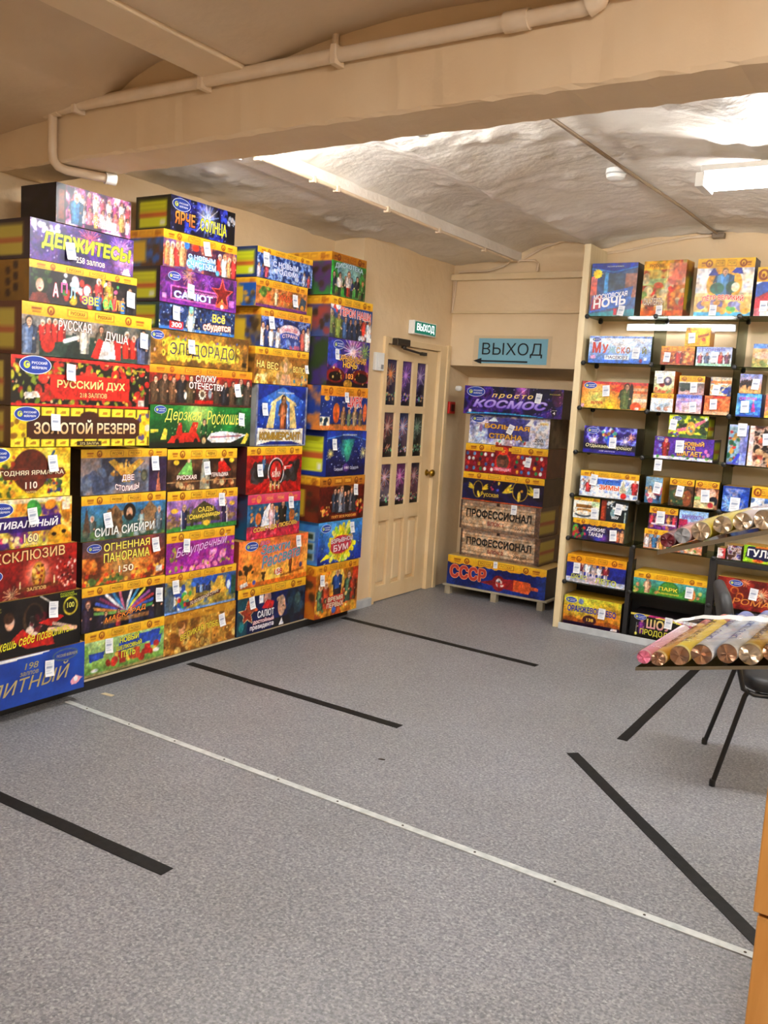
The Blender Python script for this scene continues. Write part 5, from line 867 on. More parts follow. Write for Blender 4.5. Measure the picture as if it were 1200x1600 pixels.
niche(-3.35, -2.636, 6.47, 1.0215, 1.252, 'crimson gold-banded carton covered with round badges',
      lambda a: (a.fill('#8a1826'), [a.ell(x+.012*((i*7) % 3), y, .055, .065, c) for i, (x, y, c) in enumerate([(.03+.075*i, .14+.17*j, ['#3a6ab0', '#2a8a50', '#d8d8dc', '#c8302a', '#e0a030', '#5a90c0', '#f0f0f0', '#22304a', '#a02a50'][(i*5+j*3) % 9]) for i in range(13) for j in range(4) if not 4.6 < i < 7.4])], a.ell(.47, .42, .3, .36, '#d02a26'), a.ell(.47, .46, .24, .28, '#6a4a3a'), a.blobs(6, ['#8a5a44', '#4a3028'], .06, .1, .42, .52, .4, .6), a.ell(.47, .82, .2, .14, '#d83a26'), a.star(.47, .82, .1, '#f0b040'), a.rect(.36, .12, .58, .24, '#e0607a'), a.band(.24, x1=.37), a.band(.24, x0=.57)),
      [('ЛЕГЕНДА', .38, .13, .56, .22, '#f4e0e4', dict(arch=-.3))], band=(.24, '#a03a10'), tagpos=(.78, .5), side=('plain', '#5a2a18', '#4a2014'))
niche(-3.333, -2.64, 6.475, 1.2535, 1.486, 'white and violet carton with gold block letters in the niche',
      lambda a: a.grad('#e8e8f0', '#f0f0f4', 0).wash(['#e8e8f0', '#8a90d0', '#3a3a90', '#dcd8e8'], 1.8, al=.75).rect(.24, .2, .76, .92, '#2c2a78', .75).rad(.12, .3, .5, '#c8e0f4', .9).rad(.5, .1, .4, '#c07050', .6).ell(.15, .55, .06, .14, '#8a6aa0').rect(.84, .0, 1, 1, '#e0dee2', .7).rect(.88, .78, .98, .86, '#e0c080').poly([(.24, .8), (.32, .98), (.36, .8)], '#e8ecf4').poly([(.7, .72), (.78, .95), (.82, .7)], '#e8ecf4').blobs(14, ['#c04a3a', '#3a9a60', '#e0e0f0', '#5a6ac0'], .03, .06, .36, .72, .02, .2),
      [('БОЛЬШАЯ', .20, .56, .76, .72, '#e0a838', dict(out='#6a3a1c', bold=.04, slope=-.02)), ('СТРАНА', .26, .22, .68, .40, '#e0a838', dict(out='#4a2a30', bold=.04, slope=-.02)), ('200', .83, .2, .93, .31, '#2a2038', dict(bold=.02)), ('ЗАЛПОВ', .81, .1, .95, .16, '#2a2038', dict())], logo=(.11, .86, .12), tagpos=(.53, .56), tagrot=.35, side=('plain', '#6a5a48', '#3a3020'))
niche(-3.369, -2.531, 6.42, 1.4875, 1.713, 'long space-blue carton topping the niche stack under the soffit',
      lambda a: a.grad('#1a1448', '#241a68', 0).wash(['#12103a', '#2a2080', '#5a2a90', '#161444'], 2.4).rad(.6, .9, .4, '#e070c0', .9).line(.55, .7, .64, .98, .02, '#f0c0f0').line(.66, .98, .66, .6, .012, '#d080f0').ell(.95, .7, .22, .3, '#6a2040', 0, .6).poly([(.02, .0), (.05, .06), (.4, .1), (.7, .06), (.88, .0)], '#3aa0d0').poly([(.0, .0), (.05, .03), (.4, .06), (.7, .03), (.9, 0)], '#14205a').sparks(70, ['#fff', '#c0a0ff', '#ff90e0'], 0, 1, .1, 1, .01).ell(.92, .22, .09, .14, '#14141c').ell(.07, .12, .06, .06, '#e8d0d8'),
      [('просто', .29, .58, .71, .76, '#f0d078', dict(shear=.3, bold=.03, space=1.4)), ('КОСМОС', .10, .26, .85, .54, '#c8b8f0', dict(shear=.3, bold=.03, out='#5a3aa8', col2='#8a70d8')), ('ЧУВСТВУЙ', .90, .27, .95, .30, '#e0e0e0'), ('4', .912, .14, .935, .24, '#f0f0f0', dict(bold=.03)), ('РУССКИЙ', .87, .80, .97, .85, '#c8c030')], logo=(.12, .80, .16), tagpos=(.765, .66), side=('plain', '#17142c', '#201a3c'), top='#1a1636')

# ================================================================ GLASS SHELF UNIT
su = empty('shelf_unit', (-2.255, 6.0, 0)); tag(su, 'tall glass shelf unit with pale wooden side board and black clips', 'shelf')
SB = (-2.255, 6.0, 0)
MB().box(-.047, 0, 0, .338, 0, 2.70, .002).build('side_board', 'wood_post', su)
LV = [2.215, 1.898, 1.586, 1.276, .971, .662, .347]
BAYS = [(-2.252, -1.775), (-1.764, -1.246), (-1.235, -.62)]
for z in LV:
    for x0, x1 in BAYS:
        MB().box(x0-SB[0], x1-SB[0], .004, .30, z-.007, z-.001).build('glass_shelf', 'glass', su)
for x in (-1.7695, -1.2405):
    for i in range(len(LV)-2):
        MB().box(x-SB[0]-.0025, x-SB[0]+.0025, .01, .295, LV[i+1]+.001, LV[i]-.008).build('glass_divider', 'glass_div', su)
cm = MB().lathe([(.006, -.016), (.014, -.013), (.017, -.004), (.017, .004), (.014, .013), (.006, .016)], 12, Matrix.Rotation(math.pi/2, 4, 'X'))
cme = bpy.data.meshes.new('shelf_clip'); cme.from_pydata(cm.v, [], cm.f); cme.materials.append(M['clip'])
for z in LV:
    for x in (-2.243, -1.7695, -1.2405):
        for y in (.008, .285):
            c = bpy.data.objects.new('shelf_clip', cme); COL.objects.link(c); c.parent = su; c.location = (x-SB[0], y, z-.012 if y > .1 else z-.004)
for x, w_ in ((-1.795, .03), (-1.262, .045)): MB().box(x-SB[0], x-SB[0]+w_, .0, .04, 0, LV[5]-.008, .002).build('black_post', 'black', su)
MB().box(-2.25-SB[0], -.62-SB[0], .29, .30, .0, .338).build('black_back_panel', 'black', su)
MB().box(-2.25-SB[0], -.62-SB[0], .012, .29, 0, .033).build('base_board', 'black', su)
MB().box(-1.235-SB[0], -.62-SB[0], .005, .02, LV[5]-.04, LV[5]-.008, .002).build('front_rail', 'black', su)
MB().box(-2.25-SB[0], -1.8-SB[0], .3, .336, .9, .93).build('wall_batten', 'trim', su)
sl = empty('shelf_lamp', (-1.69, 6.317, 2.165)); tag(sl, 'lit tube lamp on the wall under the top glass shelf', 'lamp')
MB().box(-.37, .37, 0, .021, -.02, .03, .003).build('lamp_body', 'white', sl)
MB().tube([(-.35, -.006, 0), (.35, -.006, 0)], .013, 12).build('lamp_tube', emit('lit_shelf_tube', (1, .97, 1), 16), sl, smooth=True)

GS = 'small firework boxes on the glass shelves'
SR = [2.2155, 1.8985, 1.5865, 1.2765, .9715, .6625, .3475, .0345]
def sbox(x0, x1, zb, zt, label, art, texts=(), y=6.03, d=.16, rot=0., **kw):
    _n[0] += 1; kw.setdefault('side', ('plain', '#5a4a2a', '#3a3020')); kw.setdefault('cell', .0042)
    return carton(((x0+x1)/2, y, zb), rot, x1-x0, d, zt-zb-.001, label, art, texts, group=GS, seed=_n[0], name='firework_box', **kw)
TS = .95
# top shelf
sbox(-2.245, -1.925, SR[0], 2.572, 'blue box with night city and white slanted title, topmost shelf beside the board',
     lambda a: a.grad('#2a4a80', '#2a5a98', 90).wash(['#2a4468', '#4a6a98', '#5a4a60', '#c06040'], 3., al=.7).rect(.3, .4, .38, .85, '#5aa8e0').rect(.0, .4, .14, .75, '#e06a5a', .8).rect(.75, .35, 1, .8, '#d8784a', .7).rect(.4, .45, .72, .8, '#3a5068').poly([(0, .88), (.5, .8), (1, .9), (1, 1), (0, 1)], '#1c3aa8').line(0, .9, .5, .83, .02, '#4a9ae0').line(.5, .83, 1, .92, .02, '#4a9ae0').star(.14, .8, .1, '#f0d830', 12, .75).poly([(.02, .06), (.06, .38), (.93, .56), (.88, .22)], '#3a6ac0').poly([(.04, .1), (.07, .36), (.28, .4), (.26, .14)], '#d02a3a', .9).poly([(0, 0), (1, 0), (1, .14), (0, .05)], '#2a8a9a').rect(.55, .02, .62, .14, '#d83a4a'),
     [('МОСКОВСКАЯ', .09, .30, .82, .40, '#f2f4f8', dict(bold=.03, slope=.12)), ('НОЧЬ', .09, .13, .80, .31, '#f6f6fa', dict(bold=.05, slope=.14)), ('РУССКИЙ ФЕЙЕРВЕРК', .34, .92, .70, .95, '#e8f0e0', dict())], tagpos=(.72, .1, .9), side=('plain', '#15141c', '#1c1a22'), top='#1a2a60')
sbox(-1.89, -1.60, SR[0], 2.577, 'orange-green vegetable-coloured box with a highlight painted into its print, topmost shelf',
     lambda a: a.wash(['#c86a28', '#e08a38', '#a83a20', '#b8a050'], 2.6).rect(0, .84, .7, 1, '#e8b030').rect(.1, .86, .5, .96, '#d89a28').rect(0, .56, .55, .68, '#a8b878').blobs(20, ['#d83a24', '#e05a30', '#7a9a48', '#c8b890'], .05, .09, 0, 1, .2, .7).rect(.02, .2, .5, .32, '#9a7a68').blobs(14, ['#d8b878', '#6a3a28'], .02, .05, .02, .5, .15, .35).rect(0, 0, 1, .1, '#d8601c').rect(.6, .55, 1, .95, '#e89a8a', .6).rect(.56, 0, .58, .9, '#f0d0a0', .7),  # pale translucent rects paint a gloss highlight into the print colours
     [('РУССКАЯ', .14, .885, .46, .94, '#7a3210', dict(bold=.02)), ('СКАТЕРТЬ', .06, .2, .52, .33, '#e8dcc8', dict(out='#6a3020', bold=.02))], tagpos=(.46, .1, .9), side=('band', '#8a3a20', '#5a7a38'), rot=-.12, d=.13)
sbox(-1.535, -1.185, SR[0], 2.579, 'gold-banded box with bearded tsar figure and red block letters, topmost shelf',
     lambda a: a.grad('#e8c060', '#e8e8f0', 90).wash(['#e8e4e8', '#a8b0d0', '#f0e8e0'], 3., y0=.4, al=.8).ell(.5, .55, .3, .32, '#e8a838').poly([(.2, .7), (.3, .85), (.4, .7)], '#3a4ab0').poly([(.6, .75), (.75, .9), (.82, .72)], '#3a4ab0').man(.5, .36, .46, '#4a80b0', '#8a6a48', '#e0b090', 1.6).ell(.38, .48, .12, .1, '#2a6a58').ell(.64, .5, .1, .1, '#2a5a48').ell(.7, .5, .07, .08, '#f0e0c0').rect(0, .1, 1, .34, '#e8c070').blobs(24, ['#8a90c8', '#d8a048', '#6a60a0'], .04, .07, .1, .9, .08, .24).rect(0, 0, 1, .07, '#4ab0e0').blobs(8, ['#e8a030', '#50b050'], .04, .06, .05, .95, .06, .14).band(.17),
     [('ПЁТР ВЕЛИКИЙ', .14, .25, .86, .36, '#d83a28', dict(out='#f4e8d8', bold=.04, arch=.3))], band=(.17, '#8a3a10'), tagpos=(.35, .1, .9), side=('plain', '#28305a', '#202848'))
sbox(-1.165, -.98, SR[0], 2.517, 'white and blue box with red swirl at the end of the topmost shelf',
     lambda a: a.grad('#f0f0f4', '#e8eef8', 90).ell(.3, .55, .4, .16, '#2a58b8', .3).ell(.35, .35, .35, .12, '#c82a34', .5).blobs(12, ['#c83a3a', '#2a8a58', '#3a3a50'], .05, .09, .1, .9, .15, .45).rect(0, .0, .2, .4, '#c02a40', .7).band(.3),
     tagpos=(.3, .2, .9), band=(.3, '#8a3a10'))
# second shelf
sbox(-2.219, -1.785, SR[1], 2.082, 'blue and white box with fuzzy colourful letters over a navy word',
     lambda a: a.grad('#3a70d0', '#f4f6fc', 90).rad(.6, .8, .8, '#ffffff', .9).rect(0, 0, 1, .12, '#3a72d8').rect(0, .92, 1, 1, '#7a9ae0').rect(.27, .13, .66, .3, '#eaf0fa').ell(.85, .1, .06, .08, '#7a2a50').rect(.89, .12, .94, .24, '#c0d0f0').blobs(4, ['#d8dcf0', '#e8a0d0'], .04, .06, .05, .14, .2, .26),
     [('М', .06, .36, .20, .78, '#c03a30', dict(bold=.06)), ('У', .22, .36, .32, .70, '#c85a4a', dict(bold=.05)), ('Ж', .33, .36, .44, .62, '#8ab8c8', dict(bold=.05)), ('С', .45, .36, .51, .60, '#c8a06a', dict(bold=.05)), ('К', .53, .36, .59, .60, '#c85a50', dict(bold=.05)), ('О', .61, .36, .67, .60, '#8a5a40', dict(bold=.05)), ('Й', .86, .36, .93, .62, '#7a7a48', dict(bold=.05)), ('ПАСПОРТ', .29, .16, .65, .27, '#2a3a70', dict(bold=.03))], logo=(.12, .87, .062), tagpos=(.77, .38), side=('plain', '#4a5a2a', '#3a4a28'), d=.2)
sbox(-1.718, -1.5, SR[1], 2.021, 'orange-banded box with woman in red, lower row under the yellow box',
     lambda a: a.wash(['#a8481c', '#d08030', '#8a2a20'], 4.).man(.55, .05, .8, '#b02820', '#e0d0b8', '#e8c0a0', 1.2).blobs(12, ['#e8b060', '#c86a28'], .06, .1, .7, 1, .1, .7).band(.25, c='#e08a1c', c2='#eaa028'), tagpos=(.2, .4, .85))
sbox(-1.488, -1.267, SR[1], 2.02, 'pale violet box with winter street crowd on the second shelf',
     lambda a: a.grad('#d8e4e0', '#9aa8e0', 90).folk(5, .02, .98, .08, .62, ['#a04a60', '#5a6a90', '#c8c8d0', '#b03a40', '#6a3a50'], ('#e0e0e8', '#5a3a3a')).rect(0, 0, 1, .12, '#a8d8b8'), [('ГУЛЯНИЯ', .15, .78, .8, .94, '#5a58b0', dict(bold=.02))], tagpos=(.53, .45, .9))
sbox(-1.57, -1.412, 2.0225, 2.146, 'small yellow box with firecracker drawing set on two others',
     lambda a: a.fill('#eab41c').wash(['#e8a818', '#f2c830'], 3.).line(.55, .5, .9, .62, .12, '#b05a20').ell(.75, .35, .1, .1, '#c04a28').rect(0, .9, 1, 1, '#e8d080').burst(.15, .85, .15, ['#b86a18'], 8, .04), tagpos=(.28, .42, .9), side=('plain', '#d08a1c', '#c87a18'), top='#f0d060', d=.12)
sbox(-1.142, -.93, SR[1], 2.046, 'cream and orange landscape box on the second shelf by the frame edge',
     lambda a: a.grad('#a0a860', '#f0a070', 90).rect(0, .8, 1, 1, '#5a8ad8').ell(.3, .5, .4, .16, '#f0b898').blobs(8, ['#7a8a48', '#c8b060'], .08, .12, 0, 1, 0, .25), tagpos=(.55, .35, .9), logo=(.5, .9, .06))
# third shelf
sbox(-2.243, -1.782, SR[2], 1.772, 'long orange-yellow box with woman leaning on a car',
     lambda a: a.grad('#e8a830', '#d85a28', 90).rad(.25, .4, .8, '#e0f080', .9).rad(.45, .1, .5, '#f0d020', .8).rect(0, .9, 1, 1, '#c8383a').poly([(.44, .7), (.6, .92), (.62, .6)], '#d83a20').rect(.78, .1, 1, .8, '#e0a878').rect(.8, .3, 1, .42, '#f0dcc0').rect(.78, .6, 1, .7, '#d86a38').man(.69, .02, .92, '#5a6a38', '#3a2418', '#d8a078', 1.2).ell(.76, .7, .07, .26, '#3a2418').ell(.84, .12, .2, .16, '#e0542a').ell(.86, .05, .08, .05, '#f0e8d8').rect(0, .02, .05, .16, '#e0b0c8'),
     [('В добрый', .17, .58, .26, .66, '#a8501c'), ('путь', .24, .38, .42, .46, '#d8902a', dict(shear=.2)), ('ЗАЛПОВ', .15, .16, .34, .26, '#c82a1c', dict(bold=.05))], logo=(.13, .84, .092), tagpos=(.38, .66), side=('plain', '#8a4a28', '#a85a30'), d=.2)
sbox(-1.755, -1.607, SR[2], 1.7085, 'white and gold small box lowest in the first small stack of the third shelf',
     lambda a: a.grad('#d8e4f0', '#e8e0d8', 90).blobs(12, ['#a8c0d8', '#c88a70', '#f0f4f8'], .07, .14, 0, 1, .05, .65).band(.26), band=(.26, '#8a3a10'), side=('plain', '#c8761c', '#a85a18'))
sbox(-1.745, -1.612, 1.7095, 1.857, 'small white box with drummer print and orange side on the third shelf',
     lambda a: a.grad('#c8c878', '#f0e8e0', 90).ell(.68, .55, .18, .2, '#4a3a5a').ell(.66, .58, .09, .1, '#e0d0d8').ell(.4, .38, .12, .1, '#a02a2a').rect(0, 0, 1, .12, '#d07a3a').blobs(8, ['#8aa050', '#c85a3a'], .05, .08, 0, 1, .05, .3), tagpos=(.3, .66, .9), side=('plain', '#d8641c', '#c85a18'))
sbox(-1.588, -1.424, SR[2], 1.7085, 'lilac small box lowest in the middle stack of the third shelf',
     lambda a: a.grad('#e0b8b0', '#b8a8e8', 90).rect(0, .8, 1, 1, '#7a8ae0').blobs(8, ['#c898d0', '#e8c8d0'], .08, .14, 0, .6, .1, .7).line(.05, .6, .6, .62, .05, '#8a80d0'), [('МАГИЯ', .1, .84, .85, .95, '#3a48b0', dict(bold=.03))], tagpos=(.68, .35, .9), side=('plain', '#a82a50', '#8a2a48'))
sbox(-1.58, -1.417, 1.7095, 1.831, 'gold-topped dark box with torn white scene on the third shelf',
     lambda a: a.grad('#d0a0a0', '#2a3430', 90).blobs(10, ['#1c2a26', '#3a4a44'], .1, .16, .1, .5, .2, .6).rect(0, .62, 1, .72, '#f0ece8').rect(0, 0, .5, .14, '#e0b0b0').band(.32), band=(.32, '#8a3a10'), tagpos=(.6, .38, .9), side=('plain', '#8a3a1c', '#5a2a18'))
sbox(-1.407, -1.247, SR[2], 1.7085, 'terracotta small box lowest in the stack beside the second divider',
     lambda a: a.wash(['#c85a28', '#e08a50', '#d87038'], 3.).rect(.0, .0, 1, .18, '#e8b890').rect(.3, .88, .8, 1, '#d83030').ell(.4, .5, .3, .26, '#b84a24'), tagpos=(.37, .55, .9), side=('plain', '#7a5a38', '#6a4a30'))
sbox(-1.379, -1.249, 1.7095, 1.829, 'cream orange-striped small box topping the stack beside the second divider',
     lambda a: a.wash(['#e8dcd0', '#e09038', '#f0e0b0', '#3a4a90'], 3.).rect(0, .86, 1, 1, '#c8b8a0').rect(0, .66, 1, .8, '#d8702a', .8).ell(.75, .22, .16, .12, '#3a48a0'), tagpos=(.3, .3, .9), side=('plain', '#7a6a48', '#5a4a30'))
sbox(-1.207, -1.06, SR[2], 1.7325, 'bright blue box with pink dress figure in the third bay',
     lambda a: a.grad('#2a60c8', '#4aa8e8', 90).wash(['#2a58c0', '#60b8f0', '#8ad0f8'], 4., al=.7).poly([(.6, .2), (.68, .7), (.8, .2)], '#c03aa0').ell(.68, .74, .05, .06, '#e8c0a8').rect(0, 0, 1, .06, '#1c3aa0'), [('СНЕЖНАЯ', .1, .72, .8, .86, '#d060d0', dict(bold=.03))], tagpos=(.36, .42), side=('plain', '#1c3a90', '#2a4aa0'))
sbox(-1.201, -1.07, 1.7335, 1.855, 'box with row of silhouettes at sunset topping the third bay stack',
     lambda a: a.grad('#e0904a', '#8a98e0', 90).folk(5, .05, .6, .2, .5, ['#2a2024', '#3a2a2a'], ('#1c1618',), ('#4a342c',)).rect(0, 0, 1, .2, '#d8a868').blobs(8, ['#f0b070'], .05, .08, 0, .6, .2, .4), tagpos=(.74, .48, .9), logo=(.22, .9, .04))
sbox(-1.035, -.9, SR[2], 1.735, 'orange and pink box at the right end of the third shelf',
     lambda a: a.wash(['#d8642a', '#e08a9a', '#e8b040'], 3.), tagpos=(.6, .4, .9))
# fourth shelf
sbox(-2.2, -1.828, SR[3], 1.463, 'violet-blue sparkling box with yellow-white script on black',
     lambda a: a.grad('#2a1a70', '#3a2aa0', 90).wash(['#2a1a68', '#5a4ac8', '#8aa0f0', '#2a1e80'], 3., y0=.3).rect(0, 0, 1, .14, '#2a2490').rect(0, .14, 1, .36, '#17131f', .85).poly([(.35, .75), (.48, .25), (.6, .75)], '#3a60e0').blobs(14, ['#e0a030', '#c83a50', '#4ac0a0', '#f0e0f0'], .05, .08, .35, .62, .6, .9).burst(.2, .5, .2, ['#f0c0f0', '#ffffff'], 16, .02, .8, '#fff').burst(.8, .5, .2, ['#c0c0ff', '#ffffff'], 16, .02, .8, '#fff').burst(.9, .65, .15, ['#ffb080'], 12, .02),
     [('Отдыхаем хорошо!', .05, .19, .93, .35, '#f0ecb0', dict(shear=.15, bold=.01, slope=-.02)), ('158 залпов', .32, .07, .62, .12, '#d0c8f0', dict(shear=.2))], logo=(.17, .84, .09), tagpos=(.57, .42), side=('plain', '#26251c', '#34321f'), d=.2)
sbox(-1.703, -1.318, SR[3], 1.425, 'purple holiday box with dancing maiden and orange capitals, under the green one',
     lambda a: a.grad('#4a2a90', '#5a2ca0', 0).wash(['#4a2890', '#6a3ab0', '#4a2488'], 2.).rect(0, 0, 1, .14, '#e4e8f0').blobs(14, ['#58a048', '#3a8a3a'], .04, .07, 0, 1, .1, .22).man(.2, .14, .8, '#a02a2a', '#c83030', '#e8b898', 1.).ell(.1, .6, .07, .09, '#8a90d8').ell(.06, .38, .06, .07, '#7a80c8').ell(.88, .45, .07, .09, '#e070b0').ell(.92, .3, .07, .09, '#e088c0').ell(.85, .22, .06, .07, '#e070b0'),
     [('НОВЫЙ', .48, .66, .84, .88, '#f0e080', dict(bold=.03, out='#7a4a1c', col2='#e0902a')), ('ГОД', .52, .46, .70, .64, '#f0e080', dict(bold=.03, out='#7a4a1c', col2='#e0902a')), ('ШАГАЕТ', .40, .20, .82, .42, '#f0e080', dict(bold=.03, out='#7a4a1c', col2='#e0902a'))], logo=(.1, .9, .05), tagpos=(.44, .6, 1.1), side=('lime', '#3a2a4a', '#2a2040'), d=.2)
sbox(-1.62, -1.368, 1.426, 1.574, 'lime box with glass bauble and fir branches on the fourth shelf',
     lambda a: a.fill('#d8e030').blobs(40, ['#2a4a28', '#3a5a30', '#1c2a20'], .07, .13, .25, 1, .15, 1).rect(0, 0, 1, .16, '#3a5a38').poly([(.2, .36), (.5, .5), (.9, .85), (.93, .75), (.6, .36), (.25, .24)], '#d8708a').ell(.57, .42, .2, .3, '#e0a040').ell(.57, .4, .14, .2, '#f0c858').blobs(8, ['#4a90c0', '#d06a4a'], .03, .05, .5, .64, .25, .5).blobs(10, ['#a02a90', '#3a5ac0', '#e8e040'], .04, .06, .02, .3, .0, .2).ell(.94, .86, .06, .08, '#e0d8d8'), logo=(.2, .84, .06), tagpos=(.12, .55, .95), side=('lime', '#2a3a20', '#203020'), d=.2)
sbox(-1.233, -1.116, SR[3], 1.533, 'upright violet box with fir tree and candles in the third bay',
     lambda a: a.grad('#5a5ab0', '#b8c8f0', 90).rect(.0, .05, .6, .95, '#8ab0c8').blobs(20, ['#1c6a48', '#c82a2a', '#e8a040'], .03, .06, .02, .55, .1, .85).rect(.66, .0, .98, .3, '#a8b8e8').line(.4, .05, .6, .25, .08, '#3a48c0').rect(.78, .1, 1, 1, '#6a70c8', .6), tagpos=(.68, .88, 1.1), d=.12)
sbox(-1.108, -.93, SR[3], 1.533, 'upright black box with sausages and red vertical word in the third bay',
     lambda a: a.wash(['#3a2018', '#7a3a28', '#e0c0a8', '#2a1a14'], 5.).rect(0, 0, .16, 1, '#e8c8c0').blobs(10, ['#d8b080', '#c85a40'], .05, .08, .2, .9, .1, .9).rect(.7, .0, 1, .3, '#e89020').rect(.75, .5, 1, 1, '#d89a38', .7), tagpos=(.6, .68, 1.0))
# fifth shelf
sbox(-2.199, -1.782, SR[4], 1.150, 'winter holiday box with gold band, fir trees and orange-blue letters',
     lambda a: a.grad('#e8ecf4', '#c8d4f0', 90).blobs(40, ['#8aa0d8', '#f0f4fa', '#b8c8ec', '#6a88c8'], .05, .1, 0, 1, .05, .8).rect(.3, .5, .7, .72, '#3a68d0').man(.05, .2, .5, '#d0d8f0', '#e8ecf4').man(.15, .15, .5, '#c83a40', '#f0f0f4').poly([(.68, .2), (.74, .75), (.82, .2)], '#b8b8a0').ell(.76, .12, .12, .12, '#d02a28').poly([(.8, .2), (.86, .6), (.9, .2)], '#a8c8d0').man(.94, .2, .6, '#c83038', '#f4f4f8').rect(.3, .04, .65, .18, '#f4f6fa').band(.22),
     [('ТАЙНЫ', .36, .52, .66, .66, '#4a8ae8', dict(bold=.03)), ('ЗИМЫ', .34, .3, .68, .50, '#e0602a', dict(bold=.05, out='#f4f0ec'))], band=(.22, '#7a3210'), tagpos=(.24, .66), side=('plain', '#3a3a3c', '#2a2c2a'), d=.2)
sbox(-1.735, -1.622, SR[4], 1.148, 'narrow teal box with family print and orange edge on the fifth shelf',
     lambda a: a.grad('#3a6a90', '#8ab0c8', 90).folk(2, .1, .9, .1, .6, ['#e0d0c8', '#3a4a70']).blobs(10, ['#c85a70', '#e8e0e0', '#3a3a50', '#d8a060'], .06, .1, 0, 1, .05, .9), tagpos=(.72, .6, 1.), side=('plain', '#e0a01c', '#d8901c'), d=.18)
sbox(-1.575, -1.416, SR[4], 1.153, 'gold-banded box with dark green medal ring on the fifth shelf',
     lambda a: a.wash(['#3a2a20', '#6a4a30', '#2a3a28'], 4.).ell(.45, .35, .36, .3, '#2a4a34').ell(.45, .42, .24, .2, '#6a5a3a').ell(.75, .3, .16, .3, '#8a4a2a').blobs(16, ['#a88a50', '#4a6a48'], .03, .05, .1, .8, .1, .5).band(.24), band=(.24, '#7a3210'), tagpos=(.45, .55, .95))
sbox(-1.408, -1.257, SR[4], 1.153, 'gold-banded box with smiling couple beside the second divider',
     lambda a: a.wash(['#6a3a28', '#c88a60', '#3a2a28'], 3.).ell(.25, .5, .14, .2, '#e0a888').ell(.72, .55, .14, .2, '#e8b498').ell(.8, .3, .16, .16, '#1c2030').rect(0, .0, .85, .28, '#e0c890').rect(0, .3, .25, .42, '#8ac878').ell(.7, .14, .1, .1, '#d83a48').band(.24), band=(.24, '#7a3210'), tagpos=(.46, .46, 1.1))
sbox(-1.232, -1.07, SR[4], 1.137, 'blue box with pale firework palms in the third bay',
     lambda a: a.grad('#1c48b0', '#2a60c8', 90).wash(['#1c44a8', '#7a90d0', '#c0a8b8', '#2458c0'], 3., al=.7).burst(.3, .3, .4, ['#8ad0f0'], 12, .03).rect(0, .92, 1, 1, '#1a3a98'), tagpos=(.5, .3, 1.2))
sbox(-1.056, -.88, SR[4], 1.152, 'gold-banded sky box at the right end of the fifth shelf',
     lambda a: a.grad('#f4f4f4', '#a8c0e0', 90).blobs(8, ['#4a70b0', '#e8e8ec'], .06, .1, 0, 1, .3, .6).band(.4), band=(.4, '#9a3a10'))
# sixth shelf
sbox(-2.225, -1.85, SR[5], .808, 'black gold-banded box with parrot and red flowers, lowest on the sixth shelf',
     lambda a: a.wash(['#1a1626', '#3a1a40', '#2a2a60'], 3.).ell(.06, .4, .16, .3, '#5aa838').blobs(14, ['#d83a28', '#c82a40', '#3a8a3a'], .06, .1, .02, .25, .05, .6).rad(.5, .1, .5, '#3a50d0', .8).rad(.62, .1, .3, '#a04ac8', .8).man(.16, .3, .5, '#1c1820', '#120f10').folk(2, .85, 1, .05, .6, ['#c86a48', '#d89a70']).band(.26, wavy=.03),
     [('ДИКИЕ', .28, .42, .64, .64, '#f0eef4', dict(bold=.03, slope=-.02, shear=.1)), ('ТАНЦЫ', .32, .16, .60, .40, '#f0eef4', dict(bold=.03, slope=-.02, shear=.1))], band=(.26, '#7a3210'), tagpos=(.8, .36), side=('plain', '#6a7a58', '#4a3a2a'), d=.2)
sbox(-2.232, -2.042, .809, .958, 'white-gold small box topping the parrot box beside the board',
     lambda a: a.grad('#e8e4d8', '#f0e8d0', 90).rect(.1, .5, .75, .66, '#8a5a20').rect(.15, .32, .7, .46, '#b07a30').ell(.4, .18, .4, .12, '#3a4a58').ell(.4, .26, .38, .12, '#e8e0d0').rect(.7, .6, 1, .9, '#c8e0b0').band(.16), tagpos=(.84, .3, 1.))
sbox(-2.03, -1.838, .809, .958, 'black small box with white paw pattern beside the first divider',
     lambda a: a.fill('#1c2a30').blobs(12, ['#e8ecec', '#c8d0d0'], .04, .07, .25, .5, .6, .95).blobs(10, ['#e8ecec'], .04, .07, .75, .98, .55, .95).ell(.45, .4, .12, .2, '#7aa0a8').rect(0, 0, .2, 1, '#7a2a18').rect(.03, .1, .14, .7, '#b0482a').rect(.88, .0, .93, .5, '#a8b8b0'),
     [('МЯУ', .42, .14, .68, .28, '#e8ecec', dict(bold=.03))], tagpos=(.66, .62, 1.))
sbox(-1.712, -1.325, SR[5], .796, 'gold-banded box with children, lowest in second bay behind the upper tubes',
     lambda a: a.wash(['#8ab0d0', '#d87a50', '#e8d0a8'], 3.).folk(4, .0, .5, .05, .65, ['#e8e0e8', '#3a70a0', '#e0a040', '#4a8a60']).blobs(14, ['#d84a2a', '#e8a038', '#6aa040'], .05, .09, .5, 1, .05, .6).band(.28), band=(.28, '#8a3a10'))
sbox(-1.692, -1.502, .797, .951, 'gold-banded purple box with crowd in the second bay of the sixth shelf',
     lambda a: a.wash(['#5a2a70', '#8a3a80', '#3a1a40'], 3.).folk(5, 0, 1, .25, .45, ['#c83a50', '#e8a0b0', '#4a3a70', '#d89a50']).blobs(12, ['#8a3aa8', '#c87a48'], .05, .08, 0, 1, 0, .2).rect(.1, .2, .95, .28, '#e8dcec').band(.28), band=(.28, '#8a3a10'), tagpos=(.42, .55, 1.1))
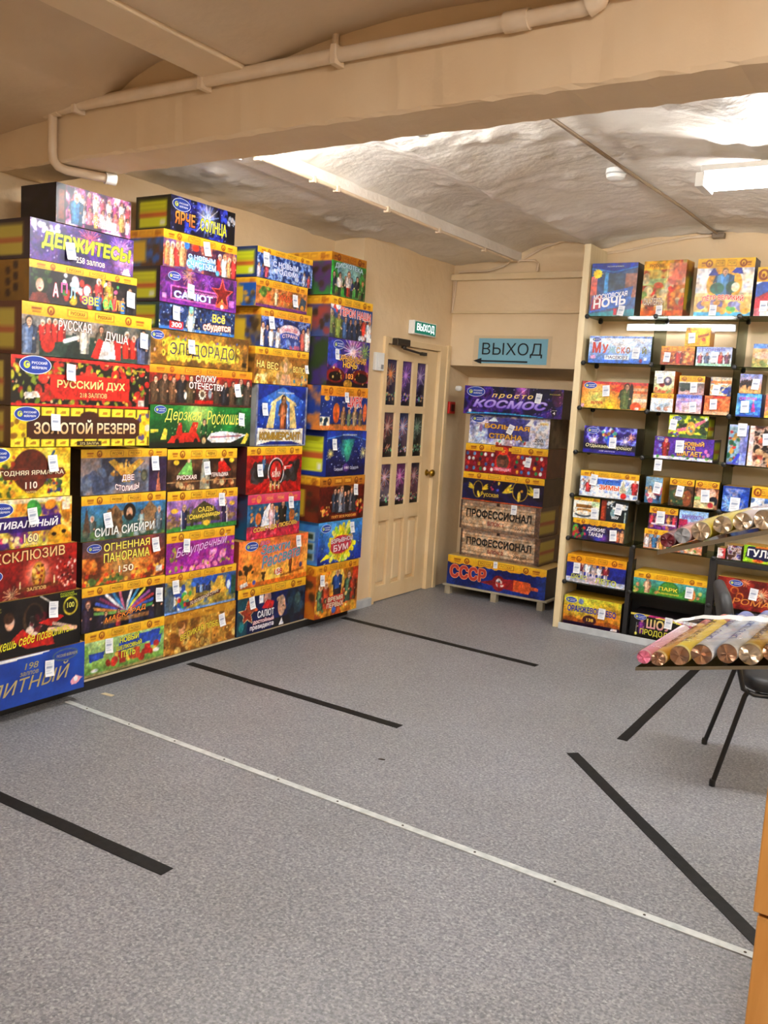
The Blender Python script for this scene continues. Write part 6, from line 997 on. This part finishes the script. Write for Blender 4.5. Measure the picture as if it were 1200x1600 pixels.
sbox(-1.492, -1.306, .797, .949, 'light blue box with violet lettering, second bay of the sixth shelf',
     lambda a: a.grad('#c83a60', '#8ab8e8', 90).rect(0, .5, 1, 1, '#98c0ec').rect(.0, .3, .3, .6, '#a02048'), [('КАНИКУЛЫ', .1, .62, .85, .82, '#7a58b8', dict(bold=.04))])
# third bay, sixth shelf
sbox(-1.225, -1.176, SR[5], .73, 'tiny white-red box beside the black post', lambda a: a.grad('#e8e4e4', '#d83a38', 0).rect(.3, .2, .7, .8, '#f0e8e8').ell(.7, .6, .12, .12, '#c82a30'), d=.1)
sbox(-1.168, -1.08, SR[5], .757, 'dark box with brown chocolate print next to the green word box', lambda a: a.wash(['#4a2a20', '#e0d0c8', '#2a2a80', '#8a3a2a'], 4.), d=.12)
sbox(-1.065, -.84, SR[5], .772, 'lime and black box with white block word in the third bay',
     lambda a: a.grad('#9ad020', '#c8e030', 0).poly([(.05, .3), (.1, .95), (1, .9), (1, .2), (.4, .12)], '#1a2050').ell(.4, .1, .3, .1, '#e0602a').blobs(8, ['#e89a28', '#c82a20'], .05, .08, .2, 1, .0, .2).rect(.3, .86, 1, 1, '#d87a28'),
     [('ГУЛЯЕМ', .1, .34, 1.2, .80, '#f4f4f0', dict(bold=.04, out='#10143a'))], d=.14)
# seventh shelf and floor row
sbox(-2.243, -1.812, SR[6], .545, 'gold-topped night-blue box with dancing couple and yellow letters low beside the board',
     lambda a: a.grad('#c8ccd8', '#1a2478', 90).rect(0, .18, 1, .8, '#1c2682').wash(['#161e68', '#2a3aa8', '#1c2680'], 3., y0=.2, al=.7).folk(5, .22, .72, .15, .65, ['#6a2a38', '#d8dce8', '#a8a0a8', '#e8e8f0', '#8a2a38'], legs='#d8d4e0').ell(.45, .15, .28, .14, '#c8b8c8').band(.28, c='#e8960e', c2='#f0ae18'),
     [('ДИСКО', .08, .1, .36, .3, '#c8d040', dict(bold=.03, slope=-.02)), ('ЛЕТО', .5, .08, .86, .28, '#c8d040', dict(bold=.03, slope=-.04))], band=(.28, '#8a3a08'), tagpos=(.18, .52), side=('plain', '#2a2a20', '#1c1c18'), top='#e89a1c', d=.22)
sbox(-1.755, -1.268, SR[6], .495, 'long yellow-topped green box with park scene and girl, second bay near the floor',
     lambda a: a.grad('#3a8a30', '#5ab0e0', 90).blobs(30, ['#4a9a38', '#2a7a2a', '#e08a60', '#d8c860'], .06, .11, 0, 1, .0, .4).ell(.5, .3, .45, .42, '#3a7a2c').ell(.5, .3, .4, .34, '#4a8a30').man(.2, .05, .7, '#e8b088', '#5a2a1c', '#e8b898').ell(.8, .3, .2, .3, '#e08848', .3).band(.3, c='#f0b01c', c2='#f6c428'),
     [('ПАРК', .36, .26, .62, .44, '#f0e040', dict(bold=.03, out='#1c4a14')), ('РАЗВЛЕЧЕНИЙ', .34, .1, .64, .2, '#f0e040', dict(bold=.02))], band=(.3, '#b85a10'), tagpos=(.78, .36), side=('plain', '#a88a28', '#5a6a28'), top='#f0bc24', d=.22)
sbox(-1.205, -.86, SR[6], .546, 'dark red box with golden swirls and sparks in the third bay',
     lambda a: a.grad('#7a1a14', '#a02a20', 45).wash(['#6a1410', '#a83224', '#8a201a'], 2.4).ell(.42, .4, .12, .14, '#c8742a').ell(.42, .4, .09, .1, '#7a1c14').ell(.32, .6, .13, .12, '#c8742a').ell(.32, .58, .1, .09, '#7a1c14').burst(.8, .55, .25, ['#f0c080', '#ffe0b0'], 18, .02, .9, '#fff0d0').ell(.24, .14, .1, .06, '#e0c8b8').burst(.5, .9, .15, ['#f0b070'], 10, .02),
     [('РОМАНС', .3, .16, 1.3, .36, '#d88a3a', dict(bold=.01, shear=.15))], logo=(.33, .84, .085), tagpos=(.66, .56), side=('plain', '#5a1814', '#3a100e'), d=.22)
sbox(-2.24, -1.82, SR[7], .245, 'orange-yellow box with blue word and purple base on the floor row beside the board',
     lambda a: a.grad('#c86a1c', '#c8c030', 90).rad(.35, .75, .7, '#d8e048', .9).rad(.85, .5, .4, '#e88a20', .8).rect(0, 0, 1, .2, '#2a1438').poly([(0, .22), (.15, .32), (.3, .22), (.45, .34), (.62, .22), (.8, .3), (1, .2), (1, .14), (0, .14)], '#a85a18').ell(.47, .26, .24, .16, '#4a1c28').ell(.3, .85, .09, .1, '#7a90c0').poly([(.84, .02), (.96, .03), (.95, .12), (.86, .12)], '#d8d0d8'),
     [('ОРАНЖЕВОЕ НЕБО', .07, .46, .92, .68, '#2a2c98', dict(bold=.04, arch=.1)), ('138', .42, .21, .54, .32, '#e8c040', dict(bold=.03))], logo=(.13, .86, .085), tagpos=(.68, .56), side=('plain', '#3a2a14', '#2a1c14'), top='#c89a2a', d=.24)
sbox(-1.752, -1.3, SR[7], .205, 'black box with yellow capitals and pink edge on the floor row',
     lambda a: a.fill('#14120f').wash(['#100f0d', '#1e1a16'], 2.).poly([(0, .9), (.3, .92), (1, .75), (1, 1), (0, 1)], '#d8c850').poly([(.25, .9), (.6, .95), (1, .7), (1, .95), (.5, 1), (.3, 1)], '#c02a80').poly([(.5, .98), (1, .8), (1, 1)], '#f0e8ec').man(.18, .2, .6, '#7a2a88', '#3a1a40').ell(.1, .15, .05, .06, '#e8e060').line(.1, .2, .1, .6, .015, '#d8d8d0'),
     [('ШОУ', .25, .44, .62, .84, '#e0d868', dict(bold=.04, col2='#d890a8')), ('ПРОДОЛЖАЕТСЯ', .16, .12, .98, .40, '#d8d040', dict(bold=.02))], logo=(.15, .86, .085), tagpos=(.58, .8), side=('plain', '#1a1616', '#141212'), top='#1c1418', d=.24)
pt = bpy.data.objects.new('price_tag', price_tag_mesh()); COL.objects.link(pt); pt.location = (-1.655, 6.0, 1.232); tag(pt, 'white price tag hanging from the fourth glass shelf edge', 'price tag')

# ================================================================ COUNTER
ct = empty('counter', (-.272, 2.15, 0)); tag(ct, 'orange-brown wooden counter end at the edge of the photo', 'counter')
MB().box(.010, .85, .008, .50, 0, .40, .003).build('lower_cabinet', 'wood', ct)
MB().box(.0, .86, .0, .52, .412, .735, .003).build('upper_cabinet', 'wood', ct)
MB().box(.03, .83, .02, .48, .4005, .4115).build('shadow_gap', 'bronze', ct)
MB().box(-.0, .87, -.0, .53, .736, .76, .003).build('counter_top', 'wood', ct)

# ================================================================ TRAYS OF WRAPPED TUBES
LOW = [((-.5925, 2.1879, .9534), .0172), ((-.5566, 2.1884, .9566), .0178), ((-.5097, 2.2006, .972), .024), ((-.4614, 2.2127, .9819), .0249), ((-.4061, 2.2295, .9922), .024), ((-.3561, 2.242, .9976), .0259), ((-.3091, 2.2539, 1.0103), .0225), ((-.2649, 2.2633, 1.0191), .0222)]
UP = [((-.5896, 2.289, 1.2398), .0185), ((-.5547, 2.2937, 1.2562), .0199), ((-.5133, 2.3024, 1.2717), .0238), ((-.4657, 2.3158, 1.2929), .0225), ((-.4218, 2.3256, 1.3056), .0229), ((-.3742, 2.3374, 1.3153), .025), ((-.3279, 2.349, 1.3296), .0232)]
M['tray_trim'] = newmat('bronze_trim', '#6e6452', .35, .6)
rk = empty('tube_rack', (-.12, 2.5, .76)); tag(rk, 'two tier glass tube rack standing on the counter', 'rack')
RO = Vector((-.12, 2.5, .76))
def slab(name, a, b, ext, th, mat, parent, off):
    a = Vector(a)-off; b = Vector(b)-off; e = Vector(ext); n = Vector((0, 0, -th))
    m = MB(); m.v = [tuple(q) for q in (a, b, b+e, a+e, a+n, b+n, b+e+n, a+e+n)]; m.f = [(0,1,2,3),(4,7,6,5),(0,4,5,1),(1,5,6,2),(2,6,7,3),(3,7,4,0)]
    return m.build(name, mat, parent)
slab('lower_tray', (-.606, 2.178, .9280), (-.10, 2.300, 1.0147), (.02, .46, 0), .007, 'tray_glass', rk, RO)
slab('upper_tray', (-.606, 2.276, 1.2115), (-.10, 2.400, 1.3770), (.02, .32, 0), .007, 'tray_glass', rk, RO)
slab('upper_tray_edge', (-.608, 2.2715, 1.2125), (-.10, 2.3955, 1.3780), (.003, .004, 0), .011, 'tray_trim', rk, RO)
slab('lower_tray_edge', (-.606, 2.1695, .9285), (-.10, 2.2955, 1.0155), (.003, .004, 0), .009, 'tray_trim', rk, RO)
for q in ((0, -.03), (.06, .12)): MB().tube([(q[0], q[1], .001), (q[0], q[1], .66)], .012, 12).build('post', 'steel', rk, smooth=True)
TD = Vector((.02, 1, 0)).normalized()
def tube_thing(p, r, L, body, stripe, foil, label, group, words=None, wcol='#803010', topcol=None):
    _n[0] += 1; o = empty('firework_tube', p); tag(o, label, 'firework tube', group)
    rot = Matrix.Rotation(-math.pi/2, 4, 'X')     # z axis -> +y
    nL, nA = 40, 24; a = Art(L, 2*math.pi*r, .004, _n[0]); a.grad(body[0], body[1], 0)
    if stripe: a.wash(list(stripe), 2.6, al=.8)
    if topcol: a.rect(.86, 0, 1, 1, topcol)
    a.rect(0, 0, .03, 1, '#e8e4dc', .6)
    u, v = np.meshgrid(np.linspace(0, 1, a.nx), np.linspace(0, 1, a.ny)); u = u.ravel(); th = v.ravel()*2*np.pi
    V = np.column_stack([r*np.sin(th)*-1, u*L, r*np.cos(th)*-1]); _, F = grid_patch(a.nx, a.ny, lambda p_, q_: np.zeros((len(p_), 3)))
    me = quads_mesh('wrapper', [V], [F], [a.c.reshape(-1, 3)]); w_ = link('wrapper', me, 'ink_gloss', o, smooth=True)
    # crumpled foil cap at the near end
    R_ = random.Random(_n[0]); m = MB(); n = 26; m.v.append((0, -.004, 0))
    for k, rr_ in enumerate((.35, .7, .96, 1.0)):
        for j in range(n):
            q = 2*math.pi*j/n; fold = (.0028*math.sin(q*(2+_n[0] % 3)+_n[0])+.0018*math.sin(q*5+k*1.7+_n[0]*2)+.0012*math.sin(q*9-k+_n[0]))*(k < 3)
            m.v.append((r*rr_*math.cos(q), (-.004+fold) if k < 3 else .012, r*rr_*math.sin(q)))
    for j in range(n): m.f.append((0, 1+(j+1) % n, 1+j))
    for k in range(3):
        for j in range(n): m.f.append((1+k*n+j, 1+k*n+(j+1) % n, 1+(k+1)*n+(j+1) % n, 1+(k+1)*n+j))
    m.build('foil_cap', foil, o, smooth=True)
    MB().lathe([(r*.96, L), (r*.96, L+.001)], 20, rot).build('end_disc', 'pale', o)
    if words:
        s = Sheet(); v, f = glyphs(words); lo = v.min(0); hi = v.max(0); h_ = r*.9; Lx = L*.62
        q = (v-lo)/(hi-lo); ang = (q[:, 1]-.5)*h_/r+.35; rr_ = r+.0012
        s.v.append(np.column_stack([-rr_*np.sin(ang)*1.0, L*.14+q[:, 0]*Lx, rr_*np.cos(ang)])); s.f += f; s.c.append(np.tile(hx(wcol), (len(v), 1))); s.n = len(v)
        me = s.mesh('lettering'); link('lettering', me, 'ink', o)
    o.rotation_euler = (0, 0, -.02); return o
GT = 'wrapped firework tubes on the rack'
LOWS = [(('#e890b0', '#f4e8f0'), None, newmat('pink_cap', '#e27a98', .35), 'slim pink-capped white tube at the end of the lower tray', None, '#000', None, .36),
        (('#e0a42a', '#ecb840'), ('#d89a28', '#ecc04a'), 'foil_brown', 'ochre tube with brown letters second on the lower tray', 'РУССКАЯ ПИРОТЕХНИКА', '#8a3a14', '#a83a30', .47),
        (('#f4d420', '#fae030'), ('#f2cc20', '#fce850'), 'foil_brown', 'bright yellow tube on the lower tray', 'РУССКАЯ СВЕЧА', '#7a5a14', '#a84a44', .47),
        (('#b8bcc8', '#e4e8f4'), ('#dcdfe8', '#f6f7fb'), 'foil_brown', 'silver-white tube with violet-blue letters and blue tip, beside the yellow one', 'САЛЮТ САЛЮТ', '#4a50a8', '#5a68a8', .5),
        (('#c0c4cc', '#e8ecf6'), ('#dcdfe8', '#f6f7fb'), 'foil_brown', 'silver-white tube with blue letters and tip, beside the gold one', 'САЛЮТ САЛЮТ', '#4a58b0', '#5a68a8', .5),
        (('#dcae34', '#ecc450'), ('#d09c28', '#f0d470'), 'foil', 'thick gold tube on the lower tray', 'ФЕЙЕРВЕРК', '#6a4a10', None, .45),
        (('#c8a038', '#e0c050'), ('#b88a20', '#e8c860'), 'foil_brown', 'gold tube half out of frame on the lower tray', None, '#000', None, .45),
        (('#b8bcc8', '#d8dce8'), None, 'foil', 'silver tube farthest along the lower tray', None, '#000', None, .45)]
for (p, r), (body, st, foil, lab, wd_, wc_, tp, L) in zip(LOW, LOWS): tube_thing(p, r, L, body, st, foil, lab, GT, wd_, wc_, tp)
UPS = [(('#7a2a38', '#8a3a44'), newmat('maroon_cap', '#6a1c26', .5), 'maroon-capped tube at the end of the upper tray'), (('#e0a0a0', '#f0d0c8'), newmat('grey_cap', '#98999c', .45), 'grey-capped pink tube second on the upper tray'),
       (('#e0c830', '#f0e080'), 'foil', 'foil-capped tube with pale yellow wrapper third on the upper tray'), (('#e8d438', '#f4e878'), 'foil', 'foil-capped yellow tube fourth on the upper tray'),
       (('#d8c8c8', '#f0e8ec'), 'foil', 'foil-capped whitish tube fifth on the upper tray'), (('#d8d8dc', '#f0f0f4'), 'foil', 'foil-capped silver tube sixth on the upper tray'), (('#d8d8dc', '#f0f0f4'), 'foil', 'foil-capped silver tube last on the upper tray')]
for (p, r), (body, foil, lab) in zip(UP, UPS): tube_thing(p, r, .30, body, None, foil, lab, GT)
def wrap(rowp, L, label, seed):
    # loose cellophane over a row of tubes
    nU, nV = 60, 26; P0 = [Vector(p) for p, r in rowp]; rs = [r for p, r in rowp]; ext = P0[0]+(P0[0]-P0[1])*.9
    pts = [ext+Vector((0, 0, -rs[0]*.6))]+P0; rr_ = [rs[0]*.5]+rs
    def P(u, v):
        t = u*(len(pts)-1); i = np.minimum(t.astype(int), len(pts)-2); f = t-i; A = np.array([tuple(q) for q in pts]); R_ = np.array(rr_)
        b = A[i]*(1-f)[:, None]+A[i+1]*f[:, None]; r_ = R_[i]*(1-f)+R_[i+1]*f; n = fbm(u*9+seed, v*7, seed, 4)-.47
        z = b[:, 2]+r_*1.16+.003+n*.014*(.4+.6*v); y = b[:, 1]-.012+v*(L+.05); front = np.clip(1-v/.06, 0, 1)
        z = z-front*r_*.35; y = y-front*.004+n*.006*front
        return np.column_stack([b[:, 0]+.02*v, y, z])
    V, F = grid_patch(nU, nV, P); me = bpy.data.meshes.new('plastic_wrap'); me.from_pydata(V.tolist(), [], F.tolist()); me.update()
    return tag(link('plastic_wrap', me, 'film', smooth=True), label, 'plastic wrap')
wrap(LOW, .40, 'crinkled clear cellophane over the lower tray tubes', 3); wrap(UP, .24, 'crinkled clear cellophane over the upper tray tubes', 6)
# narrow white strip lying across the lower bundle
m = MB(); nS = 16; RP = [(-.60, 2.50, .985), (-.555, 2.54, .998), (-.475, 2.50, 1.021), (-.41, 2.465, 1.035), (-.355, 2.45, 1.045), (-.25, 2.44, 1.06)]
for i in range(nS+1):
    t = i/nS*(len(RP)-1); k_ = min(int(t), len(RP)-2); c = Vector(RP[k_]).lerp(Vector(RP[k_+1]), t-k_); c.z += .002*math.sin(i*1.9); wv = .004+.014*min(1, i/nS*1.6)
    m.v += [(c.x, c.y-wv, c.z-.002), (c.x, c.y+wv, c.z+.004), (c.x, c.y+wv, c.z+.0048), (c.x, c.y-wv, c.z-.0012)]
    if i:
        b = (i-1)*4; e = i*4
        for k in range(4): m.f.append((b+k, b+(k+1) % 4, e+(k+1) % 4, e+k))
tag(m.build('white_strip', 'white'), 'narrow white strip laid across the lower tray tubes', 'ribbon')

# ================================================================ CHAIR
ch = empty('visitor_chair', (-.49, 4.19, 0), math.radians(16.5)); tag(ch, 'black padded visitor chair with thin tube legs beyond the rack', 'chair')
# local +x is where the sitter faces
def cushion(w_, l_, th, seg=6):
    bm = bmesh.new(); bmesh.ops.create_cube(bm, size=1)
    for v in bm.verts: v.co = Vector((v.co.x*l_, v.co.y*w_, v.co.z*th))
    vert = [e for e in bm.edges if abs((e.verts[0].co-e.verts[1].co).z) > .5*th]
    bmesh.ops.bevel(bm, geom=vert, offset=.09, segments=seg, affect='EDGES', profile=.5)
    bmesh.ops.bevel(bm, geom=[e for e in bm.edges if e.calc_face_angle(0) > .6], offset=th*.42, segments=3, affect='EDGES', profile=.5)
    return bm
b = cushion(.46, .42, .06); bmesh.ops.translate(b, verts=b.verts, vec=(.0, 0, .452)); MB().addbm(b).build('seat', 'chair_seat', ch, smooth=True)
b = cushion(.46, .34, .05); bmesh.ops.rotate(b, verts=b.verts, cent=(0, 0, 0), matrix=Matrix.Rotation(math.radians(-102), 3, 'Y')); bmesh.ops.translate(b, verts=b.verts, vec=(-.29, 0, .66)); MB().addbm(b).build('backrest', 'chair_seat', ch, smooth=True)
for s_ in (-1, 1):
    y = s_*.215
    lg = MB().tube([(-.30, s_*.255, .008), (-.205, y, .40), (-.19, y, .43)], .011, 10).build('leg', 'chair_frame', ch, smooth=True)
    MB().lathe([(.013, 0), (.014, .015), (.012, .03)], 12).build('foot_cap', 'clip', lg, (-.30, s_*.255, 0))
    lg = MB().tube([(.25, s_*.245, .008), (.17, y, .40), (.155, y, .42)], .011, 10).build('leg', 'chair_frame', ch, smooth=True)
    MB().lathe([(.013, 0), (.014, .015), (.012, .03)], 12).build('foot_cap', 'clip', lg, (.25, s_*.245, 0))
    MB().tube([(.17, y, .412), (-.17, y, .412), (-.215, y, .43), (-.235, y, .5), (-.30, y*.9, .72)], .011, 10).build('side_frame', 'chair_frame', ch, smooth=True)
MB().tube([(-.15, -.215, .412), (-.15, .215, .412)], .010, 10).tube([(.14, -.215, .412), (.14, .215, .412)], .010, 10).build('cross_bar', 'chair_frame', ch, smooth=True)
bpy.context.view_layer.update()
